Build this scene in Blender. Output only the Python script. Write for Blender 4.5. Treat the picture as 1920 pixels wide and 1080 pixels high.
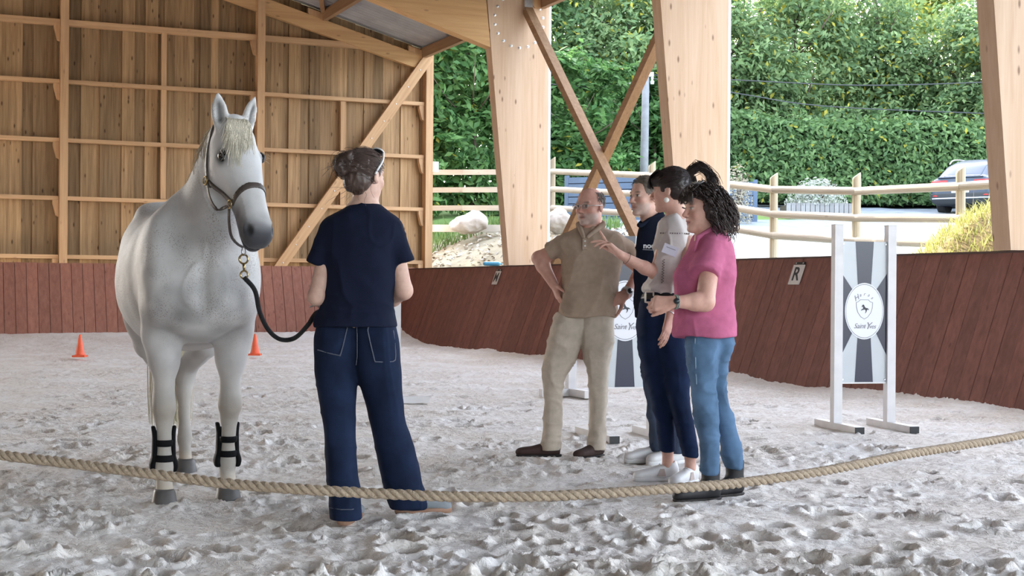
import bpy, math, random
import numpy as np
from mathutils import Matrix, Vector

for _o in list(bpy.data.objects):
    bpy.data.objects.remove(_o, do_unlink=True)
SC = bpy.context.scene
COL = SC.collection
random.seed(7)
RNG = np.random.default_rng(11)

# ------------------------------------------------------------------ camera
FPX = 2700.0            # focal length in pixels of the 1920 wide frame
CAM_H = 1.08
ROLL = 0.0079
PITCH = 2.0 / FPX
RIGHT = np.array([math.cos(ROLL), 0, math.sin(ROLL)])
FWD = np.array([0, 1.0, PITCH])
UPV = np.array([-math.sin(ROLL), 0, math.cos(ROLL)])
cam_d = bpy.data.cameras.new('camera')
cam_d.sensor_width = 36.0
cam_d.lens = FPX / 1920 * 36
cam_d.clip_end = 500
cam = bpy.data.objects.new('camera', cam_d)
COL.objects.link(cam)
_f = FWD / np.linalg.norm(FWD)
_u = np.cross(RIGHT, _f)
cam.matrix_world = Matrix(((RIGHT[0], _u[0], -_f[0], 0), (RIGHT[1], _u[1], -_f[1], 0),
                           (RIGHT[2], _u[2], -_f[2], CAM_H), (0, 0, 0, 1)))
SC.camera = cam

# ------------------------------------------------------------------ light
YAW = math.radians(23.6)
VV = np.array([math.cos(YAW), math.sin(YAW), 0])      # along the end wall, to the right
UU = np.array([-math.sin(YAW), math.cos(YAW), 0])     # along the long wall, away
CORNER = np.array([-2.2, 28.3, 0])
SUN_EL = math.radians(33)
SUN_DIR = UU * math.cos(SUN_EL) + np.array([0, 0, math.sin(SUN_EL)])   # towards the sun
W = bpy.data.worlds.new('world')
SC.world = W
W.use_nodes = True
_nt = W.node_tree
_bg = _nt.nodes['Background']
_sky = _nt.nodes.new('ShaderNodeTexSky')
_sky.sky_type = 'NISHITA'
_sky.sun_disc = False
_sky.sun_elevation = SUN_EL
_sky.sun_rotation = math.atan2(SUN_DIR[0], SUN_DIR[1])
_sky.air_density = 1.0
_sky.dust_density = 2.5
_sky.ozone_density = 1.5
_hs = _nt.nodes.new('ShaderNodeHueSaturation')      # a thin even veil of haze over the whole sky
_hs.inputs['Saturation'].default_value = 0.45
_nt.links.new(_sky.outputs[0], _hs.inputs['Color'])
_nt.links.new(_hs.outputs[0], _bg.inputs[0])
_bg.inputs[1].default_value = 0.6
sun_d = bpy.data.lights.new('sun', 'SUN')
sun_d.energy = 5.0
sun_d.angle = math.radians(0.6)
sun_d.color = (1.0, 0.86, 0.62)
sun = bpy.data.objects.new('sun', sun_d)
COL.objects.link(sun)
sun.rotation_euler = Vector(SUN_DIR).to_track_quat('Z', 'Y').to_euler()
sun.location = (0, 20, 30)
SC.view_settings.view_transform = 'Standard'
SC.view_settings.look = 'None'
SC.view_settings.gamma = 1.0
SC.view_settings.use_curve_mapping = False
SC.view_settings.exposure = 1.62

SC.cycles.max_bounces = 8

# ------------------------------------------------------------------ helpers
def P(px, py, Y):
    """world point at depth Y that the photo shows at pixel px, py"""
    a = (px - 960) / FPX
    b = (540 - py) / FPX
    d = FWD + RIGHT * a + UPV * b
    t = Y / d[1]
    return np.array([0, 0, CAM_H]) + d * t

def G(px, py, z=0.0):
    a = (px - 960) / FPX
    b = (540 - py) / FPX
    d = FWD + RIGHT * a + UPV * b
    t = (z - CAM_H) / d[2]
    return np.array([0, 0, CAM_H]) + d * t

def unit(v):
    v = np.asarray(v, float)
    return v / (np.linalg.norm(v) + 1e-12)

def hash3(i, j, k):
    n = (i.astype(np.int64) * 374761393 + j.astype(np.int64) * 668265263 + k.astype(np.int64) * 2147483647) & 0xffffffff
    n = ((n ^ (n >> 13)) * 1274126177) & 0xffffffff
    n = n ^ (n >> 16)
    return (n & 0xffff) / 65535.0 * 2 - 1

def vnoise(p):
    p = np.asarray(p, float)
    i = np.floor(p).astype(np.int64)
    f = p - i
    f = f * f * f * (f * (f * 6 - 15) + 10)
    r = 0
    for dx in (0, 1):
        wx = f[:, 0] if dx else 1 - f[:, 0]
        for dy in (0, 1):
            wy = f[:, 1] if dy else 1 - f[:, 1]
            for dz in (0, 1):
                wz = f[:, 2] if dz else 1 - f[:, 2]
                r = r + wx * wy * wz * hash3(i[:, 0] + dx, i[:, 1] + dy, i[:, 2] + dz)
    return r

def fbm(p, oct=3, lac=2.1, gain=0.5):
    r = 0
    a = 1.0
    p = np.asarray(p, float)
    for o in range(oct):
        r = r + a * vnoise(p + 17.3 * o)
        p = p * lac
        a *= gain
    return r

# -------- objects
def mesh_obj(name, verts, faces, mat=None, parent=None, smooth=False, col=None):
    me = bpy.data.meshes.new(name)
    verts = np.asarray(verts, np.float32)
    if isinstance(faces, np.ndarray):
        n, m = faces.shape
        me.vertices.add(len(verts))
        me.vertices.foreach_set('co', verts.ravel())
        me.loops.add(n * m)
        me.loops.foreach_set('vertex_index', faces.astype(np.int32).ravel())
        me.polygons.add(n)
        me.polygons.foreach_set('loop_start', np.arange(0, n * m, m, dtype=np.int32))
        me.update(calc_edges=True)
    else:
        me.from_pydata([tuple(map(float, v)) for v in verts], [], [tuple(map(int, f)) for f in faces])
    if smooth:
        me.polygons.foreach_set('use_smooth', np.ones(len(me.polygons), bool))
    if col is not None:
        at = me.attributes.new('Col', 'FLOAT_COLOR', 'POINT')
        c = np.ones((len(verts), 4), np.float32)
        c[:, :3] = col
        at.data.foreach_set('color', c.ravel())
    me.update()
    if mat:
        me.materials.append(mat)
    o = bpy.data.objects.new(name, me)
    COL.objects.link(o)
    if parent is not None:
        o.parent = parent
    return o

def inst(name, src, parent=None):
    o = bpy.data.objects.new(name, src.data)
    COL.objects.link(o)
    if parent is not None:
        o.parent = parent
    return o

def empty(name, loc=(0, 0, 0), rz=0.0):
    o = bpy.data.objects.new(name, None)
    COL.objects.link(o)
    o.location = loc
    o.rotation_euler = (0, 0, rz)
    o.empty_display_size = 0.2
    return o

def tag(o, label=None, cat=None, group=None, kind=None):
    if label: o['label'] = label
    if cat: o['category'] = cat
    if group: o['group'] = group
    if kind: o['kind'] = kind
    return o

class MB:
    """collects simple solids into one mesh"""
    def __init__(self):
        self.v = []; self.f = []
    def add(self, vs, fs):
        b = len(self.v)
        self.v += [tuple(map(float, q)) for q in vs]
        self.f += [tuple(i + b for i in q) for q in fs]
        return self
    def box(self, lo, hi, R=None, o=(0, 0, 0), bev=0.0):
        x0, y0, z0 = lo; x1, y1, z1 = hi
        vs = [(x0, y0, z0), (x1, y0, z0), (x1, y1, z0), (x0, y1, z0), (x0, y0, z1), (x1, y0, z1), (x1, y1, z1), (x0, y1, z1)]
        if R is not None:
            vs = [np.asarray(o) + R @ np.array(q) for q in vs]
        return self.add(vs, [(0, 3, 2, 1), (4, 5, 6, 7), (0, 1, 5, 4), (1, 2, 6, 5), (2, 3, 7, 6), (3, 0, 4, 7)])
    def bar(self, a, b, w, h, up=(0, 0, 1)):
        """beam from a to b; w across, h along up"""
        a = np.asarray(a, float); b = np.asarray(b, float)
        d = unit(b - a)
        s = unit(np.cross(d, up)); u = np.cross(s, d)
        vs = []
        for c in (a, b):
            for i, j in ((-1, -1), (1, -1), (1, 1), (-1, 1)):
                vs.append(c + s * i * w / 2 + u * j * h / 2)
        return self.add(vs, [(0, 1, 2, 3), (7, 6, 5, 4), (0, 4, 5, 1), (1, 5, 6, 2), (2, 6, 7, 3), (3, 7, 4, 0)])
    def prism(self, poly, ext):
        """poly: list of 3d points (planar), ext: extrusion vector"""
        n = len(poly)
        poly = [np.asarray(q, float) for q in poly]
        ext = np.asarray(ext, float)
        vs = poly + [q + ext for q in poly]
        fs = [tuple(range(n))[::-1], tuple(range(n, 2 * n))]
        fs += [(i, (i + 1) % n, n + (i + 1) % n, n + i) for i in range(n)]
        return self.add(vs, fs)
    def tube(self, pts, r, n=8, cap=True, flat=None):
        pts = [np.asarray(q, float) for q in pts]
        m = len(pts)
        rr = r if hasattr(r, '__len__') else [r] * m
        base = len(self.v)
        prev = None
        vs = []
        for i in range(m):
            t = unit(pts[min(i + 1, m - 1)] - pts[max(i - 1, 0)])
            if prev is None:
                ref = np.array([0, 0, 1.0]) if abs(t[2]) < 0.9 else np.array([1.0, 0, 0])
                s = unit(np.cross(t, ref))
            else:
                s = unit(prev - t * np.dot(prev, t))
            prev = s
            b = np.cross(t, s)
            for k in range(n):
                an = 2 * math.pi * k / n
                vs.append(pts[i] + rr[i] * (math.cos(an) * s + math.sin(an) * b))
        fs = []
        for i in range(m - 1):
            for k in range(n):
                k2 = (k + 1) % n
                fs.append((i * n + k, i * n + k2, (i + 1) * n + k2, (i + 1) * n + k))
        if cap:
            fs.append(tuple(range(n))[::-1])
            fs.append(tuple((m - 1) * n + k for k in range(n)))
        return self.add(vs, fs)
    def lathe(self, prof, c=(0, 0, 0), n=20, axis=(0, 0, 1)):
        ax = unit(axis)
        ref = np.array([1.0, 0, 0]) if abs(ax[0]) < 0.9 else np.array([0, 1.0, 0])
        s = unit(np.cross(ax, ref)); b = np.cross(ax, s)
        vs = []; fs = []
        for (r, z) in prof:
            for k in range(n):
                an = 2 * math.pi * k / n
                vs.append(np.asarray(c) + ax * z + r * (math.cos(an) * s + math.sin(an) * b))
        for i in range(len(prof) - 1):
            for k in range(n):
                k2 = (k + 1) % n
                fs.append((i * n + k, i * n + k2, (i + 1) * n + k2, (i + 1) * n + k))
        fs.append(tuple(range(n))[::-1])
        fs.append(tuple((len(prof) - 1) * n + k for k in range(n)))
        return self.add(vs, fs)
    def build(self, name, mat=None, parent=None, smooth=False):
        return mesh_obj(name, self.v, self.f, mat, parent, smooth)

def smooth_path(pts, n):
    """Catmull-Rom through pts, n samples"""
    pts = np.asarray(pts, float)
    q = np.vstack([2 * pts[0] - pts[1], pts, 2 * pts[-1] - pts[-2]])
    m = len(pts) - 1
    out = []
    for t in np.linspace(0, m - 1e-6, n):
        i = int(t); f = t - i
        a, b, c, d = q[i], q[i + 1], q[i + 2], q[i + 3]
        out.append(0.5 * (2 * b + (c - a) * f + (2 * a - 5 * b + 4 * c - d) * f * f + (3 * b - a - 3 * c + d) * f ** 3))
    return np.array(out)

# ------------------------------------------------------------------ materials
MATS = {}
def mat(name, col=(0.5, 0.5, 0.5), rough=0.6, metal=0.0, var=0.0, scale=20.0, stretch=None, bump=0.0, bscale=60.0,
        attr=False, objrand=0.0, spec=0.5, col2=None, transl=0.0, coat=0.0, detail=4.0, huevar=0.0):
    if name in MATS:
        return MATS[name]
    m = bpy.data.materials.new(name)
    m.use_nodes = True
    nt = m.node_tree; N = nt.nodes; L = nt.links
    b = N['Principled BSDF']
    b.inputs['Roughness'].default_value = rough
    b.inputs['Metallic'].default_value = metal
    b.inputs['Specular IOR Level'].default_value = spec
    if coat: b.inputs['Coat Weight'].default_value = coat
    tc = N.new('ShaderNodeTexCoord')
    mp = N.new('ShaderNodeMapping')
    L.new(tc.outputs['Object'], mp.inputs[0])
    if stretch: mp.inputs['Scale'].default_value = stretch
    if attr:
        a = N.new('ShaderNodeAttribute'); a.attribute_name = 'Col'
        src = a.outputs['Color']
    else:
        c = N.new('ShaderNodeRGB'); c.outputs[0].default_value = (*col, 1)
        src = c.outputs[0]
    if var > 0:
        nz = N.new('ShaderNodeTexNoise'); nz.inputs['Scale'].default_value = scale; nz.inputs['Detail'].default_value = detail
        L.new(mp.outputs[0], nz.inputs['Vector'])
        if col2 is not None:
            rp = N.new('ShaderNodeValToRGB')
            rp.color_ramp.elements[0].position = 0.5 - 0.5 * min(1, 0.5 / max(var, 1e-3)) * 0.6
            rp.color_ramp.elements[1].position = 0.5 + 0.5 * min(1, 0.5 / max(var, 1e-3)) * 0.6
            L.new(nz.outputs['Fac'], rp.inputs[0])
            mx = N.new('ShaderNodeMix'); mx.data_type = 'RGBA'
            L.new(rp.outputs[0], mx.inputs['Factor'])
            L.new(src, mx.inputs['A'])
            mx.inputs['B'].default_value = (*col2, 1)
            src = mx.outputs['Result']
        else:
            mr = N.new('ShaderNodeMapRange')
            mr.inputs['From Min'].default_value = 0.25; mr.inputs['From Max'].default_value = 0.75
            mr.inputs['To Min'].default_value = 1 - var; mr.inputs['To Max'].default_value = 1 + var
            L.new(nz.outputs['Fac'], mr.inputs[0])
            mx = N.new('ShaderNodeMix'); mx.data_type = 'RGBA'; mx.blend_type = 'MULTIPLY'
            mx.inputs['Factor'].default_value = 1
            L.new(src, mx.inputs['A']); L.new(mr.outputs[0], mx.inputs['B'])
            src = mx.outputs['Result']
    if objrand > 0:
        oi = N.new('ShaderNodeObjectInfo')
        mr = N.new('ShaderNodeMapRange')
        mr.inputs['To Min'].default_value = 1 - objrand; mr.inputs['To Max'].default_value = 1 + objrand
        L.new(oi.outputs['Random'], mr.inputs[0])
        mx = N.new('ShaderNodeMix'); mx.data_type = 'RGBA'; mx.blend_type = 'MULTIPLY'
        mx.inputs['Factor'].default_value = 1
        L.new(src, mx.inputs['A']); L.new(mr.outputs[0], mx.inputs['B'])
        src = mx.outputs['Result']
    L.new(src, b.inputs['Base Color'])
    if bump > 0:
        n2 = N.new('ShaderNodeTexNoise'); n2.inputs['Scale'].default_value = bscale; n2.inputs['Detail'].default_value = 5
        L.new(mp.outputs[0], n2.inputs['Vector'])
        bp = N.new('ShaderNodeBump'); bp.inputs['Strength'].default_value = bump; bp.inputs['Distance'].default_value = 0.02
        L.new(n2.outputs['Fac'], bp.inputs['Height'])
        L.new(bp.outputs[0], b.inputs['Normal'])
    if transl > 0:
        tr = N.new('ShaderNodeBsdfTranslucent')
        L.new(src, tr.inputs[0])
        ms = N.new('ShaderNodeMixShader'); ms.inputs[0].default_value = transl
        L.new(b.outputs[0], ms.inputs[1]); L.new(tr.outputs[0], ms.inputs[2])
        L.new(ms.outputs[0], N['Material Output'].inputs[0])
    MATS[name] = m
    return m

def wood_mat(name, c1, c2, axis=2, objrand=0.12, knots=0.6, rough=0.65, stretch=14.0, world_off=True):
    """planed timber: grain along a local axis, dark knots, each piece offset by its random value"""
    m = bpy.data.materials.new(name); m.use_nodes = True
    nt = m.node_tree; N = nt.nodes; L = nt.links
    b = N['Principled BSDF']; b.inputs['Roughness'].default_value = rough
    b.inputs['Specular IOR Level'].default_value = 0.3
    tc = N.new('ShaderNodeTexCoord'); oi = N.new('ShaderNodeObjectInfo')
    ad = N.new('ShaderNodeVectorMath'); ad.operation = 'ADD'
    ml = N.new('ShaderNodeMath'); ml.operation = 'MULTIPLY'; ml.inputs[1].default_value = 57.0
    L.new(oi.outputs['Random'], ml.inputs[0])
    cb = N.new('ShaderNodeCombineXYZ')
    for i in range(3): L.new(ml.outputs[0], cb.inputs[i])
    L.new(tc.outputs['Object'], ad.inputs[0]); L.new(cb.outputs[0], ad.inputs[1])
    mp = N.new('ShaderNodeMapping')
    s = [stretch, stretch, stretch]; s[axis] = stretch / 22.0
    mp.inputs['Scale'].default_value = s
    L.new(ad.outputs[0], mp.inputs[0])
    nz = N.new('ShaderNodeTexNoise'); nz.inputs['Scale'].default_value = 1.3; nz.inputs['Detail'].default_value = 5
    nz.inputs['Roughness'].default_value = 0.65; nz.inputs['Distortion'].default_value = 0.4
    L.new(mp.outputs[0], nz.inputs['Vector'])
    rp = N.new('ShaderNodeValToRGB')
    rp.color_ramp.elements[0].position = 0.3; rp.color_ramp.elements[0].color = (*c1, 1)
    rp.color_ramp.elements[1].position = 0.72; rp.color_ramp.elements[1].color = (*c2, 1)
    L.new(nz.outputs['Fac'], rp.inputs[0])
    src = rp.outputs[0]
    if knots > 0:
        mk = N.new('ShaderNodeMapping')
        s2 = [7.0, 7.0, 7.0]; s2[axis] = 2.6
        mk.inputs['Scale'].default_value = s2
        L.new(ad.outputs[0], mk.inputs[0])
        vo = N.new('ShaderNodeTexVoronoi'); vo.inputs['Scale'].default_value = 1.0
        L.new(mk.outputs[0], vo.inputs['Vector'])
        r2 = N.new('ShaderNodeValToRGB')
        r2.color_ramp.elements[0].position = 0.06; r2.color_ramp.elements[0].color = (1, 1, 1, 1)
        r2.color_ramp.elements[1].position = 0.15; r2.color_ramp.elements[1].color = (0, 0, 0, 1)
        L.new(vo.outputs['Distance'], r2.inputs[0])
        mm = N.new('ShaderNodeMath'); mm.operation = 'MULTIPLY'; mm.inputs[1].default_value = knots
        L.new(r2.outputs[0], mm.inputs[0])
        mx = N.new('ShaderNodeMix'); mx.data_type = 'RGBA'
        L.new(mm.outputs[0], mx.inputs['Factor']); L.new(src, mx.inputs['A'])
        mx.inputs['B'].default_value = (c1[0] * 0.25, c1[1] * 0.18, c1[2] * 0.15, 1)
        src = mx.outputs['Result']
    mr = N.new('ShaderNodeMapRange')
    mr.inputs['To Min'].default_value = 1 - objrand; mr.inputs['To Max'].default_value = 1 + objrand
    L.new(oi.outputs['Random'], mr.inputs[0])
    mx = N.new('ShaderNodeMix'); mx.data_type = 'RGBA'; mx.blend_type = 'MULTIPLY'; mx.inputs['Factor'].default_value = 1
    L.new(src, mx.inputs['A']); L.new(mr.outputs[0], mx.inputs['B'])
    L.new(mx.outputs['Result'], b.inputs['Base Color'])
    bp = N.new('ShaderNodeBump'); bp.inputs['Strength'].default_value = 0.25; bp.inputs['Distance'].default_value = 0.01
    L.new(nz.outputs['Fac'], bp.inputs['Height']); L.new(bp.outputs[0], b.inputs['Normal'])
    MATS[name] = m
    return m

# ------------------------------------------------------------------ signed-distance modelling
class Prim:
    def __init__(self, lo, hi, f):
        self.lo = np.asarray(lo, float); self.hi = np.asarray(hi, float); self.f = f

def cone(a, b, ra, rb, w=None, s=1.0):
    """tapered capsule; optional squash by factor s along direction w"""
    a = np.asarray(a, float); b = np.asarray(b, float)
    R = max(ra, rb) * max(1.0, s)
    lo = np.minimum(a, b) - R; hi = np.maximum(a, b) + R
    ab = b - a; L2 = float(ab @ ab) + 1e-12
    if w is not None: w = unit(w)
    def f(X, Y, Z):
        x = X - a[0]; y = Y - a[1]; z = Z - a[2]
        if w is not None:
            # squash about the axis: remove the axial part first
            t = np.clip((x * ab[0] + y * ab[1] + z * ab[2]) / L2, 0, 1)
            x = x - t * ab[0]; y = y - t * ab[1]; z = z - t * ab[2]
            q = x * w[0] + y * w[1] + z * w[2]
            g = (1 / s - 1) * q
            x = x + g * w[0]; y = y + g * w[1]; z = z + g * w[2]
            d = np.sqrt(x * x + y * y + z * z) - (ra + (rb - ra) * t)
            return d * min(1.0, s) ** 0.5
        t = np.clip((x * ab[0] + y * ab[1] + z * ab[2]) / L2, 0, 1)
        x = x - t * ab[0]; y = y - t * ab[1]; z = z - t * ab[2]
        return np.sqrt(x * x + y * y + z * z) - (ra + (rb - ra) * t)
    return Prim(lo, hi, f)

def ell(c, r, R=None):
    """ellipsoid, R columns = its axes"""
    c = np.asarray(c, float); r = np.asarray(r, float)
    if R is None: R = np.eye(3)
    ext = np.sqrt((R ** 2) @ (r ** 2))
    def f(X, Y, Z):
        x = X - c[0]; y = Y - c[1]; z = Z - c[2]
        k0 = 0; k1 = 0
        for i in range(3):
            q = (x * R[0, i] + y * R[1, i] + z * R[2, i]) / r[i]
            k0 = k0 + q * q; k1 = k1 + (q / r[i]) ** 2
        k0 = np.sqrt(k0); k1 = np.sqrt(k1) + 1e-9
        return k0 * (k0 - 1) / k1
    return Prim(c - ext, c + ext, f)

def boxp(c, h, R=None, rad=0.0):
    c = np.asarray(c, float); h = np.asarray(h, float)
    if R is None: R = np.eye(3)
    ext = np.abs(R) @ h
    def f(X, Y, Z):
        x = X - c[0]; y = Y - c[1]; z = Z - c[2]
        q = [np.abs(x * R[0, i] + y * R[1, i] + z * R[2, i]) - h[i] + rad for i in range(3)]
        o = np.sqrt(sum(np.maximum(k, 0) ** 2 for k in q))
        return o + np.minimum(np.maximum(q[0], np.maximum(q[1], q[2])), 0) - rad
    return Prim(c - ext, c + ext, f)

def half(n, d):
    """half space n.p <= d"""
    n = unit(n)
    return Prim((-99,) * 3, (99,) * 3, lambda X, Y, Z: X * n[0] + Y * n[1] + Z * n[2] - d)

def catmull_cols(sec, n=64):
    sec = np.asarray(sec, float)
    t = sec[:, 0]
    tt = np.linspace(t[0], t[-1], n)
    out = [tt]
    h = np.diff(t)
    for c in range(1, sec.shape[1]):
        y = sec[:, c]
        d = np.diff(y) / h
        m = np.zeros(len(y))
        m[0] = d[0]; m[-1] = d[-1]
        for i in range(1, len(y) - 1):     # monotone tangents
            if d[i - 1] * d[i] > 0:
                w1 = 2 * h[i] + h[i - 1]; w2 = h[i] + 2 * h[i - 1]
                m[i] = (w1 + w2) / (w1 / d[i - 1] + w2 / d[i])
        k = np.clip(np.searchsorted(t, tt, side='right') - 1, 0, len(t) - 2)
        s = (tt - t[k]) / h[k]
        out.append((1 + 2 * s) * (1 - s) ** 2 * y[k] + s * (1 - s) ** 2 * h[k] * m[k] + s * s * (3 - 2 * s) * y[k + 1] + s * s * (s - 1) * h[k] * m[k + 1])
    return np.array(out).T

def loft(o, ax, e1, e2, sec, p=2.0, capr=0.0):
    """sections (t, c1, c2, r1, r2) along ax from o: ellipse (power p) with half sizes r1, r2 along e1, e2"""
    o = np.asarray(o, float); ax = unit(ax); e1 = unit(e1); e2 = unit(e2)
    sec = sorted(sec, key=lambda q: q[0])
    T = catmull_cols(sec)
    pts = []
    for (t, c1, c2, r1, r2) in T:
        for i in (-1, 1):
            for j in (-1, 1):
                pts.append(o + ax * t + e1 * (c1 + i * r1) + e2 * (c2 + j * r2))
    pts = np.array(pts)
    tt = T[:, 0]
    def f(X, Y, Z):
        x = X - o[0]; y = Y - o[1]; z = Z - o[2]
        t = x * ax[0] + y * ax[1] + z * ax[2]
        a = x * e1[0] + y * e1[1] + z * e1[2]
        b = x * e2[0] + y * e2[1] + z * e2[2]
        a = a - np.interp(t, tt, T[:, 1]); b = b - np.interp(t, tt, T[:, 2])
        r1 = np.interp(t, tt, T[:, 3]); r2 = np.interp(t, tt, T[:, 4])
        qa = np.abs(a) / r1; qb = np.abs(b) / r2
        if p == 2.0:
            k0 = np.sqrt(qa * qa + qb * qb)
        else:
            k0 = (qa ** p + qb ** p) ** (1 / p)
        k1 = np.sqrt((qa / r1) ** 2 + (qb / r2) ** 2) / (np.sqrt(qa * qa + qb * qb) + 1e-9) + 1e-9
        d = (k0 - 1) / k1
        cap = np.maximum(tt[0] - t, t - tt[-1])
        if capr > 0:
            u = np.maximum(d + capr, 0); v = np.maximum(cap + capr, 0)
            return np.sqrt(u * u + v * v) + np.minimum(np.maximum(d + capr, cap + capr), 0) - capr
        return np.maximum(d, cap)
    return Prim(pts.min(0), pts.max(0), f)

class SDF:
    def __init__(self):
        self.ops = []
    def u(self, prim, k=0.02):
        self.ops.append(('u', k, prim)); return self
    def sub(self, prim, k=0.005):
        self.ops.append(('s', k, prim)); return self
    def inter(self, prim, k=0.0):
        self.ops.append(('i', k, prim)); return self
    def off(self, d):
        self.ops.append(('o', d, None)); return self
    def copy(self):
        s = SDF(); s.ops = list(self.ops); return s
    def bbox(self):
        lo = np.array([1e9] * 3); hi = -lo
        for op, k, pr in self.ops:
            if op == 'u':
                lo = np.minimum(lo, pr.lo); hi = np.maximum(hi, pr.hi)
        return lo, hi
    def field(self, lo, hi, h):
        n = np.maximum(np.ceil((hi - lo) / h).astype(int) + 1, 3)
        ax = [(lo[i] + h * np.arange(n[i])).astype(np.float32) for i in range(3)]
        D = np.full(n, 0.5, np.float32)
        for op, k, pr in self.ops:
            if op == 'o':
                D -= k; continue
            m = k + 4 * h + 0.012
            if op == 'i':
                i0 = np.zeros(3, int); i1 = n
            else:
                i0 = np.clip(np.floor((pr.lo - m - lo) / h).astype(int), 0, n)
                i1 = np.clip(np.ceil((pr.hi + m - lo) / h).astype(int) + 1, 0, n)
                if (i1 <= i0).any(): continue
            sl = tuple(slice(a, b) for a, b in zip(i0, i1))
            X = ax[0][sl[0]][:, None, None]; Y = ax[1][sl[1]][None, :, None]; Z = ax[2][sl[2]][None, None, :]
            d = np.broadcast_to(pr.f(X, Y, Z), tuple(i1 - i0)).astype(np.float32)
            A = D[sl]
            if op == 'u':
                if k > 0:
                    q = np.clip(0.5 + 0.5 * (d - A) / k, 0, 1)
                    D[sl] = d * (1 - q) + A * q - k * q * (1 - q)
                else:
                    D[sl] = np.minimum(A, d)
            elif op == 's':
                d = -d
                if k > 0:
                    q = np.clip(0.5 - 0.5 * (d - A) / k, 0, 1)
                    D[sl] = d * (1 - q) + A * q + k * q * (1 - q)
                else:
                    D[sl] = np.maximum(A, d)
            else:
                D[sl] = np.maximum(A, d)
        return D
    def mesh(self, h, lo=None, hi=None, pad=None):
        l0, h0 = self.bbox()
        if lo is not None: l0 = np.maximum(l0 - 3 * h, np.asarray(lo, float))
        else: l0 = l0 - 3 * h - 0.02
        if hi is not None: h0 = np.minimum(h0 + 3 * h, np.asarray(hi, float))
        else: h0 = h0 + 3 * h + 0.02
        return surface_nets(self.field(l0, h0, h), l0, h)

def surface_nets(D, lo, h):
    # close the border
    for a in range(3):
        s = [slice(None)] * 3; s[a] = 0; D[tuple(s)] = np.maximum(D[tuple(s)], h)
        s[a] = -1; D[tuple(s)] = np.maximum(D[tuple(s)], h)
    I = D < 0
    nx, ny, nz = D.shape
    cnt = np.zeros((nx - 1, ny - 1, nz - 1), np.int8)
    cs = [(i, j, k) for i in (0, 1) for j in (0, 1) for k in (0, 1)]
    for i, j, k in cs:
        cnt += I[i:nx - 1 + i, j:ny - 1 + j, k:nz - 1 + k]
    act = (cnt > 0) & (cnt < 8)
    idx = np.argwhere(act)
    if len(idx) == 0:
        return np.zeros((0, 3)), np.zeros((0, 4), int)
    ids = np.full(act.shape, -1, np.int32)
    ids[act] = np.arange(len(idx), dtype=np.int32)
    vals = {c: D[idx[:, 0] + c[0], idx[:, 1] + c[1], idx[:, 2] + c[2]] for c in cs}
    acc = np.zeros((len(idx), 3)); n = np.zeros(len(idx))
    for c in cs:
        for a in range(3):
            if c[a] == 0:
                e = list(c); e[a] = 1; e = tuple(e)
                d0 = vals[c]; d1 = vals[e]
                m = (d0 < 0) != (d1 < 0)
                t = np.where(m, d0 / np.where(m, d0 - d1, 1), 0)
                pos = np.tile(np.array(c, float), (len(idx), 1)); pos[:, a] = t
                acc[m] += pos[m]; n[m] += 1
    V = (idx + acc / n[:, None]) * h + np.asarray(lo)
    Q = []
    for a in range(3):
        b, c = (a + 1) % 3, (a + 2) % 3
        s0 = [slice(None)] * 3; s1 = [slice(None)] * 3
        s0[a] = slice(0, -1); s1[a] = slice(1, None)
        s0[b] = s1[b] = slice(1, -1); s0[c] = s1[c] = slice(1, -1)
        A = I[tuple(s0)]; B = I[tuple(s1)]
        for m, flip in ((A & ~B, False), (~A & B, True)):
            e = np.argwhere(m)
            if len(e) == 0: continue
            e[:, b] += 1; e[:, c] += 1
            q = []
            for db, dc in ((-1, -1), (0, -1), (0, 0), (-1, 0)):
                f = e.copy(); f[:, b] += db; f[:, c] += dc
                q.append(ids[f[:, 0], f[:, 1], f[:, 2]])
            q = np.stack(q, 1)
            if flip: q = q[:, ::-1]
            Q.append(q)
    return V, np.concatenate(Q)

def vnormals(V, F):
    n = np.cross(V[F[:, 2]] - V[F[:, 0]], V[F[:, 3]] - V[F[:, 1]])
    N = np.zeros_like(V)
    for i in range(4):
        for c in range(3):
            N[:, c] += np.bincount(F[:, i], n[:, c], minlength=len(V))
    return N / (np.linalg.norm(N, axis=1, keepdims=True) + 1e-12)

def relax(V, F, it=2, lam=0.5):
    n = len(V)
    for _ in range(it):
        S = np.zeros_like(V); c = np.zeros(n)
        for a, b in ((0, 1), (1, 2), (2, 3), (3, 0)):
            for k in range(3):
                S[:, k] += np.bincount(F[:, a], V[F[:, b], k], minlength=n)
                S[:, k] += np.bincount(F[:, b], V[F[:, a], k], minlength=n)
            c += np.bincount(F[:, a], minlength=n) + np.bincount(F[:, b], minlength=n)
        V = V + lam * (S / np.maximum(c, 1)[:, None] - V)
    return V

def sdf_obj(name, sdf, h, material, parent=None, lo=None, hi=None, rel=1, disp=None, col=None):
    V, F = sdf.mesh(h, lo, hi)
    if rel: V = relax(V, F, rel)
    if disp is not None and len(V):
        V = V + vnormals(V, F) * disp(V)[:, None]
    c = col(V) if callable(col) else col
    return mesh_obj(name, V, F, material, parent, True, c)

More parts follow.
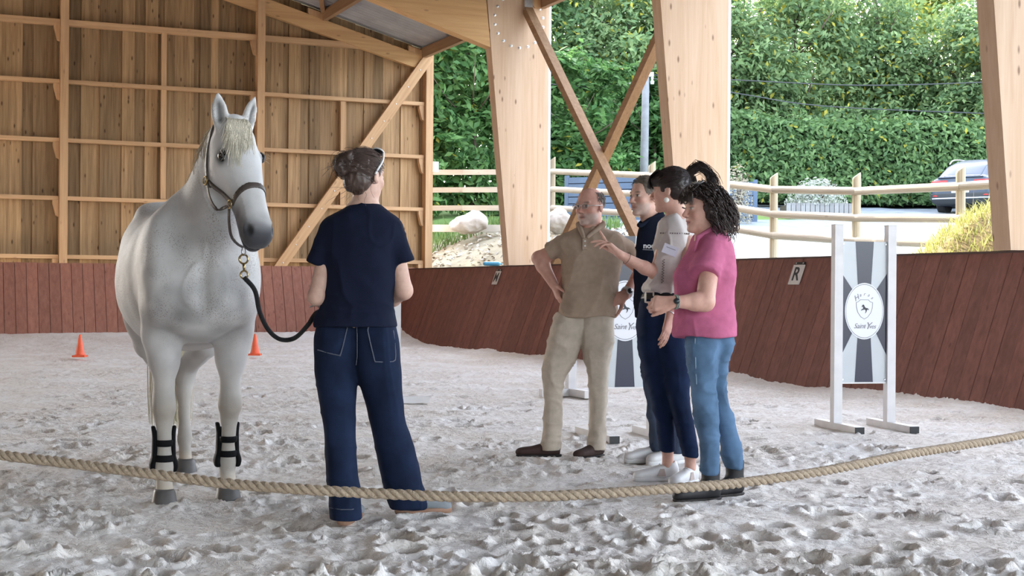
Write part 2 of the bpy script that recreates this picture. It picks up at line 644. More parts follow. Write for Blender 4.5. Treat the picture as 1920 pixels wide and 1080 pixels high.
def strands(name, paths, r0, r1, material, parent=None, n=3):
    """hair: thin tapered tubes, one mesh. paths: array (k, m, 3)"""
    paths = np.asarray(paths, float)
    k, m, _ = paths.shape
    t = np.gradient(paths, axis=1)
    t /= np.linalg.norm(t, axis=2, keepdims=True) + 1e-12
    ref = np.array([0.31, 0.52, 0.79])
    s = np.cross(t, ref); s /= np.linalg.norm(s, axis=2, keepdims=True) + 1e-9
    b = np.cross(t, s)
    rr = np.linspace(r0, r1, m)[None, :, None]
    V = np.stack([paths + rr * (math.cos(2 * math.pi * i / n) * s + math.sin(2 * math.pi * i / n) * b) for i in range(n)], 2)
    V = V.reshape(-1, 3)
    base = (np.arange(k) * m * n)[:, None, None]
    i = (np.arange(m - 1) * n)[None, :, None]
    a = np.arange(n)[None, None, :]; a2 = (a + 1) % n
    F = np.stack([base + i + a, base + i + a2, base + i + n + a2, base + i + n + a], -1).reshape(-1, 4)
    return mesh_obj(name, V, F, material, parent, True)
# ================================================================== the hall
def A3(a, b, z):
    return CORNER + VV * a + UU * b + np.array([0, 0, z])

M_BOARD = wood_mat('gable_board_wood', (0.22, 0.13, 0.062), (0.44, 0.29, 0.155), 2, 0.36, 0.8)
M_FRAME = wood_mat('framing_timber', (0.48, 0.285, 0.15), (0.63, 0.41, 0.235), 2, 0.08, 0.35)
M_FRAMEX = wood_mat('framing_timber_lengthwise', (0.48, 0.285, 0.15), (0.63, 0.41, 0.235), 0, 0.08, 0.35)
M_GLULAM = wood_mat('glued_laminated_timber', (0.50, 0.335, 0.215), (0.63, 0.46, 0.335), 2, 0.03, 0.75, stretch=9.0)
M_GLULAMX = wood_mat('glued_laminated_rafter', (0.50, 0.29, 0.13), (0.66, 0.42, 0.21), 0, 0.03, 0.45, stretch=9.0)
M_BRACE = wood_mat('brace_timber', (0.25, 0.145, 0.08), (0.38, 0.235, 0.135), 1, 0.06, 0.3)
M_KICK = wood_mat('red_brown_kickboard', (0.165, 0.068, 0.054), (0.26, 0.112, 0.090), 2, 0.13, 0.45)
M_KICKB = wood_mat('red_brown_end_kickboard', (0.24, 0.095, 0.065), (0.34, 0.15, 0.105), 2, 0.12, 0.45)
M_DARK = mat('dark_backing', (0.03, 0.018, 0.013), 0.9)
M_SHEET = mat('grey_fibre_cement', (0.34, 0.34, 0.36), 0.8, var=0.15, scale=3)
M_STEEL = mat('galvanised_steel', (0.62, 0.63, 0.65), 0.35, 0.9, var=0.1, scale=30)
M_GUTTER = mat('grey_metal_flashing', (0.35, 0.39, 0.45), 0.45, 0.5)

# ---- sand floor
def sand_h(x, y):
    p = np.stack([x, y, np.zeros_like(x)], 1)
    base = 0.018 * fbm(p * 0.9, 2)
    patch = np.clip(0.38 + 1.5 * fbm(p * 1.5 + 40, 3), 0.12, 1)
    q = p.copy(); q[:, :2] += 0.05 * np.stack([vnoise(p * 7), vnoise(p * 7 + 31)], 1)
    clod = np.clip(fbm(q * 15.0 + 5, 3, 2.2, 0.6) - 0.05, 0, 1)
    fine = fbm(p * 34.0 + 9, 2)
    ridg = 1 - np.abs(fbm(p * 4.2 + 77, 2))
    z = base + patch * (0.021 * clod + 0.006 * fine) + (1 - patch) * 0.004 * fine + 0.012 * (ridg - 0.6)
    return z

def bank(x, y):
    a = (x - CORNER[0]) * VV[0] + (y - CORNER[1]) * VV[1]
    b = (x - CORNER[0]) * UU[0] + (y - CORNER[1]) * UU[1]
    n = fbm(np.stack([x * 0.8, y * 0.8, 0 * x], 1), 2)
    rise = 0.21 * np.clip((b + 2.2) / 2.6, 0, 1) ** 2 + 0.07 * np.clip((a + 0.7) / 0.8, 0, 1) ** 2 * (1 + 0.8 * n)
    return rise, a, b

th = np.concatenate([np.radians(np.linspace(-62, -22.5, 40)), np.radians(np.linspace(-22, 22, 470)), np.radians(np.linspace(22.5, 62, 40))])
rr_ = 3.0 * (42 / 3.0) ** np.linspace(0, 1, 780)
TH, RR = np.meshgrid(th, rr_, indexing='ij')
FX = (RR * np.tan(TH) * 1.0).ravel(); FY = RR.ravel()
FZ = sand_h(FX, FY)
# hoof and foot prints: dents with a raised rim
prng = np.random.default_rng(5)
for _ in range(620):
    yy = 5.2 + 13 * prng.random() ** 1.6; xx = (prng.random() - 0.5) * 0.8 * yy
    R0 = 0.05 + 0.045 * prng.random(); dp = 0.018 + 0.022 * prng.random()
    an = prng.random() * 3.14; el = 1 + 0.9 * prng.random()
    m = (np.abs(FX - xx) < 0.3) & (np.abs(FY - yy) < 0.3)
    dx = FX[m] - xx; dy = FY[m] - yy
    u_ = dx * math.cos(an) + dy * math.sin(an); v_ = (-dx * math.sin(an) + dy * math.cos(an)) * el
    r = np.sqrt(u_ ** 2 + v_ ** 2) / R0
    FZ[m] += -dp * np.exp(-(r ** 4) * 0.8) + 0.55 * dp * np.exp(-((r - 1.35) / 0.33) ** 2)
rise, fa, fb = bank(FX, FY)
FZ = FZ + rise
FZ[(fa > 0.6) | (fb > 1.3)] -= 0.3
nr, nc = len(rr_), len(th)
ii = (np.arange(nc - 1)[:, None] * nr + np.arange(nr - 1)[None, :]).ravel()
FF = np.stack([ii, ii + nr, ii + nr + 1, ii + 1], 1)
FV = np.stack([FX, FY, FZ], 1)
# keep the sand inside the hall
keep = ((fa < 0.7) & (fb < 1.4))[FF].all(1)
FF = FF[keep]
def sand_mat():
    """pale dry sand with small darker clods"""
    m = bpy.data.materials.new('pale_riding_sand'); m.use_nodes = True
    nt = m.node_tree; N = nt.nodes; L = nt.links
    b = N['Principled BSDF']; b.inputs['Roughness'].default_value = 0.95; b.inputs['Specular IOR Level'].default_value = 0.2
    tc = N.new('ShaderNodeTexCoord')
    def noise(sc, det, rough=0.6, dist=0.0):
        n = N.new('ShaderNodeTexNoise'); n.inputs['Scale'].default_value = sc; n.inputs['Detail'].default_value = det
        n.inputs['Roughness'].default_value = rough; n.inputs['Distortion'].default_value = dist
        L.new(tc.outputs['Object'], n.inputs['Vector']); return n.outputs['Fac']
    def rng(src, a0, a1, b0=0.0, b1=1.0):
        r = N.new('ShaderNodeMapRange'); r.inputs['From Min'].default_value = a0; r.inputs['From Max'].default_value = a1
        r.inputs['To Min'].default_value = b0; r.inputs['To Max'].default_value = b1; L.new(src, r.inputs[0]); return r.outputs[0]
    def mul(x, y, op='MULTIPLY'):
        k = N.new('ShaderNodeMath'); k.operation = op; L.new(x, k.inputs[0])
        if isinstance(y, float): k.inputs[1].default_value = y
        else: L.new(y, k.inputs[1])
        return k.outputs[0]
    patch = rng(noise(1.5, 4), 0.36, 0.60)
    clod = rng(noise(26, 5, 0.72, 0.6), 0.47, 0.62)
    clod = mul(clod, rng(patch, 0.0, 1.0, 0.35, 1.0))
    fine = noise(110, 4)
    def mix(f, A, B):
        x = N.new('ShaderNodeMix'); x.data_type = 'RGBA'; L.new(f, x.inputs['Factor'])
        for nm, c in (('A', A), ('B', B)):
            if isinstance(c, tuple): x.inputs[nm].default_value = (*c, 1)
            else: L.new(c, x.inputs[nm])
        return x.outputs['Result']
    c = mix(patch, (0.85, 0.815, 0.785), (0.81, 0.75, 0.69))
    c = mix(mul(clod, 0.5), c, (0.62, 0.54, 0.47))
    L.new(c, b.inputs['Base Color'])
    h = mul(mul(clod, 1.0), mul(fine, 0.30), 'ADD')
    bp = N.new('ShaderNodeBump'); bp.inputs['Strength'].default_value = 0.6; bp.inputs['Distance'].default_value = 0.014
    L.new(h, bp.inputs['Height']); L.new(bp.outputs[0], b.inputs['Normal'])
    return m
M_SAND = sand_mat()
used = np.unique(FF); remap = np.zeros(len(FV), int); remap[used] = np.arange(len(used))
floor = mesh_obj('floor', FV[used], remap[FF], M_SAND, None, True)
tag(floor, 'trampled pale grey riding sand of the arena floor', None, None, 'structure')

# ---- end wall: upright boards behind timber framing
ROOF_SL = 0.28
def z_roof(a): return 6.15 + ROOF_SL * (1.24 - a) if a > -9 else 6.15 + ROOF_SL * (1.24 + 18 + a)
GB = 1.85
wall_back = empty('wall_back', CORNER, YAW)
tag(wall_back, 'gable end wall of upright brown wooden boards', None, None, 'structure')
a = -13.2; i = 0
brng = random.Random(3)
while a < 1.2:
    w = brng.choice([0.145, 0.19, 0.215, 0.215, 0.225])
    front = i % 2 == 0 or brng.random() < 0.35
    bb = GB + 0.16 + (0 if front else 0.028)
    ov = 0.03 if not front else 0.012
    if front: bb -= 0.004 * (i % 3)
    x0, x1 = a - ov, min(a + w - 0.006, 1.22) + ov
    zt0, zt1 = z_roof(a) - 0.01, z_roof(a + w) - 0.01
    mb = MB()
    c = (x0 + x1) / 2
    mb.add([(x0 - c, 0, 0), (x1 - c, 0, 0), (x1 - c, 0.026, 0), (x0 - c, 0.026, 0),
            (x0 - c, 0, zt0 - 1.1), (x1 - c, 0, zt1 - 1.1), (x1 - c, 0.026, zt1 - 1.1), (x0 - c, 0.026, zt0 - 1.1)],
           [(0, 3, 2, 1), (4, 5, 6, 7), (0, 1, 5, 4), (1, 2, 6, 5), (2, 3, 7, 6), (3, 0, 4, 7)])
    o = mb.build('board', M_BOARD, wall_back); o.location = (c, bb, 1.1)
    a += w; i += 1

# framing in front of the boards
frame = empty('wall_framing', CORNER, YAW)
tag(frame, 'timber posts and rails framing the gable end wall', 'framing')
POSTS = [(-9.9, 0.15), (-6.17, 0.15), (-2.37, 0.15), (1.24, 0.16)]
for pa, pw in POSTS:
    zt = z_roof(pa) - 0.12
    o = MB().box((-pw / 2, -0.10, 0), (pw / 2, 0.12, zt - 0.05)).build('post', M_FRAME, frame); o.location = (pa, GB, 0.05)
RZ = [1.63, 2.75, 3.86, 4.98, 6.11]
for j, z in enumerate(RZ):
    for (p0, p1) in ((-13.2, -9.98), (-9.82, -6.25), (-6.09, -2.45), (-2.29, 1.15)):
        if j == 4 and p0 == -2.29: p1 = -0.1
        hgt = 0.115 if j == 4 else 0.075
        o = MB().box((-(p1 - p0) / 2, -0.075, -hgt / 2), ((p1 - p0) / 2, 0.075, hgt / 2)).build('rail', M_FRAMEX, frame)
        o.location = ((p0 + p1) / 2, GB + 0.06, z)
        if p1 < 1.2 and not (j == 4 and p0 == -2.29):
            # corbel carrying the rail end, left of the post
            mb = MB().prism([(0, -0.06, -0.04), (-0.11, -0.06, -0.04), (-0.11, -0.06, -0.10), (-0.05, -0.06, -0.33), (0, -0.06, -0.36)], (0, 0.12, 0))
            c = mb.build('corbel', M_FRAME, frame); c.location = (p1 + 0.0, GB + 0.05, z)
for sa, z0, z1 in ((-4.28, 2.75, 6.11), (-0.62, 2.75, 4.98), (-8.0, 2.75, 6.11)):
    o = MB().box((-0.05, -0.05, 0), (0.05, 0.05, z1 - z0 - 0.09)).build('stud', M_FRAME, frame); o.location = (sa, GB + 0.07, z0 + 0.045)
# diagonal brace of the last bay
mb = MB(); mb.bar((0, 0, 0), (3.17, 0, 4.58), 0.10, 0.19, (0, 1, 0))
d = np.array([3.28, 0, 4.62]); Ld = np.linalg.norm(d)
mb = MB().box((-0.105, -0.05, 0), (0.105, 0.05, Ld))
o = mb.build('diagonal_brace', M_FRAME, frame)
o.location = (-2.06, GB - 0.07, 1.35); o.rotation_euler = (0, math.atan2(d[0], d[2]), 0)
for k in range(12):
    t = (k + 0.6) / 12.4
    b_ = MB().lathe([(0.014, 0), (0.014, 0.008), (0.006, 0.012)], (0, 0, 0), 8, (0, -1, 0)).build('bolt', M_STEEL, frame)
    b_.location = (-2.06 + d[0] * t, GB - 0.12, 1.35 + d[2] * t)
# gable rafter
def rafter_poly(a0, a1, zb0, zb1, zt0, zt1): return [(a0, 0, zb0), (a1, 0, zb1), (a1, 0, zt1), (a0, 0, zt0)]
zb = lambda q: 5.72 + 0.27 * (0.95 - q)
mb = MB().prism([(-9, 0, zb(-9)), (1.18, 0, zb(1.18)), (1.18, 0, zb(1.18) + 0.30), (-9, 0, zb(-9) + 0.34)], (0, 0.14, 0))
o = mb.build('gable_rafter', M_GLULAMX, frame); o.location = (0, GB - 0.06, 0)

# kick boards of the end wall
bw = 0.2
baseboard_back = empty('baseboard_back', CORNER, YAW)
tag(baseboard_back, 'red-brown leaning kickboard along the end wall', None, None, 'structure')
def lean_mesh(name, m, w, L=0.55, H=1.5, t=0.03):
    mb = MB()
    # local: x across the plank, y = outward, z up
    vs = []
    for (zz) in (0, H):
        oy = L * zz / H
        vs += [(-w / 2, oy, zz), (w / 2, oy, zz), (w / 2, oy + t, zz), (-w / 2, oy + t, zz)]
    mb.add(vs, [(0, 3, 2, 1), (4, 5, 6, 7), (0, 1, 5, 4), (1, 2, 6, 5), (2, 3, 7, 6), (3, 0, 4, 7)])
    return mb.build(name, m)
pk = None
EB0 = 0.55
x = -12.6; k = 0
while x < 0.62:
    if pk is None:
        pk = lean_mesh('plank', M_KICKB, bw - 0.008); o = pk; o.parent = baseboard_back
    else:
        o = inst('plank', pk, baseboard_back)
    o.location = (x, EB0 + 0.006 * random.random(), random.uniform(-0.006, 0.006)); x += bw
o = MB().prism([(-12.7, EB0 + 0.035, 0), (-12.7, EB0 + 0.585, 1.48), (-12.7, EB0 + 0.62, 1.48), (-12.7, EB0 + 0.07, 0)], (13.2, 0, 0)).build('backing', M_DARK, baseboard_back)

# kick boards of the long wall
wall_right = empty('wall_right', CORNER, YAW)
tag(wall_right, 'dark red-brown leaning kickboard wall along the open side', None, None, 'structure')
pk = None
y = 1.15
while y > -21.5:
    if pk is None:
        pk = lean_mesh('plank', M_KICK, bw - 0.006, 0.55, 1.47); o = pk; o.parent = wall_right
    else:
        o = inst('plank', pk, wall_right)
    o.rotation_euler = (0, 0, -math.pi / 2)
    o.location = (0.006 * random.random(), y, random.uniform(-0.004, 0.004)); y -= bw
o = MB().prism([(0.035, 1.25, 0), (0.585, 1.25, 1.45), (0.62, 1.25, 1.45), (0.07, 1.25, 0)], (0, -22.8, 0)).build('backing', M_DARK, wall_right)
o = MB().box((0.545, -21.6, 1.463), (0.66, 1.25, 1.485)).build('top_cap', mat('dark_cap', (0.07, 0.035, 0.028), 0.7), wall_right)

# ---- portal frames on the long side
def ring_bolts(parent, ca, cz, r, n, y0, m=M_STEEL):
    for q in range(n):
        an = 2 * math.pi * q / n + 0.2
        b_ = MB().lathe([(0.026, 0), (0.026, 0.006), (0.013, 0.008), (0.013, 0.022), (0.004, 0.024)], (0, 0, 0), 8, (0, -1, 0)).build('bolt', m, parent)
        b_.location = (ca + r * math.cos(an), y0, cz + r * math.sin(an))
FRAMES = [(-4.15, 'laminated timber portal column with bolt ring and pale face, left of the cross braces'),
          (-9.95, 'laminated timber portal column standing behind the dark-haired woman, right of the cross braces'),
          (-16.15, 'laminated timber portal column at the right edge beside the grassy mound')]
FT = 0.235
for fb_, lab in FRAMES:
    fr = empty('portal_column', A3(0, fb_, 0), YAW)
    tag(fr, lab, 'column', 'portal frames of the open long side')
    zt = z_roof(0.7) - 0.05
    mb = MB().prism([(0.69, 0, -0.1), (1.25, 0, -0.1), (1.25, 0, z_roof(1.25) - 0.03), (0.06, 0, z_roof(0.06) - 0.22), (0.16, 0, 5.25), (0.525, 0, 1.489), (0.69, 0, 1.489)], (0, FT, 0))
    mb.build('column', M_GLULAM, fr)
    ra0 = 0.16
    # rafter: two cheeks would hide the column, one beam butts against its inner edge
    mb = MB().prism([(ra0 - 0.005, 0, 5.20), (ra0 - 0.12, 0, z_roof(ra0) - 0.2), (-9, 0, z_roof(-9) - 0.2), (-9, 0, 7.98)], (0, FT, 0))
    mb.build('rafter', M_GLULAMX, fr)
    mb = MB().box((1.255, 0.01, -0.1), (1.30, FT - 0.01, z_roof(1.25) - 0.05)).build('edge_flashing', M_GUTTER, fr)
    ring_bolts(fr, 0.68, 5.69, 0.46, 18, -0.001)

# ---- roof: sheets on purlins
ceiling = empty('ceiling', CORNER, YAW)
tag(ceiling, 'grey corrugated roof sheets above brown purlins', None, None, 'structure')
RB0, RB1 = 2.4, -51.0  # extended past the camera, unseen and assumed, to cut light from behind it
for side in (0, 1):
    # corrugated sheets, one object each, 3 m of roof length
    b = RB0
    while b > RB1:
        L_ = 3.0; n = 60
        vs = []; fs = []
        for q in range(n + 1):
            bb = b - L_ * q / n
            zz = 0.022 * math.cos(2 * math.pi * q / n * 17)
            if side == 0:
                vs += [(1.36, bb, z_roof(1.36) + zz), (-9.0, bb, z_roof(-9) + zz)]
            else:
                vs += [(-9.0, bb, z_roof(-9) + zz), (-19.8, bb, z_roof(-19.8) + zz)]
            if q:
                e = 2 * q
                fs.append((e - 2, e - 1, e + 1, e))
        o = mesh_obj('roof_sheet', vs, fs, M_SHEET, ceiling, True)
        b -= L_
for pa in (1.12, -1.05, -3.2, -5.35, -7.5, -10.5, -12.7, -14.9, -17.1, -19.2):
    z = z_roof(pa) - 0.13
    o = MB().box((-0.05, RB1, -0.11), (0.05, RB0 - 0.5, 0.10)).build('purlin', M_BRACE, ceiling); o.location = (pa, 0, z)
    for fb_ in (GB, -4.15):
        c = MB().prism([(0, 0, 0.05), (-0.30, 0, 0.13), (-0.30, 0, 0.02), (-0.1, 0, -0.12), (0, 0, -0.12)], (0, 0.1, 0)).build('cleat', M_FRAME, ceiling)
        c.location = (pa - 0.05, fb_ - 0.05, z)
# wind brace under the sheets
o = MB().bar((-1.1, GB - 0.1, z_roof(-1.1) - 0.07), (-3.0, -3.9, z_roof(-3.0) - 0.07), 0.09, 0.09).build('wind_brace', M_BRACE, ceiling)

# ---- cross braces between two columns
def brace(lab, p0, p1, off):
    p0 = np.array(p0); p1 = np.array(p1)
    e = empty('cross_brace', A3(0.83 + off, p0[0], p0[1]), YAW)
    tag(e, lab, 'brace', 'cross braces between the columns')
    mb = MB().bar((0, 0, 0), (0, p1[0] - p0[0], p1[1] - p0[1]), 0.13, 0.15, (1, 0, 0)); mb.build('timber', M_BRACE, e)
    dd = unit([0, p1[0] - p0[0], p1[1] - p0[1]])
    mb = MB()
    mb.box((-0.075, -0.06, -0.02), (0.075, 0.0, 0.16)); mb.build('steel_shoe', M_STEEL, e)
brace('brown timber brace falling from the bolt-ring column to the right', (-4.16, 5.90), (-9.7, 0.32), 0.0)
brace('orange-brown timber brace rising to the right-hand column', (-9.72, 5.88), (-4.3, 0.85), 0.16)

# ---- letter plates on the kick wall
def text_mesh(name, s, size, m, parent, loc, R, extr=0.001, shear=0.0, weight=0.0, align='CENTER', space=1.0):
    cu = bpy.data.curves.new(name, 'FONT')
    cu.body = s; cu.size = size; cu.align_x = align; cu.align_y = 'CENTER'; cu.extrude = extr; cu.shear = shear; cu.offset = weight
    cu.space_character = space
    cu.resolution_u = 3
    t = bpy.data.objects.new(name, cu); COL.objects.link(t)
    dg = bpy.context.evaluated_depsgraph_get()
    me = bpy.data.meshes.new_from_object(t.evaluated_get(dg))
    bpy.data.objects.remove(t, do_unlink=True)
    me.materials.clear(); me.materials.append(m)
    o = bpy.data.objects.new(name, me); COL.objects.link(o)
    o.parent = parent
    M = Matrix.Identity(4)
    for i in range(3):
        for j in range(3): M[i][j] = R[i][j]
        M[i][3] = loc[i]
    o.matrix_local = M
    return o
M_PLATE = mat('grey_white_plate', (0.60, 0.57, 0.55), 0.5, var=0.05, scale=12)
M_BLACK = mat('black_print', (0.012, 0.012, 0.014), 0.5)
def letter(ch, b, w, lab, upto=1.40):
    tt = unit(np.array([0.55, 0, 1.47])); n = unit(np.array([-1.47, 0, 0.55])); r = np.array([0, -1.0, 0])
    hgt = 0.245
    c = np.array([0.55 * (upto - 0.13) / 1.47, b, upto - 0.13]) + n * 0.012
    e = empty('letter_plate', A3(*c), YAW); tag(e, lab, 'sign')
    R = np.stack([r, tt, n], 1)
    MB().box((-w / 2, -hgt / 2, -0.008), (w / 2, hgt / 2, 0.006), R).build('plate', M_PLATE, e)
    text_mesh('letter', ch, 0.235, M_BLACK, e, R @ np.array([0, 0.0, 0.0065]), R, 0.001, weight=0.004)
    MB().box((-w / 2 + 0.01, hgt / 2 + 0.004, -0.008), (w / 2 - 0.01, hgt / 2 + 0.035, 0.004), R).build('holder', M_BLACK, e)
    for sx in (-1, 1):
        MB().box((sx * 0.07 - 0.008, hgt / 2 + 0.012, 0.004), (sx * 0.07 + 0.008, hgt / 2 + 0.028, 0.007), R).build('screw', M_STEEL, e)
letter('R', -12.73, 0.215, 'grey plate with black letter R on the kickboard wall')
letter('M', -3.75, 0.215, 'grey plate with black letter M below the bolt-ring column')

# ---- unseen long side, assumed: boarded wall added to keep out light from the left
wall_left_added = empty('wall_left_added', CORNER, YAW)
tag(wall_left_added, 'unseen boarded wall added opposite the open side to block light', None, None, 'structure')
for q in range(18):
    o = MB().box((-0.03, -1.49, 0), (0.03, 1.49, 5.9)).build('board_panel', M_BOARD, wall_left_added); o.location = (-19.6, 1.2 - 3.0 * q, 0)
# ================================================================== outside
M_LEAF_A = mat('broad_leaf_green', attr=True, rough=0.55, transl=0.42, spec=0.3)
M_BARK = mat('tree_bark', (0.10, 0.075, 0.055), 0.9, var=0.3, scale=8)

def ground_z(x, y):
    a = (x - CORNER[0]) * VV[0] + (y - CORNER[1]) * VV[1]
    z = 1.5 + 0.10 * (np.minimum(y, 60) - 23) + 0.02 * np.maximum(y - 60, 0)
    z = z - 0.45 * np.clip(3.2 - a, 0, 3)
    z = np.where(y < 23, 1.5 + 0.03 * (y - 23) - 0.45 * np.clip(3.2 - a, 0, 3), z)
    return z

gx, gy = np.meshgrid(np.linspace(-30, 60, 151), np.linspace(0, 95, 160), indexing='ij')
X_, Y_ = gx.ravel(), gy.ravel()
Z_ = ground_z(X_, Y_) + 0.03 * fbm(np.stack([X_, Y_, 0 * X_], 1) * 0.9, 2)
a_ = (X_ - CORNER[0]) * VV[0] + (Y_ - CORNER[1]) * VV[1]
b_ = (X_ - CORNER[0]) * UU[0] + (Y_ - CORNER[1]) * UU[1]
nr, nc = gx.shape[1], gx.shape[0]
ii = (np.arange(nc - 1)[:, None] * nr + np.arange(nr - 1)[None, :]).ravel()
F_ = np.stack([ii, ii + nr, ii + nr + 1, ii + 1], 1)
ok = (((a_ > 0.9) & (b_ < 3)) | (b_ > 2.3))[F_].all(1)
F_ = F_[ok]
C_ = np.tile(np.array([0.30, 0.27, 0.20]), (len(X_), 1))         # stony bank
road = ((a_ > 3.6) & (Y_ < 37.5) & (X_ > 1.5))
C_[road] = (0.20, 0.235, 0.26)
C_[(Y_ >= 37.5) & (Y_ < 39.5)] = (0.12, 0.20, 0.05)
C_[(Y_ >= 39.5) & (X_ > 5)] = (0.20, 0.23, 0.26)
C_[(Y_ >= 39.5) & (X_ <= 5)] = (0.10, 0.17, 0.05)
C_[(Y_ >= 33.2) & (X_ <= 1.5)] = (0.09, 0.16, 0.045)
Z_ = np.where(b_ > 2.3, np.where(a_ < 0.9, np.minimum(Z_, 1.2), Z_), Z_)
g = mesh_obj('ground_outside', np.stack([X_, Y_, Z_], 1), F_, mat('outside_ground', attr=True, rough=0.95, var=0.25, scale=2.5, bump=0.5, bscale=12, spec=0.2), None, True, C_)
tag(g, 'stony bank, pale yard and grass outside the hall', None, None, 'structure')

def leaf_mesh(name, pos, nrm, size, cols, material, parent, seed=0):
    """leaves: folded diamonds, pos (n,3), nrm (n,3) facing, size (n,)"""
    r = np.random.default_rng(seed)
    n = len(pos)
    t = np.cross(nrm, r.normal(size=(n, 3))); t /= np.linalg.norm(t, axis=1, keepdims=True) + 1e-9
    b = np.cross(nrm, t)
    s = size[:, None]
    tip = pos + t * s - nrm * s * 0.15; tail = pos - t * s
    l = pos + b * s * 0.45 + nrm * s * 0.14; q = pos - b * s * 0.45 + nrm * s * 0.14
    V = np.stack([tail, q, tip, l], 1).reshape(-1, 3)
    k = np.arange(n)[:, None] * 4
    F = np.concatenate([np.concatenate([k, k + 1, k + 2], 1), np.concatenate([k, k + 2, k + 3], 1)])
    return mesh_obj(name, V, F, material, parent, False, np.repeat(cols, 4, 0))

def leaf_cols(n, c1, c2, r, yellow=0.0):
    f = r.random((n, 1)); c = np.array(c1) * (1 - f) + np.array(c2) * f
    if yellow > 0:
        m = r.random(n) < yellow
        c[m] = np.array([0.42, 0.40, 0.06]) * (0.7 + 0.5 * r.random((m.sum(), 1)))
    return c

FOL = {}
def crown(key, blobs, n, lsize, c1, c2, seed, yellow, trunk_r):
    """foliage and trunk meshes of one kind of tree, shared by all trees of that kind"""
    r = np.random.default_rng(seed)
    vol = np.array([b[3] * b[4] * b[5] for b in blobs]) ** 0.7
    cnt = (n * vol / vol.sum()).astype(int)
    ps = []; ns = []
    for (bx, by, bz, rx, ry, rz), c in zip(blobs, cnt):
        nc = max(8, c // 24)
        u = r.normal(size=(nc, 3)); u /= np.linalg.norm(u, axis=1, keepdims=True)
        cc = u * (0.45 + 0.55 * r.random((nc, 1)) ** 0.5)
        k = r.integers(0, nc, c)
        p = cc[k] + r.normal(size=(c, 3)) * np.array([0.15, 0.15, 0.10])
        ps.append(p * np.array([rx, ry, rz]) + np.array([bx, by, bz])); ns.append(u[k] * 0.6 + r.normal(size=(c, 3)) * 0.55 + np.array([0, 0, 0.45]))
    p = np.concatenate(ps); nn = np.concatenate(ns); nn /= np.linalg.norm(nn, axis=1, keepdims=True)
    m = p[:, 2] > 0.05; p = p[m]; nn = nn[m]
    cl = leaf_cols(len(p), c1, c2, r, yellow)
    cl = cl * (0.75 + 0.5 * (0.5 + 0.5 * vnoise(p * 0.9)))[:, None]         # whole branches paler or deeper green
    fo = leaf_mesh('foliage', p, nn, lsize * (0.7 + 0.6 * r.random(len(p))), cl, M_LEAF_A, None, seed)
    top = max(b[2] for b in blobs)
    mb = MB(); mb.tube(smooth_path([(0, 0, -0.1), (0.1, 0, top * 0.4), (-0.08, 0.05, top * 0.8), (0.05, 0, top + 0.6)], 8), np.linspace(trunk_r, trunk_r * 0.25, 8), 8)
    for q in range(6):
        an = r.random() * 6.28; h0 = top * (0.35 + 0.5 * r.random()); L = 1.2 + 1.4 * r.random()
        mb.tube([(0, 0, h0), (math.cos(an) * L * 0.5, math.sin(an) * L * 0.5, h0 + 0.5), (math.cos(an) * L, math.sin(an) * L, h0 + 1.3)], [trunk_r * 0.4, trunk_r * 0.25, trunk_r * 0.08], 6)
    tk = mb.build('trunk', M_BARK, None, True)
    FOL[key] = [fo, tk, False]
def tree(name, label, x, y, key, sc, rz, group):
    z0 = float(ground_z(np.array([x]), np.array([y]))[0])
    e = empty(name, (x, y, z0), rz); tag(e, label, 'tree' if 'shrub' not in name else 'shrub', group)
    e.scale = sc
    fo, tk, used_ = FOL[key]
    if not used_:
        fo.parent = e; tk.parent = e; FOL[key][2] = True
    else:
        inst('foliage', fo, e); inst('trunk', tk, e)
    return e
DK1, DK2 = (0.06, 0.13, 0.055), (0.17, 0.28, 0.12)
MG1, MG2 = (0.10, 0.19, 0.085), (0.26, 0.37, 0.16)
tr = np.random.default_rng(21)
def big_blobs(h):
    bl = [(0, 0, h * 0.30, 2.5, 2.0, h * 0.30), (0, 0, h * 0.62, 2.4, 2.1, h * 0.26), (0.4, 0, h * 0.88, 1.6, 1.6, h * 0.18)]
    for q in range(6):
        an = tr.random() * 6.28
        bl.append((2.1 * math.cos(an), 1.4 * math.sin(an), h * (0.25 + 0.75 * tr.random()), 1.2, 1.1, 1.1))
    return bl
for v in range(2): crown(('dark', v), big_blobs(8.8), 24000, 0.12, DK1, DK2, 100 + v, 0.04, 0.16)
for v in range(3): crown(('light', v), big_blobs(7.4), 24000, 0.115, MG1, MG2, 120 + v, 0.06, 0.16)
for v in range(2):
    h = 15.0
    crown(('far', v), [(0, 0, h * 0.45, 3.4, 2.5, h * 0.3), (0, 0, h * 0.75, 3.2, 2.5, h * 0.25)] + [(3 * (tr.random() - .5) * 2, 0, h * (0.5 + 0.5 * tr.random()), 1.6, 1.5, 1.5) for _ in range(6)], 9000, 0.18, (0.14, 0.24, 0.08), (0.36, 0.44, 0.16), 300 + v, 0.14, 0.2)
for v in range(2):
    h = 6.0
    crown(('shrub', v), [(0, 0, h * 0.28, 1.35, 1.0, h * 0.3), (0, 0, h * 0.65, 1.3, 1.0, h * 0.3)] + [(2.4 * (tr.random() - .5), -0.5, h * tr.random() * 0.95, 0.7, 0.6, 0.6) for _ in range(5)], 8500, 0.135, (0.05, 0.14, 0.045), (0.16, 0.31, 0.10), 400 + v, 0.015, 0.07)
TREES = [(-8.5, 47, 'at the far left behind the gable'), (-3.6, 46.5, 'between the gable corner and the bolt-ring column'), (0.4, 48, 'right behind the bolt-ring column'),
         (3.8, 47.5, 'behind the cross braces'), (6.9, 49.5, 'behind the utility pole'), (10.0, 51, 'just right of the middle column'), (13.2, 52.5, 'above the middle of the clipped hedge'),
         (16.6, 51.5, 'above the parked car'), (20.2, 52.5, 'at the far right behind the car'), (24.5, 53, 'beyond the right-hand column')]
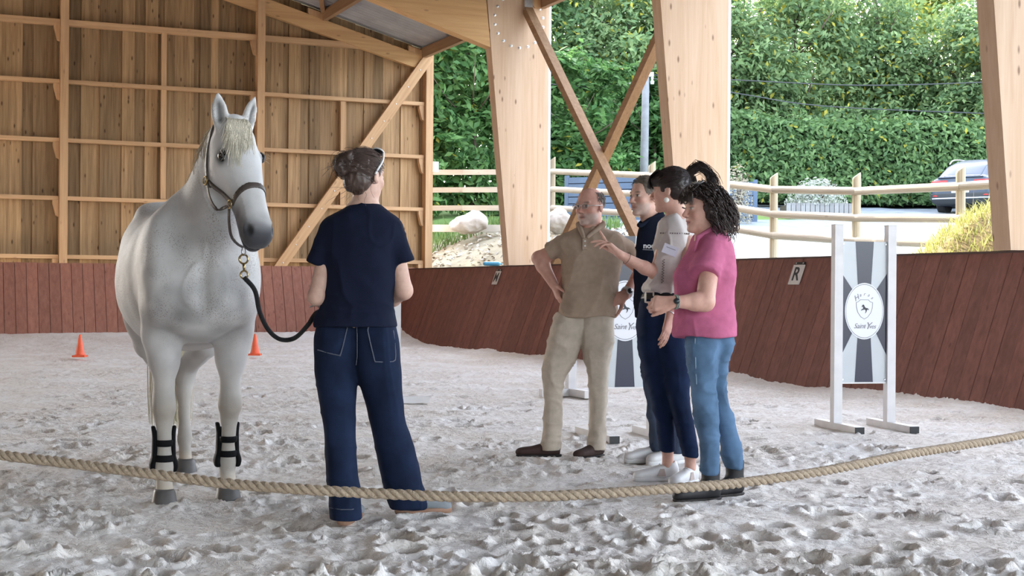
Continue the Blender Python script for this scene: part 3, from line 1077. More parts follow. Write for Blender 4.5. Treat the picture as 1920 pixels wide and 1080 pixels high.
for i, (x, y, w) in enumerate(TREES):
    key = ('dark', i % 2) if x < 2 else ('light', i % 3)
    k = 0.92 + 0.2 * tr.random()
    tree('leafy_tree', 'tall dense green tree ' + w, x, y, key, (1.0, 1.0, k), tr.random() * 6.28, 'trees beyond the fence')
for i, (x, y, w) in enumerate([(-5, 60, 'left of the bolt-ring column'), (3, 62, 'behind the cross braces'), (11, 64, 'right of the middle column'), (18, 63, 'over the car'), (26, 64, 'at the right edge')]):
    tree('distant_tree', 'pale sunlit treetop in the distance ' + w, x, y, ('far', i % 2), (1, 1, 0.93 + 0.17 * tr.random()), tr.random() * 6.28, 'distant treetops')
for i, (x, y, h, w) in enumerate([(-5.4, 38, 5.8, 'hidden by the gable corner'), (-2.9, 37.6, 6.2, 'next to the gable corner post'), (-1.1, 38.2, 6.0, 'left of the bolt-ring column'), (1.5, 40, 4.9, 'right of the bolt-ring column'), (4.2, 43.5, 4.6, 'under the cross braces')]):
    tree('broad_leaved_shrub', 'big shrub with broad green leaves ' + w, x, y, ('shrub', i % 2), (1, 1, h / 6.0), (0.3, -0.4, 0.5, 0.2, -0.3)[i], 'broad-leaved shrubs behind the fence')

# clipped hedge
def hedge(label, x0, x1, y0, y1, h, n, seed):
    r = np.random.default_rng(seed)
    xm, ym = (x0 + x1) / 2, (y0 + y1) / 2
    z0 = float(ground_z(np.array([xm]), np.array([ym]))[0])
    e = empty('clipped_hedge', (xm, ym, z0)); tag(e, label, 'hedge', 'clipped hedges behind the yard')
    d = np.array([x1 - x0, y1 - y0, 0]); L = np.linalg.norm(d); d = d / L; w = np.array([-d[1], d[0], 0])
    t = (r.random(n) - 0.5) * L
    side = r.random(n)
    dep = np.where(side < 0.62, -0.75 + 0.22 * r.normal(size=n) * 0.8, (r.random(n) - 0.5) * 1.5)
    zz = np.where(side < 0.62, r.random(n) * h, h + 0.1 * r.normal(size=n))
    wav = 0.16 * vnoise(np.stack([t * 0.9, zz * 0.9, 0 * t], 1))
    p = d * t[:, None] + w * (dep + wav)[:, None]; p[:, 2] = zz + 0.18 * vnoise(np.stack([t * 0.7, 0 * t, 0 * t + 4], 1)) * (zz / h)
    # loose shoots at the top
    k = r.random(n) < 0.05; p[k, 2] += 0.5 * r.random(k.sum())
    nn = np.where((side < 0.62)[:, None], -w[None, :] * 0.9, np.array([[0, 0, 1.0]])) + r.normal(size=(n, 3)) * 0.5 + np.array([0, 0, 0.3])
    nn /= np.linalg.norm(nn, axis=1, keepdims=True)
    c = leaf_cols(n, (0.075, 0.155, 0.06), (0.20, 0.33, 0.125), r, 0.015)
    leaf_mesh('foliage', p, nn, 0.10 * (0.7 + 0.6 * r.random(n)), c, M_LEAF_A, e, seed)
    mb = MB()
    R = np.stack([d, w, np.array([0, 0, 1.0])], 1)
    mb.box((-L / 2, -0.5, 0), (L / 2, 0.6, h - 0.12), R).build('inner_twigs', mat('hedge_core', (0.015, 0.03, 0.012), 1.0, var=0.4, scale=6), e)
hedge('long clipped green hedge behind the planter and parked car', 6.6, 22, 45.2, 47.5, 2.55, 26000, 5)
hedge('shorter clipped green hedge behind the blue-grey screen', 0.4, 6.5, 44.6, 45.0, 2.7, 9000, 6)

# ---- post and rail fence
M_FPOST = wood_mat('weathered_fence_post', (0.30, 0.24, 0.16), (0.44, 0.37, 0.26), 2, 0.1, 0.3)
M_FRAIL = wood_mat('weathered_fence_rail', (0.31, 0.265, 0.21), (0.45, 0.40, 0.33), 0, 0.1, 0.3)
# (px, Y, top row, bottom row or None, rail rows)
FP = [(640, 33.8, 293, 420, (323, 357, 391)), (868, 33.0, None, None, (323, 356, 390)), (1035, 31.0, 295, 404, (322, 355, 390)), (1222, 27.5, 303, 430, (330, 366, 404)),
      (1450, 24.0, 325, 482, (356, 402, 442)), (1605, 22.3, 325, 488, (359, 409, 452)), (1800, 20.0, 312, 500, (350, 410, 458)), (2040, 18.2, 290, 520, (335, 395, 450))]
fe = empty('post_and_rail_fence', P(1450, 482, 24.0)); tag(fe, 'pale wooden post and rail fence outside the hall', 'fence')
forg = np.array(fe.location)
def rail_pt(f, k): return P(f[0], f[4][k], f[1])
for f in FP:
    if f[2] is None: continue
    top = P(f[0], f[2], f[1]); bot = P(f[0], f[3], f[1]); bot[2] -= 0.25
    mb = MB()
    n = 12; r = 0.068; hh = top[2] - bot[2]
    vs = []; 
    for (zz, sl) in ((0, 0), (hh - 0.05, 0.05), (hh - 0.03, 0.045)):
        for q in range(n):
            an = 2 * math.pi * q / n
            rr = r * (1 if zz < hh - 0.04 else 0.9)
            vs.append((rr * math.cos(an), rr * math.sin(an), zz + sl * (math.cos(an) if zz > 0 else 0)))
    fs = [(i * n + q, i * n + (q + 1) % n, (i + 1) * n + (q + 1) % n, (i + 1) * n + q) for i in range(2) for q in range(n)] + [tuple(range(n))[::-1], tuple(2 * n + q for q in range(n))]
    o = mb.add(vs, fs).build('post', M_FPOST, fe, False); o.location = bot - forg
for f0, f1 in zip(FP[:-1], FP[1:]):
    if f0[0] < 700 and f1[2] is None: pass
    for k in range(3):
        a = rail_pt(f0, k); b = rail_pt(f1, k)
        if f0[0] >= 1035: a[1] -= 0.07; b[1] -= 0.07
        dd = b - a; L = np.linalg.norm(dd)
        mb = MB()
        if f0[0] < 1000:      # squared planks on the left stretch
            mb.box((0, -0.02, -0.06), (L, 0.02, 0.06))
        else:                 # half-round poles to the right
            n = 9
            vs = []; 
            for xx in (0, L):
                for q in range(n):
                    an = -math.pi / 2 - math.pi * q / (n - 1)
                    vs.append((xx, 0.055 * math.cos(an), 0.062 * math.sin(an)))
            fs = [(q, q + 1, n + q + 1, n + q) for q in range(n - 1)] + [(n - 1, 0, n, 2 * n - 1), tuple(range(n)), tuple(n + q for q in range(n))[::-1]]
            mb.add(vs, fs)
        o = mb.build('rail', M_FRAIL, fe)
        o.location = a - forg
        o.rotation_euler = (0, -math.asin(dd[2] / L), math.atan2(dd[1], dd[0]))

# ---- boulders on the bank
M_ROCK = mat('pale_boulder', (0.62, 0.58, 0.53), 0.85, var=0.35, scale=5, bump=0.8, bscale=9, col2=(0.36, 0.30, 0.25))
def boulder(label, c, r, seed, blobs):
    s = SDF()
    for (dx, dy, dz, rx, ry, rz) in blobs: s.u(ell((dx, dy, dz), (rx, ry, rz)), 0.08)
    s.inter(half((0.3, -0.5, 0.9), 0.36 * r * 2)); s.inter(half((-0.8, -0.5, 0.5), 0.42 * r * 2))
    o = sdf_obj('boulder', s, 0.03, M_ROCK, None, disp=lambda V: 0.035 * fbm(V * 5 + seed, 3))
    o.location = c
    tag(o, label, 'rock')
boulder('large whitish boulder lying on the bank left of the bolt-ring column', P(885, 432, 31.8), 0.5, 3, [(-0.1, 0, 0.12, 0.42, 0.32, 0.2), (0.08, 0, 0.2, 0.25, 0.28, 0.24)])
boulder('reddish-white boulder right of the bolt-ring column', P(1046, 425, 30.2), 0.5, 9, [(0, 0, 0.1, 0.3, 0.3, 0.24), (0.05, 0.05, 0.15, 0.2, 0.22, 0.22)])
# long low kerb at the top of the bank
mb = MB(); k0, k1 = P(790, 428, 32.4), P(1060, 429, 31.2); mb.bar(k0, k1, 0.16, 0.16)
tag(mb.build('kerb', mat('pale_kerb', (0.6, 0.58, 0.52), 0.9, var=0.15, scale=4)), 'low pale kerb along the top of the stony bank', 'kerb')
# stones, dead leaves and weeds on the bank: nobody could count them
r = np.random.default_rng(9)
n = 2600
sx = -6 + 9.5 * r.random(n); sy = 27.6 + 6 * r.random(n)
aa = (sx - CORNER[0]) * VV[0] + (sy - CORNER[1]) * VV[1]
m = (aa > 1.4) & (sy < 32.9); sx, sy = sx[m], sy[m]; n = len(sx)
p = np.stack([sx, sy, ground_z(sx, sy) + 0.02], 1)
nn = np.stack([0.5 * r.normal(size=n), 0.5 * r.normal(size=n) - 0.3, np.ones(n)], 1); nn /= np.linalg.norm(nn, axis=1, keepdims=True)
c = np.where((r.random(n) < 0.5)[:, None], np.array([[0.66, 0.62, 0.55]]), np.array([[0.33, 0.25, 0.16]])) * (0.6 + 0.6 * r.random((n, 1)))
o = leaf_mesh('stone_litter', p, nn, 0.035 + 0.05 * r.random(n), c, mat('litter', attr=True, rough=0.9), None, 3)
tag(o, 'loose stones and dry leaves scattered over the bank', 'stones', None, 'stuff')
def grass(name, label, px, py, pz, h, c1, c2, seed, lean=0.35, kindstuff=True, width=0.012):
    r = np.random.default_rng(seed); n = len(px)
    an = r.random(n) * 6.28
    hh = h * (0.5 + 0.8 * r.random(n))
    w = np.stack([np.cos(an), np.sin(an), 0 * an], 1) * width
    base = np.stack([px, py, pz], 1)
    ln = np.stack([r.normal(size=n), r.normal(size=n), 0 * an], 1) * lean
    mid = base + np.stack([0 * an, 0 * an, hh * 0.55], 1) + ln * hh[:, None] * 0.35
    tip = base + np.stack([0 * an, 0 * an, hh], 1) + ln * hh[:, None]
    V = np.stack([base - w, base + w, mid + w * 0.8, mid - w * 0.8, tip], 1).reshape(-1, 3)
    k = np.arange(n)[:, None] * 5
    F = np.concatenate([np.concatenate([k, k + 1, k + 2], 1), np.concatenate([k, k + 2, k + 3], 1), np.concatenate([k + 3, k + 2, k + 4], 1)])
    cc = np.repeat(leaf_cols(n, c1, c2, r), 5, 0)
    o = mesh_obj(name, V, F, M_LEAF_A, None, False, cc)
    return tag(o, label, 'grass', None, 'stuff')
gx_ = -7 + 9.5 * r.random(2000); gy_ = 32.2 + 2.2 * r.random(2000) ** 1.5
grass('bank_grass', 'green weeds growing along the fence on the bank', gx_, gy_, ground_z(gx_, gy_), 0.27, (0.06, 0.14, 0.035), (0.20, 0.28, 0.09), 4, 0.3, width=0.014)

# ---- grassy mound in the sun
mcx, mcy = 5.55, 17.2
gx, gy = np.meshgrid(np.linspace(-2.0, 2.6, 60), np.linspace(-1.7, 1.9, 50), indexing='ij')
mx_, my_ = gx.ravel(), gy.ravel()
mz = 1.12 * np.exp(-((mx_ - 0.25) / 1.0) ** 2 * np.where(mx_ < 0.25, 1.0, 0.25) - (my_ / 1.15) ** 2) + 0.05 * fbm(np.stack([mx_, my_, 0 * mx_], 1) * 2.2, 3)
base_z = 1.02
nr, nc = gx.shape[1], gx.shape[0]
ii = (np.arange(nc - 1)[:, None] * nr + np.arange(nr - 1)[None, :]).ravel()
mF = np.stack([ii, ii + nr, ii + nr + 1, ii + 1], 1)
ma = (mx_ + mcx - CORNER[0]) * VV[0] + (my_ + mcy - CORNER[1]) * VV[1]
mF = mF[(ma > 0.8)[mF].all(1)]
mo = mesh_obj('grass_mound', np.stack([mx_, my_, mz], 1), mF, mat('dry_soil', (0.22, 0.16, 0.07), 0.95, var=0.3, scale=6), None, True)
mo.location = (mcx, mcy, base_z); tag(mo, 'sunlit grassy earth mound beside the right-hand column', 'mound')
k = r.integers(0, len(mx_), 15000)
gxx = mx_[k] + 0.05 * r.normal(size=len(k)); gyy = my_[k] + 0.05 * r.normal(size=len(k))
sel = (mz[k] > 0.12) & (ma[k] > 0.85)
o = grass('mound_grass', 'bright yellow-green grass covering the earth mound', (gxx + mcx)[sel], (gyy + mcy)[sel], (mz[k] + base_z - 0.02)[sel], 0.13, (0.22, 0.26, 0.07), (0.46, 0.44, 0.17), 6, 0.5, width=0.006)
ks = r.integers(0, len(mx_), 60); ks = ks[mz[ks] > 0.25]
o = grass('tall_grass_stalks', 'thin dry grass stalks standing on the earth mound', mx_[ks] + mcx, my_[ks] + mcy, mz[ks] + base_z, 0.42, (0.5, 0.42, 0.22), (0.62, 0.55, 0.3), 8, 0.25, width=0.004)

# ---- blue-grey slatted screens
M_SCREEN = mat('blue_grey_boards', (0.075, 0.12, 0.19), 0.5, var=0.1, scale=4)
def screen(label, p0, p1, h, nb):
    p0 = np.array(p0); p1 = np.array(p1)
    d = p1 - p0; d[2] = 0; L = np.linalg.norm(d)
    e = empty('slatted_screen', (*(p0[:2]), min(p0[2], p1[2])), math.atan2(d[1], d[0])); tag(e, label, 'screen')
    for q in range(nb):
        hb = h / nb
        o = MB().box((0, -0.015, 0), (L, 0.015, hb - 0.022)).build('slat', M_SCREEN, e); o.location = (0, 0, q * hb + 0.05)
    MB().box((0, 0.02, 0), (L, 0.03, h)).build('backing', mat('screen_gap', (0.02, 0.03, 0.05), 0.8), e)
    k = max(1, int(L / 1.8))
    for q in range(k + 1):
        o = MB().box((-0.05, -0.03, 0), (0.05, 0.06, h + 0.08)).build('post', M_SCREEN, e); o.location = (L * q / k, 0, 0)
screen('blue-grey slatted screen standing behind the cross braces', P(1062, 418, 37.5), P(1235, 421, 36.5), 1.22, 7)
screen('blue-grey slatted screen end standing right of the middle column', P(1262, 424, 36.4), P(1416, 421, 36.0), 1.08, 6)

# ---- planter with a silvery bush, more bushes
def bush(name, label, c, R, n, c1, c2, ls, seed):
    r = np.random.default_rng(seed)
    e = empty(name, c); tag(e, label, 'bush')
    u = r.normal(size=(n, 3)); u /= np.linalg.norm(u, axis=1, keepdims=True); u[:, 2] = np.abs(u[:, 2])
    p = u * (0.45 + 0.6 * r.random((n, 1)) ** 0.6) * np.array(R)
    nn = u + 0.6 * r.normal(size=(n, 3)); nn /= np.linalg.norm(nn, axis=1, keepdims=True)
    leaf_mesh('foliage', p, nn, ls * (0.6 + 0.7 * r.random(n)), leaf_cols(n, c1, c2, r), M_LEAF_A, e, seed)
    mb = MB()
    for q in range(9):
        an = r.random() * 6.28
        mb.tube([(0, 0, -0.02), (R[0] * 0.3 * math.cos(an), R[1] * 0.3 * math.sin(an), R[2] * 0.45), (R[0] * 0.7 * math.cos(an), R[1] * 0.7 * math.sin(an), R[2] * 0.85)], [0.02, 0.013, 0.005], 5)
    mb.build('stems', M_BARK, e)
    return e
pc = P(1530, 402, 38.0)
e = empty('planter_box', pc); tag(e, 'low grey wooden planter box in the yard', 'planter')
for q in range(14):
    o = MB().box((-0.055, -0.02, 0), (0.055, 0.02, 0.27)).build('plank', mat('grey_planter_wood', (0.24, 0.24, 0.24), 0.8, var=0.2, scale=6, objrand=0.15), e); o.location = (-0.81 + 0.125 * q, -0.45, 0)
MB().box((-0.87, -0.42, 0), (0.87, 0.45, 0.22)).build('soil_box', mat('planter_soil', (0.06, 0.05, 0.04), 0.9), e)
bush('silvery_bush', 'round silvery-leaved bush growing in the planter box', P(1530, 386, 38.0), (0.8, 0.55, 0.72), 1600, (0.30, 0.34, 0.30), (0.55, 0.58, 0.52), 0.045, 31)
bush('dry_shrub', 'greyish dry shrub right of the middle column', P(1383, 420, 35.0), (0.38, 0.4, 1.45), 900, (0.28, 0.26, 0.18), (0.45, 0.43, 0.34), 0.04, 32)

# ---- utility pole with cables
pb = P(1206, 345, 41.0); ptp = P(1211, 137, 41.0)
e = empty('utility_pole', pb); tag(e, 'grey wooden utility pole between the cross braces and the middle column', 'pole')
MB().tube([np.array([0, 0, -2.0]), ptp - pb], [0.14, 0.10], 12).build('pole', mat('grey_pole_wood', (0.19, 0.20, 0.21), 0.8, var=0.2, scale=6), e, True)
MB().box((-0.28, -0.06, -0.1), (0.22, 0.06, 0.02), np.eye(3), ptp - pb).build('crossarm', M_STEEL, e)
for dx in (-0.24, 0.18):
    MB().lathe([(0.05, 0), (0.06, 0.08), (0.03, 0.12), (0.045, 0.2), (0.01, 0.22)], ptp - pb + np.array([dx, -0.02, -0.32]), 10).build('insulator', mat('glass_insulator', (0.55, 0.6, 0.6), 0.3), e)
M_CABLE = mat('dark_cable', (0.04, 0.045, 0.05), 0.6)
for lab, pts in (('thin dark power cable running left from the utility pole', [P(1209, 150, 41), P(1130, 163, 40), P(1040, 158, 39), P(800, 130, 38)]),
                 ('thin dark power cable running right from the utility pole', [P(1212, 145, 41), P(1400, 178, 42), P(1560, 200, 43), P(1900, 215, 44)]),
                 ('second power cable running right, higher in the trees', [P(1212, 140, 41), P(1420, 152, 41), P(1640, 160, 40), P(1960, 150, 39)])):
    o = MB().tube(smooth_path(pts, 20), 0.016, 5).build('power_cable', M_CABLE); tag(o, lab, 'cable')

# ---- small items by the hall
o = MB().box((-0.07, -0.05, -0.11), (0.07, 0.05, 0.11)).build('junction_box', mat('white_plastic', (0.75, 0.76, 0.75), 0.4))
o.location = A3(1.39, GB - 0.02, 0) + np.array([0, 0, P(813, 312, 30.4)[2]]); o.rotation_euler = (0, 0, YAW); tag(o, 'small white box fixed to the gable corner post', 'box')
s = SDF().u(cone((-0.14, 0, 0.04), (0.10, 0, 0.04), 0.036, 0.04), 0.01).u(cone((0.10, 0, 0.04), (0.17, 0, 0.04), 0.018, 0.016), 0.02)
o = sdf_obj('blue_bottle', s, 0.008, mat('blue_plastic', (0.10, 0.42, 0.75), 0.25)); o.location = A3(0.60, -3.25, 1.487); o.rotation_euler = (0, 0, 0.3)
tag(o, 'small light-blue plastic bottle lying on the kickboard top', 'bottle')

# ---- parked car
def build_car():
    yaw = math.radians(-72 + 90)
    loc = P(1800, 399, 41.0)
    e = empty('parked_car', loc); tag(e, 'dark blue-grey coupe SUV parked in front of the hedge', 'car')
    # local: x forward, y left, z up ; rear bumper at x = 0
    lower = loft((0, 0, 0), (1, 0, 0), (0, 1, 0), (0, 0, 1),
                 [(0, 0, 0.64, 0.80, 0.28), (0.08, 0, 0.64, 0.90, 0.38), (0.5, 0, 0.64, 0.95, 0.43), (1.2, 0, 0.63, 0.95, 0.42), (3.0, 0, 0.62, 0.95, 0.40), (4.0, 0, 0.60, 0.93, 0.37), (4.55, 0, 0.58, 0.82, 0.28), (4.65, 0, 0.56, 0.7, 0.2)], 5.0, 0.06)
    green = loft((0, 0, 0), (1, 0, 0), (0, 1, 0), (0, 0, 1),
                 [(0.05, 0, 0.90, 0.74, 0.06), (0.25, 0, 0.98, 0.74, 0.17), (0.7, 0, 1.10, 0.70, 0.36), (1.3, 0, 1.16, 0.67, 0.45), (2.2, 0, 1.17, 0.68, 0.45), (2.9, 0, 1.10, 0.70, 0.36), (3.6, 0, 0.95, 0.72, 0.1)], 3.6, 0.05)
    body = SDF().u(lower, 0.03).u(green, 0.05)
    for wx in (0.88, 3.70):
        for sy in (-1, 1):
            body.sub(cone((wx, sy * 0.72, 0.36), (wx, sy * 1.2, 0.36), 0.41, 0.41), 0.02)
    body.u(boxp((0.10, 0, 1.02), (0.12, 0.66, 0.02), None, 0.015), 0.05)     # boot lip
    paint = mat('dark_blue_grey_paint', (0.045, 0.065, 0.10), 0.35, 0.2, coat=0.3)
    trim = mat('matt_dark_trim', (0.03, 0.035, 0.04), 0.6)
    glass = mat('car_glass', (0.05, 0.07, 0.10), 0.12, 0.0)
    red = mat('red_lamp', (0.55, 0.04, 0.04), 0.25)
    silver = mat('silver_trim', (0.65, 0.67, 0.7), 0.3, 0.8)
    sdf_obj('body', body, 0.026, paint, e, rel=1)
    def shell(name, off, regions, m, h=0.02):
        s = body.copy().off(off)
        for q in regions: s.inter(q)
        lo = np.array([q.lo for q in regions]).max(0) - 0.05; hi = np.array([q.hi for q in regions]).min(0) + 0.05
        return sdf_obj(name, s, h, m, e, lo=lo, hi=hi, rel=1)
    shell('rear_window', 0.008, [boxp((0.45, 0, 1.24), (0.42, 0.56, 0.19), None, 0.05)], glass)
    for sy in (-1, 1):
        shell('side_window', 0.008, [boxp((1.75, sy * 0.68, 1.28), (1.15, 0.2, 0.17), None, 0.04)], glass)
        shell('tail_lamp', 0.012, [boxp((0.12, sy * 0.68, 0.86), (0.3, 0.3, 0.085), None, 0.02)], red, 0.015)
        shell('reflector', 0.012, [boxp((0.0, sy * 0.62, 0.50), (0.2, 0.2, 0.03), None, 0.01)], red, 0.012)
        # roof rail
        MB().tube(smooth_path([(0.75, sy * 0.60, 1.46), (1.1, sy * 0.62, 1.60), (1.9, sy * 0.62, 1.655), (2.5, sy * 0.62, 1.60), (2.7, sy * 0.62, 1.52)], 14), 0.02, 6).build('roof_rail', silver, e, True)
    shell('lamp_band', 0.010, [boxp((0.0, 0, 0.83), (0.25, 0.62, 0.012), None, 0.0)], silver, 0.012)
    shell('bumper', 0.012, [boxp((0.1, 0, 0.40), (0.35, 1.2, 0.17), None, 0.02)], trim)
    shell('bumper_strip', 0.022, [boxp((0.0, 0, 0.42), (0.3, 0.85, 0.022), None, 0.0)], silver, 0.012)
    shell('number_plate', 0.012, [boxp((0.0, 0, 0.62), (0.25, 0.26, 0.055), None, 0.0)], mat('pale_plate', (0.5, 0.52, 0.5), 0.5), 0.012)
    # four rings badge
    mb = MB()
    for q in range(4):
        yc = -0.075 + 0.05 * q
        mb.tube([(-0.03, yc + 0.033 * math.cos(t), 0.925 + 0.033 * math.sin(t)) for t in np.linspace(0, 6.283, 17)], 0.006, 5, False)
    mb.build('badge', silver, e, True)
    MB().tube([(0.22, 0.1, 1.13), (0.30, -0.28, 1.17)], 0.012, 5).build('wiper', trim, e)
    for wx in (0.88, 3.70):
        for sy in (-1, 1):
            w = MB().lathe([(0.20, -0.12), (0.33, -0.12), (0.36, -0.08), (0.36, 0.08), (0.33, 0.12), (0.24, 0.12)], (wx, sy * 0.80, 0.36), 28, (0, 1, 0)).build('tyre', mat('tyre_rubber', (0.02, 0.02, 0.022), 0.85), e, False)
            mb = MB()
            for q in range(5):
                an = q * 2 * math.pi / 5 + 0.3
                c, s_ = math.cos(an), math.sin(an)
                mb.bar((wx + 0.05 * c, sy * 0.915, 0.36 + 0.05 * s_), (wx + 0.25 * c, sy * 0.915, 0.36 + 0.25 * s_), 0.03, 0.06, (-s_, 0, c))
            mb.lathe([(0.24, -0.005), (0.265, 0.0), (0.265, 0.012), (0.24, 0.012)], (wx, sy * 0.91, 0.36), 28, (0, 1, 0))
            mb.build('wheel_rim', silver, w)
    e.rotation_euler = (0, 0, yaw)
    return e
car = build_car()
car.rotation_euler = (0, 0, math.radians(52))
# ================================================================== the horse
HEAD_DIR = unit([0.31, -0.95, 0])
HYAW = math.atan2(HEAD_DIR[1], HEAD_DIR[0])
HORG = np.array([-1.59, 7.285, 0])
RH = np.array([[math.cos(HYAW), -math.sin(HYAW), 0], [math.sin(HYAW), math.cos(HYAW), 0], [0, 0, 1]])
def to_h(w): return RH.T @ (np.asarray(w, float) - HORG)      # world point -> horse frame (x forward, y left)

def horse_mat():
    m = bpy.data.materials.new('flea_bitten_grey_coat'); m.use_nodes = True
    nt = m.node_tree; N = nt.nodes; L = nt.links
    b = N['Principled BSDF']; b.inputs['Roughness'].default_value = 0.6; b.inputs['Specular IOR Level'].default_value = 0.25
    b.inputs['Sheen Weight'].default_value = 0.15
    at = N.new('ShaderNodeAttribute'); at.attribute_name = 'Col'
    al = N.new('ShaderNodeAttribute'); al.attribute_name = 'Speck'
    tc = N.new('ShaderNodeTexCoord')
    n1 = N.new('ShaderNodeTexNoise'); n1.inputs['Scale'].default_value = 5.5; n1.inputs['Detail'].default_value = 5
    L.new(tc.outputs['Object'], n1.inputs['Vector'])
    r1 = N.new('ShaderNodeMapRange'); r1.inputs['From Min'].default_value = 0.35; r1.inputs['From Max'].default_value = 0.68
    r1.inputs['To Min'].default_value = 0.84; r1.inputs['To Max'].default_value = 1.06
    L.new(n1.outputs['Fac'], r1.inputs[0])
    mx = N.new('ShaderNodeMix'); mx.data_type = 'RGBA'; mx.blend_type = 'MULTIPLY'; mx.inputs['Factor'].default_value = 1
    L.new(at.outputs['Color'], mx.inputs['A']); L.new(r1.outputs[0], mx.inputs['B'])
    # specks
    mp = N.new('ShaderNodeMapping'); mp.inputs['Scale'].default_value = (1, 1, 0.7)
    L.new(tc.outputs['Object'], mp.inputs[0])
    vo = N.new('ShaderNodeTexVoronoi'); vo.inputs['Scale'].default_value = 190; L.new(mp.outputs[0], vo.inputs['Vector'])
    lt = N.new('ShaderNodeMath'); lt.operation = 'LESS_THAN'; lt.inputs[1].default_value = 0.36
    L.new(vo.outputs['Distance'], lt.inputs[0])
    n2 = N.new('ShaderNodeTexNoise'); n2.inputs['Scale'].default_value = 9; n2.inputs['Detail'].default_value = 3
    L.new(tc.outputs['Object'], n2.inputs['Vector'])
    r2 = N.new('ShaderNodeMapRange'); r2.inputs['From Min'].default_value = 0.38; r2.inputs['From Max'].default_value = 0.62
    L.new(n2.outputs['Fac'], r2.inputs[0])
    sx = N.new('ShaderNodeSeparateXYZ'); L.new(vo.outputs['Color'], sx.inputs[0])
    m1 = N.new('ShaderNodeMath'); m1.operation = 'MULTIPLY'; L.new(lt.outputs[0], m1.inputs[0]); L.new(r2.outputs[0], m1.inputs[1])
    m2 = N.new('ShaderNodeMath'); m2.operation = 'MULTIPLY'; L.new(m1.outputs[0], m2.inputs[0]); L.new(al.outputs['Fac'], m2.inputs[1])
    m3 = N.new('ShaderNodeMath'); m3.operation = 'MULTIPLY'; L.new(m2.outputs[0], m3.inputs[0]); L.new(sx.outputs[0], m3.inputs[1])
    mx2 = N.new('ShaderNodeMix'); mx2.data_type = 'RGBA'
    L.new(m3.outputs[0], mx2.inputs['Factor']); L.new(mx.outputs['Result'], mx2.inputs['A']); mx2.inputs['B'].default_value = (0.13, 0.085, 0.06, 1)
    L.new(mx2.outputs['Result'], b.inputs['Base Color'])
    n3 = N.new('ShaderNodeTexNoise'); n3.inputs['Scale'].default_value = 160; n3.inputs['Detail'].default_value = 2
    L.new(tc.outputs['Object'], n3.inputs['Vector'])
    bp = N.new('ShaderNodeBump'); bp.inputs['Strength'].default_value = 0.12; bp.inputs['Distance'].default_value = 0.004
    L.new(n3.outputs['Fac'], bp.inputs['Height']); L.new(bp.outputs[0], b.inputs['Normal'])
    return m
M_HORSE = horse_mat()
M_HAIRW = mat('cream_horse_hair', (0.68, 0.62, 0.50), 0.5, var=0.2, scale=30)
M_HAIRY = mat('yellowish_mane_hair', (0.50, 0.42, 0.30), 0.55, var=0.25, scale=30)
M_HOOF = mat('dark_hoof_horn', (0.055, 0.052, 0.055), 0.5, var=0.3, scale=12, col2=(0.14, 0.13, 0.12))

hs = SDF()
ex, ey, ez = np.eye(3)
# trunk along x
hs.u(loft((0, 0, 0), ex, ey, ez, [(-1.52, 0, 1.20, 0.05, 0.08), (-1.46, 0, 1.22, 0.17, 0.22), (-1.32, 0, 1.245, 0.26, 0.30), (-1.12, 0, 1.24, 0.31, 0.335),
     (-0.85, 0, 1.14, 0.345, 0.37), (-0.5, 0, 1.11, 0.38, 0.375), (-0.22, 0, 1.135, 0.345, 0.375), (0.0, 0, 1.17, 0.275, 0.38), (0.12, 0, 1.13, 0.245, 0.32), (0.22, 0, 1.09, 0.20, 0.24), (0.29, 0, 1.07, 0.09, 0.11)], 2.2), 0.0)
for s in (-1, 1):
    hs.u(ell((0.06, s * 0.20, 1.16), (0.17, 0.085, 0.27)), 0.09)          # shoulder
    hs.u(ell((0.185, s * 0.115, 1.03), (0.105, 0.105, 0.15)), 0.05)       # breast muscle
    hs.u(ell((0.16, s * 0.205, 1.00), (0.085, 0.06, 0.11)), 0.05)         # point of shoulder
    hs.u(ell((-1.20, s * 0.19, 1.16), (0.26, 0.14, 0.30)), 0.08)          # haunch
    hs.u(ell((-1.12, s * 0.16, 1.50), (0.12, 0.07, 0.05)), 0.06)          # hip
# neck
poll = np.array([0.345, 0.125, 1.835])
n0 = np.array([-0.02, 0.0, 1.20])
nax = unit(poll - n0); nl = np.linalg.norm(poll - n0)
ne1 = unit(np.cross(np.array([0, 0, 1.0]), np.array([math.cos(0.25), math.sin(0.25), 0])))     # lateral
ne1 = unit(ne1 - nax * (ne1 @ nax)); ne2 = np.cross(ne1, nax)
if ne2[0] < 0: ne2 = -ne2                                                 # towards the throat
hs.u(loft(n0, nax, ne1, ne2, [(-0.05, 0, 0.02, 0.21, 0.32), (0.12, 0, 0.015, 0.185, 0.285), (0.28, 0, 0.0, 0.145, 0.24), (0.44, 0, -0.02, 0.112, 0.20), (0.58, 0, -0.03, 0.092, 0.165), (0.68, 0, -0.02, 0.085, 0.145), (nl + 0.01, 0, 0.0, 0.075, 0.11)], 2.1), 0.10)
hs.sub(ell((0.325, 0.0, 1.02), (0.05, 0.018, 0.17)), 0.05)                # groove between the breast muscles
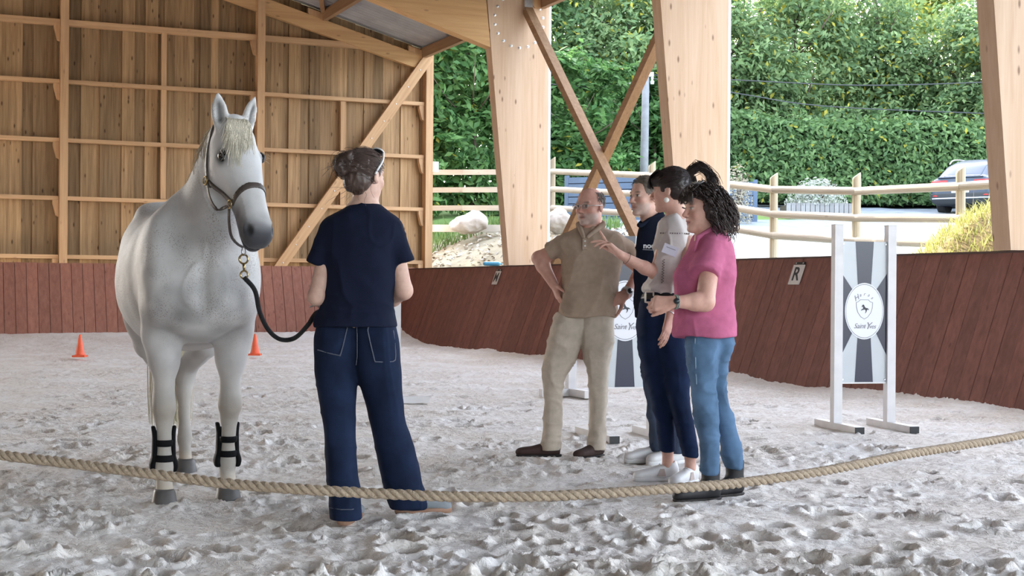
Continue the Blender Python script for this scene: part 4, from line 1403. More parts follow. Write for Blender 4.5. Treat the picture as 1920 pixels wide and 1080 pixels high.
# fore legs
LEGS = {}
def fore(s, hx):
    y = s * 0.165
    pts = [((0.05, s * 0.185, 0.98), 0.115), ((0.02, s * 0.178, 0.84), 0.100), ((0.035, y, 0.72), 0.078), ((0.03 + 0.25 * (hx - 0.03), y, 0.58), 0.053), ((0.03 + 0.35 * (hx - 0.03) + 0.008, y, 0.515), 0.058),
           ((0.03 + 0.4 * (hx - 0.03) + 0.012, y, 0.475), 0.060), ((0.03 + 0.5 * (hx - 0.03), y, 0.415), 0.045), ((0.03 + 0.65 * (hx - 0.03), y, 0.32), 0.034), ((0.03 + 0.8 * (hx - 0.03) - 0.005, y, 0.235), 0.035),
           ((0.03 + 0.9 * (hx - 0.03) - 0.012, y, 0.185), 0.047), ((hx - 0.012, y, 0.12), 0.037), ((hx + 0.012, y, 0.072), 0.046)]
    for (a, ra), (b, rb) in zip(pts[:-1], pts[1:]):
        hs.u(cone(a, b, ra, rb, ey, 0.90 if a[2] > 0.55 else 0.95), 0.05 if a[2] > 0.7 else 0.018)
    hs.u(ell((pts[5][0][0] + 0.03, y, 0.475), (0.03, 0.042, 0.045)), 0.02)
    hs.u(cone((pts[6][0][0] - 0.035, y, 0.44), (pts[9][0][0] - 0.03, y, 0.21), 0.016, 0.016), 0.03)   # tendon
    hs.u(ell((pts[9][0][0] - 0.04, y, 0.175), (0.02, 0.02, 0.03)), 0.02)
    LEGS['fore', s] = pts
fore(-1, 0.088); fore(1, -0.075)
def hind(s, hx, hy):
    ty = s * 0.17
    pts = [((-1.18, s * 0.185, 1.10), 0.175), ((-1.06, s * 0.185, 0.92), 0.135), ((-1.14, (ty + hy) / 2 + s * 0.05, 0.76), 0.098), ((hx - 0.13, hy + s * 0.03, 0.615), 0.062), ((hx - 0.15, hy + s * 0.01, 0.53), 0.062),
           ((hx - 0.12, hy, 0.45), 0.050), ((hx - 0.09, hy, 0.33), 0.036), ((hx - 0.06, hy, 0.23), 0.040), ((hx - 0.045, hy, 0.185), 0.046), ((hx - 0.01, hy, 0.115), 0.037), ((hx + 0.01, hy, 0.072), 0.045)]
    for (a, ra), (b, rb) in zip(pts[:-1], pts[1:]):
        hs.u(cone(a, b, ra, rb, ey, 0.85), 0.06 if a[2] > 0.8 else 0.022)
    hs.u(cone((pts[4][0][0] - 0.045, hy + s * 0.01, 0.575), (pts[3][0][0] - 0.03, hy + s * 0.03, 0.72), 0.022, 0.018), 0.03)   # point of hock, tendon
    LEGS['hind', s] = pts
hind(1, -1.17, 0.055); hind(-1, -1.32, -0.05)
# head
hfw = RH.T @ unit([0.595, -0.80, 0])                 # horizontal facing, horse frame
pit = math.radians(61)
hax = unit(hfw * math.cos(pit) - ez * math.sin(pit))  # poll to muzzle
hlat = unit(np.cross(ez, hfw))                       # head's left
hdor = np.cross(hax, hlat)                           # out of the forehead
if hdor @ hfw < 0: hdor = -hdor
hpo = poll + hfw * 0.055 + ez * 0.045                # top of the poll on the face line
RHD = np.stack([hax, hlat, hdor], 1)
def HP(x, y, z): return hpo + RHD @ np.array([x, y, z])
hs.u(loft(hpo, hax, hlat, hdor, [(-0.005, 0, -0.075, 0.055, 0.055), (0.03, 0, -0.085, 0.088, 0.092), (0.10, 0, -0.105, 0.106, 0.125), (0.17, 0, -0.122, 0.114, 0.143), (0.24, 0, -0.124, 0.105, 0.146), (0.31, 0, -0.106, 0.089, 0.122),
     (0.38, 0, -0.092, 0.077, 0.101), (0.46, 0, -0.084, 0.071, 0.088), (0.53, 0, -0.082, 0.074, 0.082), (0.585, 0, -0.083, 0.076, 0.075), (0.625, 0, -0.085, 0.066, 0.060), (0.650, 0, -0.088, 0.040, 0.037)], 2.35, 0.012), 0.035)
for s in (-1, 1):
    hs.u(ell(HP(0.175, s * 0.075, -0.155), (0.105, 0.030, 0.095), RHD), 0.03)     # cheek
    hs.u(cone(HP(0.22, s * 0.086, -0.085), HP(0.36, s * 0.062, -0.075), 0.016, 0.010), 0.025)   # facial crest
    hs.u(ell(HP(0.155, s * 0.094, -0.035), (0.045, 0.022, 0.022), RHD), 0.022)    # brow
    hs.sub(ell(HP(0.176, s * 0.116, -0.044), (0.031, 0.022, 0.027), RHD), 0.012)  # eye socket
    hs.sub(ell(HP(0.13, s * 0.105, -0.02), (0.03, 0.02, 0.02), RHD), 0.03)        # hollow above the eye
    hs.u(ell(HP(0.580, s * 0.056, -0.045), (0.038, 0.022, 0.030), RHD), 0.016)    # nostril wing
    hs.sub(ell(HP(0.592, s * 0.067, -0.030), (0.035, 0.019, 0.024), RHD), 0.008) # nostril
hs.u(ell(HP(0.605, 0, -0.145), (0.040, 0.044, 0.028), RHD), 0.02)                # chin and lower lip
hs.sub(boxp(HP(0.625, 0, -0.122), (0.036, 0.09, 0.0035), RHD), 0.008)             # mouth
hs.u(ell(HP(-0.005, 0, -0.045), (0.055, 0.060, 0.060), RHD), 0.04)       # rounded poll
# ears
def ear(s, tipw):
    base = HP(0.012, s * 0.066, -0.055)
    tip = base + unit(tipw) * 0.175
    d = unit(tip - base)
    return base, tip, d
for s, tw in ((-1, RH.T @ np.array([-0.10, 0.0, 1.0])), (1, RH.T @ np.array([0.22, 0.03, 1.0]))):
    b0, t0, d0 = ear(s, tw)
    opn = unit(hfw + hlat * s * 0.45); opn = unit(opn - d0 * (opn @ d0)); sd = np.cross(d0, opn)
    R = np.stack([sd, opn, d0], 1)
    hs.u(loft(b0, d0, sd, opn, [(-0.02, 0, 0, 0.026, 0.028), (0.03, 0, 0, 0.034, 0.030), (0.08, 0, 0.0, 0.040, 0.026), (0.12, 0, 0.0, 0.033, 0.020), (0.155, 0, 0.004, 0.017, 0.012), (0.178, 0, 0.006, 0.004, 0.004)], 2.0), 0.012)
    hs.sub(loft(b0 + opn * 0.026, d0, sd, opn, [(0.012, 0, 0, 0.006, 0.012), (0.05, 0, 0, 0.021, 0.024), (0.09, 0, 0, 0.025, 0.022), (0.13, 0, 0, 0.016, 0.014), (0.160, 0, 0, 0.004, 0.006)], 2.0), 0.006)
    if s < 0: EARR = (b0, d0, sd, opn)
    else: EARL = (b0, d0, sd, opn)

def horse_col(V):
    n = len(V)
    base = np.array([0.62, 0.605, 0.60])
    C = np.tile(base, (n, 1))
    q = (V - hpo) @ RHD                                   # head coordinates
    inhead = (np.abs(q[:, 1]) < 0.16) & (q[:, 2] > -0.30) & (q[:, 2] < 0.05) & (q[:, 0] > 0.0) & (q[:, 0] < 0.7)
    nz = fbm(V * 14, 2) * 0.5
    # body: patchy, slightly greyer mottling from noise
    g = np.clip(0.5 + 1.1 * fbm(V * 2.6 + 3, 3), 0, 1)[:, None]
    C = C * (1 - 0.24 * g * np.array([0.95, 1.03, 1.07]))
    # grey chest patches
    ch = np.exp(-(((V[:, 0] - 0.24) / 0.22) ** 2 + ((V[:, 2] - 1.0) / 0.2) ** 2)) * np.clip(0.4 + fbm(V * 6, 2), 0, 1)
    C = C * (1 - 0.55 * ch[:, None])
    # legs beige-grey
    lg = np.clip((0.72 - V[:, 2]) / 0.3, 0, 1)[:, None]
    C = C * (1 - lg) + lg * np.array([0.47, 0.43, 0.385]) * (1 - 0.12 * g)
    kn = np.exp(-((V[:, 2] - 0.46) / 0.06) ** 2)[:, None] * (V[:, 0] > -0.5)[:, None]
    C = C * (1 - 0.18 * kn * np.array([0.8, 1, 1.2]))
    past = np.clip((0.14 - V[:, 2]) / 0.05, 0, 1)[:, None]
    C = C * (1 - past) + past * np.array([0.50, 0.43, 0.35])
    # head whiter, muzzle dark
    C[inhead] = np.array([0.68, 0.67, 0.675]) * (1 - 0.06 * g[inhead])
    sg = 1 / (1 + np.exp(-(q[:, 2] + 0.045) / 0.016))
    mz = np.clip((q[:, 0] - 0.37 - 0.11 * sg + 0.25 * np.clip(-0.07 - q[:, 2], 0, 0.1) + 0.05 * nz) / 0.15, 0, 1) * inhead
    mz = mz * mz * (3 - 2 * mz)
    C = C * (1 - mz[:, None]) + mz[:, None] * np.array([0.055, 0.055, 0.065])
    gr = np.clip((q[:, 0] - 0.25 + 0.05 * nz) / 0.2, 0, 1) * inhead * (q[:, 2] < -0.03)
    C = C * (1 - 0.28 * (gr * (1 - mz))[:, None])
    for s in (-1, 1):
        e = (q - np.array([0.177, s * 0.108, -0.046])) / np.array([0.046, 0.05, 0.042])
        k = np.exp(-(e ** 2).sum(1) ** 1.5) * inhead
        C = C * (1 - k[:, None]) + k[:, None] * np.array([0.05, 0.048, 0.052])
        e = (q - np.array([0.592, s * 0.064, -0.030])) / np.array([0.028, 0.026, 0.021])
        k = np.exp(-(e ** 2).sum(1) ** 2) * inhead
        C = C * (1 - 0.85 * k[:, None])
    for (b0, d0, sd, opn) in (EARR, EARL):
        e = V - b0
        t = e @ d0; a = e @ sd; o = e @ opn
        k = np.exp(-(a / 0.015) ** 2) * np.clip((t - 0.02) / 0.02, 0, 1) * np.clip((0.15 - t) / 0.03, 0, 1) * (o > -0.004) * (np.abs(o) < 0.05)
        C = C * (1 - 0.8 * k[:, None])
    return np.clip(C, 0.01, 1)

horse = empty('horse', HORG, HYAW)
tag(horse, 'white flea-bitten grey horse standing with its head turned to the handler', 'horse')
V, F = hs.mesh(0.0092)
V = relax(V, F, 2)
N_ = vnormals(V, F)
V = V + N_ * (0.0025 * fbm(V * 9, 2))[:, None]
hb = mesh_obj('body', V, F, M_HORSE, horse, True, horse_col(V))
sp = hb.data.attributes.new('Speck', 'FLOAT', 'POINT')
q = (V - hpo) @ RHD
spk = np.clip((V[:, 2] - 0.75) / 0.2, 0, 1) * np.where((q[:, 0] > -0.02) & (np.abs(q[:, 1]) < 0.13) & (q[:, 2] > -0.27), 0.12, 0.85)
sp.data.foreach_set('value', spk.astype(np.float32))

# hooves
for (kd, s), pts in LEGS.items():
    c, r = pts[-1]
    s_ = SDF().u(loft((c[0] + 0.012, c[1], -0.01), ez, ex, ey, [(0.0, 0.018, 0, 0.078, 0.066), (0.03, 0.012, 0, 0.071, 0.061), (0.075, 0, 0, 0.058, 0.052), (0.088, -0.003, 0, 0.052, 0.047)], 2.2, 0.006), 0.0)
    sdf_obj('hoof', s_, 0.006, M_HOOF, horse)
# eyes
for s in (-1, 1):
    e_ = SDF().u(ell(HP(0.177, s * 0.0955, -0.047), (0.029, 0.0245, 0.0265), RHD), 0)
    eo = sdf_obj('eye', e_, 0.003, mat('dark_horse_eye', (0.010, 0.008, 0.008), 0.18, spec=0.4), horse)
    # upper lid with pale lashes
    mb = MB().tube(smooth_path([HP(0.205, s * 0.103, -0.034), HP(0.180, s * 0.110, -0.021), HP(0.150, s * 0.104, -0.036)], 9), 0.0045, 6); mb.build('eyelid', mat('dark_eyelid', (0.10, 0.095, 0.095), 0.5), horse, True)
    lr = np.random.default_rng(3); pth = []
    for q_ in range(7):
        f_ = q_ / 6; b_ = HP(0.205 - 0.05 * f_, s * (0.112 + 0.008 * math.sin(f_ * 3.14)), -0.026 + 0.010 * math.sin(f_ * 3.14))
        d_ = RHD @ np.array([0.004 * lr.normal() + 0.006, s * 0.016, 0.006]); pth.append([b_, b_ + d_ * 0.6, b_ + d_ * 1.0 - ez * 0.004])
    strands('eyelash', np.array(pth), 0.0005, 0.0003, M_HAIRW, horse)

# forelock, mane, tail
r = np.random.default_rng(2)
pth = []
for k in range(900):
    f_ = r.random(); y0 = (r.random() - 0.5) * 0.10
    x0 = -0.045 + 0.07 * r.random()
    sweep = -0.075 * (0.1 + r.random())
    L_ = 0.10 + 0.17 * r.random() ** 1.3
    pts_ = []
    for t in np.linspace(0, 1, 8):
        xx = x0 + L_ * t
        yy = y0 + sweep * t ** 1.3 + 0.006 * math.sin(6 * t + 9 * f_)
        zz = 0.012 - 0.75 * max(0, 0.012 - xx) + 0.016 * math.sin(min(1, t * 1.25) * 2.6) - 0.075 * max(0, abs(yy) - 0.03) - 0.010 * t + 0.006 * r.random()
        pts_.append(HP(xx, yy, zz))
    pth.append(pts_)
strands('forelock', np.array(pth), 0.0013, 0.0005, M_HAIRW, horse)
pth = []
for k in range(1500):
    t = r.random() * 0.98
    base = n0 + nax * (0.18 + (nl - 0.18) * t) - ne2 * (np.interp(0.18 + (nl - 0.18) * t, [0.12, 0.28, 0.44, 0.58, 0.68, nl], [0.265, 0.235, 0.215, 0.19, 0.16, 0.105]))
    base = base + ne1 * 0.012 * r.normal()
    L_ = 0.13 + 0.10 * r.random()
    sd = -1 if r.random() < 0.75 else 1
    out = ne1 * sd if (ne1 @ ey) > 0 else -ne1 * sd
    pts_ = []
    for u_ in np.linspace(0, 1, 7):
        w_ = min(1, u_ * 2)
        pts_.append(base - ne2 * (0.03 * math.sin(u_ * 2.4)) + out * (0.075 * math.sin(u_ * 1.5) + 0.01 * r.random()) - ez * (L_ * u_ ** 1.4) + ne2 * 0.07 * u_ + 0.004 * r.normal(size=3))
    pth.append(pts_)
strands('mane', np.array(pth), 0.0022, 0.0008, M_HAIRY, horse)
pth = []
for k in range(700):
    an = r.random() * 6.28; rad = 0.03 * r.random() ** 0.5
    b_ = np.array([-1.50, rad * math.cos(an), 1.38 + rad * math.sin(an)])
    sp_ = r.normal(size=2) * np.array([0.045, 0.05])
    pts_ = [b_, b_ + [-0.07, 0, -0.06], b_ + np.array([-0.10 + sp_[0] * 0.4, sp_[1] * 0.5, -0.35]), b_ + np.array([-0.09 + sp_[0], sp_[1], -0.75]), b_ + np.array([-0.08 + sp_[0], sp_[1] * 0.9, -1.05 - 0.1 * r.random()])]
    pth.append(smooth_path(pts_, 9))
strands('tail', np.array(pth), 0.0026, 0.0012, mat('yellow_white_tail', (0.62, 0.55, 0.38), 0.55, var=0.2, scale=30), horse)

# ---- halter: straps that follow the head
M_LEATHER = mat('dark_brown_leather', (0.065, 0.048, 0.040), 0.45, var=0.2, scale=30, bump=0.2, bscale=200)
M_BRASS = mat('brass_fitting', (0.45, 0.34, 0.16), 0.3, 1.0)
halter = empty('halter', HORG + RH @ HP(0.3, 0, -0.1), HYAW); tag(halter, 'brown leather halter buckled on the white horse\'s head', 'halter')
hoff = HP(0.3, 0, -0.1)
def hring(name, c, n, w, depth, material, region=None, h=0.005, lo=None, hi=None):
    """strap around the head: slab through c with normal n, width w"""
    s = hs.copy().off(depth)
    n = unit(n); d0 = float(n @ c)
    s.inter(Prim((-9,) * 3, (9,) * 3, lambda X, Y, Z: np.abs(X * n[0] + Y * n[1] + Z * n[2] - d0) - w / 2))
    if region is not None: s.inter(region)
    lo_ = HP(0.3, 0, -0.1) - 0.42; hi_ = HP(0.3, 0, -0.1) + 0.42
    o = sdf_obj(name, s, h, material, halter, lo=lo_ if lo is None else lo, hi=hi_ if hi is None else hi, rel=2)
    o.location = -hoff
    return o
headreg = lambda x0, x1: Prim((-9,) * 3, (9,) * 3, lambda X, Y, Z: np.maximum(x0 - ((X - hpo[0]) * hax[0] + (Y - hpo[1]) * hax[1] + (Z - hpo[2]) * hax[2]), ((X - hpo[0]) * hax[0] + (Y - hpo[1]) * hax[1] + (Z - hpo[2]) * hax[2]) - x1))
dorreg = lambda z0, z1: Prim((-9,) * 3, (9,) * 3, lambda X, Y, Z: np.maximum(z0 - ((X - hpo[0]) * hdor[0] + (Y - hpo[1]) * hdor[1] + (Z - hpo[2]) * hdor[2]), ((X - hpo[0]) * hdor[0] + (Y - hpo[1]) * hdor[1] + (Z - hpo[2]) * hdor[2]) - z1))
# noseband over the nose, slanting back to the rings at the cheeks
hring('noseband', HP(0.375, 0, 0.0), RHD @ np.array([1, 0, 0.32]), 0.027, 0.007, M_LEATHER, dorreg(-0.105, 0.1))
# cheek straps and throat lash
for s in (-1, 1):
    a_, b_ = HP(0.405, s * 0.06, -0.105), HP(0.205, s * 0.10, -0.225)
    nrm = np.cross(unit(a_ - b_), RHD[:, 1])
    c_ = (a_ + b_) / 2; dd_ = unit(a_ - b_); hl = np.linalg.norm(a_ - b_) / 2
    sd_ = RHD[:, 1] * s
    reg = Prim((-9,) * 3, (9,) * 3, lambda X, Y, Z, c_=c_, dd_=dd_, hl=hl, sd_=sd_: np.maximum(np.abs((X - c_[0]) * dd_[0] + (Y - c_[1]) * dd_[1] + (Z - c_[2]) * dd_[2]) - hl, 0.01 - ((X - hpo[0]) * sd_[0] + (Y - hpo[1]) * sd_[1] + (Z - hpo[2]) * sd_[2])))
    hring('cheek_strap', c_, nrm, 0.027, 0.007, M_LEATHER, reg)
    # crownpiece running up behind the ear
    a_, b_ = HP(0.21, s * 0.10, -0.222), HP(-0.03, s * 0.075, -0.125)
    nrm = np.cross(unit(a_ - b_), RHD[:, 1]); c_ = (a_ + b_) / 2; dd_ = unit(a_ - b_); hl = np.linalg.norm(a_ - b_) / 2 + 0.03
    reg = Prim((-9,) * 3, (9,) * 3, lambda X, Y, Z, c_=c_, dd_=dd_, hl=hl, sd_=sd_: np.maximum(np.abs((X - c_[0]) * dd_[0] + (Y - c_[1]) * dd_[1] + (Z - c_[2]) * dd_[2]) - hl, 0.01 - ((X - hpo[0]) * sd_[0] + (Y - hpo[1]) * sd_[1] + (Z - hpo[2]) * sd_[2])))
    hring('crownpiece', c_, nrm, 0.024, 0.009, M_LEATHER, reg)
    for c_ in (HP(0.408, s * 0.084, -0.108), HP(0.205, s * 0.118, -0.224)):
        o = MB().tube([c_ - hoff + RHD @ np.array([0.02 * math.cos(t), s * 0.004, 0.02 * math.sin(t)]) for t in np.linspace(0, 6.283, 15)], 0.004, 6, False).build('ring', M_BRASS, halter, True)
# loose jaw strap and throat strap hang free of the head
def strap(name, pts, w, t, material, parent, side):
    pts = smooth_path(pts, 22); mb = MB(); vs = []; fs = []
    for i, p_ in enumerate(pts):
        tg = unit(pts[min(i + 1, len(pts) - 1)] - pts[max(i - 1, 0)])
        sd_ = unit(np.asarray(side, float) - tg * (tg @ np.asarray(side, float))); nn_ = np.cross(tg, sd_)
        vs += [p_ + sd_ * w / 2 + nn_ * t / 2, p_ - sd_ * w / 2 + nn_ * t / 2, p_ - sd_ * w / 2 - nn_ * t / 2, p_ + sd_ * w / 2 - nn_ * t / 2]
        if i:
            k = 4 * i
            fs += [(k - 4 + j, k - 4 + (j + 1) % 4, k + (j + 1) % 4, k + j) for j in range(4)]
    fs += [(3, 2, 1, 0), tuple(len(vs) - 4 + j for j in range(4))]
    return mb.add(vs, fs).build(name, material, parent, False)
jawring = HP(0.56, 0.01, -0.245)
strap('jaw_strap', [HP(0.41, -0.088, -0.112) - hoff, HP(0.47, -0.078, -0.17) - hoff, HP(0.525, -0.05, -0.225) - hoff, jawring - hoff, HP(0.525, 0.06, -0.225) - hoff, HP(0.47, 0.08, -0.17) - hoff, HP(0.41, 0.088, -0.112) - hoff], 0.016, 0.006, M_LEATHER, halter, hax * 0.3 + hdor)
strap('throat_strap', [HP(0.205, -0.118, -0.22) - hoff, HP(0.29, -0.108, -0.245) - hoff, HP(0.37, -0.10, -0.215) - hoff, HP(0.408, -0.088, -0.125) - hoff], 0.018, 0.006, M_LEATHER, halter, hax * 0.6 + hdor)

# ---- tendon boots on the fore legs
M_BOOTB = mat('black_neoprene', (0.005, 0.005, 0.006), 0.7, bump=0.2, bscale=120, spec=0.12)
for s, lab in ((-1, 'black open-front tendon boot on the horse\'s foreleg nearest the left edge'), (1, 'black open-front tendon boot on the horse\'s foreleg nearest the handler')):
    pts = LEGS['fore', s]
    lx = pts[8][0][0]; ly = pts[8][0][1]
    e = empty('tendon_boot', HORG + RH @ np.array([lx, ly, 0.16]), HYAW); tag(e, lab, 'horse boot', 'tendon boots on the forelegs')
    o0 = np.array([lx, ly, 0.16])
    bs = SDF()
    for sy in (-1, 1):
        bs.u(loft((lx - 0.012, ly, 0), ez, ex, ey, [(0.155, -0.012, sy * 0.048, 0.040, 0.016), (0.19, -0.008, sy * 0.054, 0.046, 0.017), (0.24, -0.012, sy * 0.044, 0.040, 0.015), (0.32, -0.012, sy * 0.044, 0.036, 0.013), (0.385, -0.018, sy * 0.052, 0.022, 0.011)], 2.6, 0.006), 0.008)
    bs.u(loft((lx - 0.012, ly, 0), ez, ex, ey, [(0.165, -0.055, 0, 0.016, 0.045), (0.25, -0.045, 0, 0.014, 0.04), (0.36, -0.042, 0, 0.012, 0.042)], 2.4, 0.006), 0.01)
    o = sdf_obj('shell', bs, 0.006, M_BOOTB, e, rel=2); o.location = -o0
    for zz in (0.225, 0.30):
        st = hs.copy().off(0.010)
        st.inter(boxp((lx + 0.03, ly, zz), (0.06, 0.09, 0.017)))
        o = sdf_obj('strap', st, 0.006, M_BOOTB, e, lo=(lx - 0.05, ly - 0.1, zz - 0.05), hi=(lx + 0.12, ly + 0.1, zz + 0.05), rel=2); o.location = -o0
# ================================================================== people
def rows_loft(rows, Y, p=2.3, capr=0.008):
    """rows (row, left px, right px, half depth[, depth shift]) read at depth Y"""
    sec = []
    for r in rows:
        dy = r[4] if len(r) > 4 else 0.0
        a = P(r[1], r[0], Y + dy); b = P(r[2], r[0], Y + dy)
        sec.append(((a[2] + b[2]) / 2, (a[0] + b[0]) / 2, Y + dy, (b[0] - a[0]) / 2, r[3]))
    return loft((0, 0, 0), ez, ex, ey, sec, p, capr)

def cloth_noise(amp, f1=6.0, f2=16.0, sx=1.0, sz=1.0, seed=0.0):
    def g(V):
        q = V * np.array([sx, sx, sz])
        w = np.stack([vnoise(q * 3 + 1 + seed), vnoise(q * 3 + 51 + seed), vnoise(q * 3 + 91 + seed)], 1) * 0.5
        a = (1 - np.abs(vnoise(q * f1 + w + seed))) ** 3
        b = (1 - np.abs(vnoise(q * f2 * 0.75 + w * 2 + seed + 13))) ** 4
        return amp * (1.1 * (a - 0.45) + 0.55 * (b - 0.3) + 0.25 * fbm(q * f2 + seed + 7, 2))
    return g

class Frame:
    def __init__(self, o, f, up=(0, 0, 1), roll=0.0, s=1.0):
        self.o = np.asarray(o, float); self.f = unit(f)
        l = unit(np.cross(np.asarray(up, float), self.f)); u = np.cross(self.f, l)
        if roll:
            l, u = l * math.cos(roll) + u * math.sin(roll), u * math.cos(roll) - l * math.sin(roll)
        self.R = np.stack([self.f, l, u], 1); self.s = s
    def p(self, x, y, z): return self.o + self.R @ (np.array([x, y, z], float) * self.s)
    def loc(self, V): return (np.asarray(V) - self.o) @ self.R / self.s
    def ell(self, c, r): return ell(self.p(*c), np.array(r) * self.s, self.R)
    def cone(self, a, b, ra, rb): return cone(self.p(*a), self.p(*b), ra * self.s, rb * self.s)
    def box(self, c, h, rad=0.0): return boxp(self.p(*c), np.array(h) * self.s, self.R, rad)

def head_sdf(s, H, jaw=1.0, smile=0.0):
    s.u(H.ell((-0.012, 0, 0.036), (0.098, 0.077, 0.084)), 0.0)
    s.u(H.ell((0.030, 0, -0.030), (0.062, 0.060 * jaw, 0.084)), 0.03)
    s.u(H.ell((0.022, 0, -0.068), (0.064, 0.054 * jaw, 0.042)), 0.025)
    s.u(H.ell((0.074, 0, -0.103), (0.021, 0.024 * jaw, 0.018)), 0.022)
    s.u(H.ell((0.080, 0, 0.026), (0.014, 0.050, 0.012)), 0.014)
    for q in (-1, 1):
        s.u(H.ell((0.060, q * 0.040, -0.026), (0.025, 0.020, 0.022)), 0.02)
        s.sub(H.ell((0.097, q * 0.032, 0.005), (0.017, 0.018, 0.011)), 0.010)
        s.u(H.ell((0.079, q * 0.031, 0.004), (0.0135, 0.0150, 0.0105)), 0.003)
    s.u(H.cone((0.090, 0, 0.010), (0.113, 0, -0.030), 0.0085, 0.0125), 0.010)
    for q in (-1, 1): s.u(H.ell((0.101, q * 0.012, -0.036), (0.012, 0.008, 0.008)), 0.006)
    s.u(H.ell((0.086, 0, -0.060), (0.012, 0.026 + smile * 0.004, 0.0070)), 0.007)
    s.u(H.ell((0.084, 0, -0.073), (0.012, 0.022, 0.0075)), 0.007)
    s.sub(H.box((0.100, 0, -0.0662), (0.014, 0.025 + smile * 0.006, 0.0014)), 0.004)
    for q in (-1, 1):
        s.u(H.ell((-0.010, q * 0.079, -0.008), (0.019, 0.009, 0.031)), 0.008)
        s.sub(H.ell((-0.004, q * 0.089, -0.004), (0.010, 0.006, 0.017)), 0.006)

def face_col(V, H, skin, brow, lips=(0.50, 0.20, 0.18), stubble=None, flush=0.12):
    L = H.loc(V); n = len(V)
    C = np.tile(np.array(skin, float), (n, 1))
    C = C * (1 + 0.10 * fbm(V * 35, 2)[:, None] * np.array([0.6, 1, 1]))
    hd = (np.abs(L) < np.array([0.16, 0.12, 0.16])).all(1)
    def blend(mask, col, k=1.0):
        m = (mask * hd * k)[:, None]
        C[:] = C * (1 - m) + m * np.array(col)
    for q in (-1, 1):
        e = (L - np.array([0.085, q * 0.045, -0.028])) / np.array([0.04, 0.02, 0.018]); blend(np.exp(-(e ** 2).sum(1)), np.array(skin) * np.array([1.05, 0.72, 0.70]), flush * 3)
    e = (L - np.array([0.112, 0, -0.03])) / np.array([0.02, 0.016, 0.016]); blend(np.exp(-(e ** 2).sum(1)), np.array(skin) * np.array([1.0, 0.75, 0.72]), 0.5)
    if stubble is not None:
        m = np.clip((-0.035 - L[:, 2]) / 0.02, 0, 1) * np.clip((L[:, 0] + 0.01) / 0.03, 0, 1) * np.clip((L[:, 2] + 0.125) / 0.02, 0, 1)
        blend(m, stubble, 0.62)
    for lz in (-0.060, -0.073):
        e = (L - np.array([0.095, 0, lz])) / np.array([0.018, 0.023, 0.0065]); blend(np.exp(-(e ** 2).sum(1) ** 2), lips, 0.8)
    e = (L - np.array([0.095, 0, -0.0665])) / np.array([0.02, 0.026, 0.0018]); blend(np.exp(-(e ** 2).sum(1) ** 2), (0.10, 0.04, 0.035), 0.9)
    for q in (-1, 1):
        e = (L - np.array([0.088, q * 0.033, 0.026 - 0.0])) / np.array([0.02, 0.021, 0.0055]); blend(np.exp(-(e ** 2).sum(1) ** 2), brow, 0.8)
        e = (L - np.array([0.090, q * 0.031, 0.004])) / np.array([0.016, 0.016, 0.0068]); blend(np.exp(-(e ** 2).sum(1) ** 2), (0.62, 0.58, 0.54), 0.9)
        e = (L - np.array([0.092, q * 0.031, 0.0105])) / np.array([0.016, 0.018, 0.0030]); blend(np.exp(-(e ** 2).sum(1) ** 2), (0.10, 0.06, 0.045), 0.8)
        e = (L - np.array([0.092, q * 0.030, 0.0045])) / np.array([0.02, 0.0068, 0.0068]); blend(np.exp(-(e ** 2).sum(1) ** 3), (0.035, 0.025, 0.02), 1.0)
        e = (L - np.array([0.106, q * 0.010, -0.043])) / np.array([0.01, 0.005, 0.004]); blend(np.exp(-(e ** 2).sum(1) ** 2), (0.12, 0.05, 0.04), 0.7)
    return np.clip(C, 0.005, 1)

def hand_sdf(s, wrist, d, n, side, curl=(0.3, 0.4, 0.3), spread=0.06, thumb=0.6, sc=1.0, fingers=None):
    """d finger direction, n palm normal (palm faces n), side = +1 if thumb lies along cross(d, n)"""
    d = unit(d); n = unit(np.asarray(n, float) - d * (np.asarray(n, float) @ d)); t = np.cross(d, n) * side
    w = np.asarray(wrist, float)
    L = lambda a, b, c: w + (d * a + t * b + n * c) * sc
    bs = [(0.092, 0.030), (0.096, 0.010), (0.090, -0.010), (0.082, -0.028)]
    for i, (a, b) in enumerate(bs):
        s.u(cone(L(-0.005, b * 0.45, 0), L(a, b, 0), 0.017 * sc, 0.0125 * sc), 0.012)
    s.u(cone(L(0.02, 0.02, 0.006), L(0.055, 0.028, 0.008), 0.016 * sc, 0.014 * sc), 0.012)
    ls = [(0.042, 0.026, 0.021), (0.047, 0.030, 0.022), (0.043, 0.028, 0.021), (0.034, 0.021, 0.019)]
    for i, (a, b) in enumerate(bs):
        cu = fingers[i] if fingers else curl
        p0 = L(a, b, 0); ang = 0.0; r = 0.0098 - (0.0012 if i == 3 else 0)
        sp = spread * (1.5 - i)
        dd0 = unit(d + t * sp)
        for j, ln in enumerate(ls[i]):
            ang += cu[j]
            dd = unit(dd0 * math.cos(ang) + n * math.sin(ang))
            p1 = p0 + dd * ln * sc
            s.u(cone(p0, p1, (r - 0.0008 * j) * sc, (r - 0.0008 * (j + 1)) * sc), 0.003)
            p0 = p1
    p0 = L(0.022, 0.030, 0.006); dd = unit(d * math.cos(thumb) + t * math.sin(thumb) + n * 0.25)
    for j, (ln, r) in enumerate(((0.042, 0.0135), (0.032, 0.0115), (0.026, 0.0095))):
        p1 = p0 + dd * ln * sc
        s.u(cone(p0, p1, r * sc, (r - 0.0015) * sc), 0.005)
        p0 = p1; dd = unit(dd + d * 0.18 + n * 0.06)

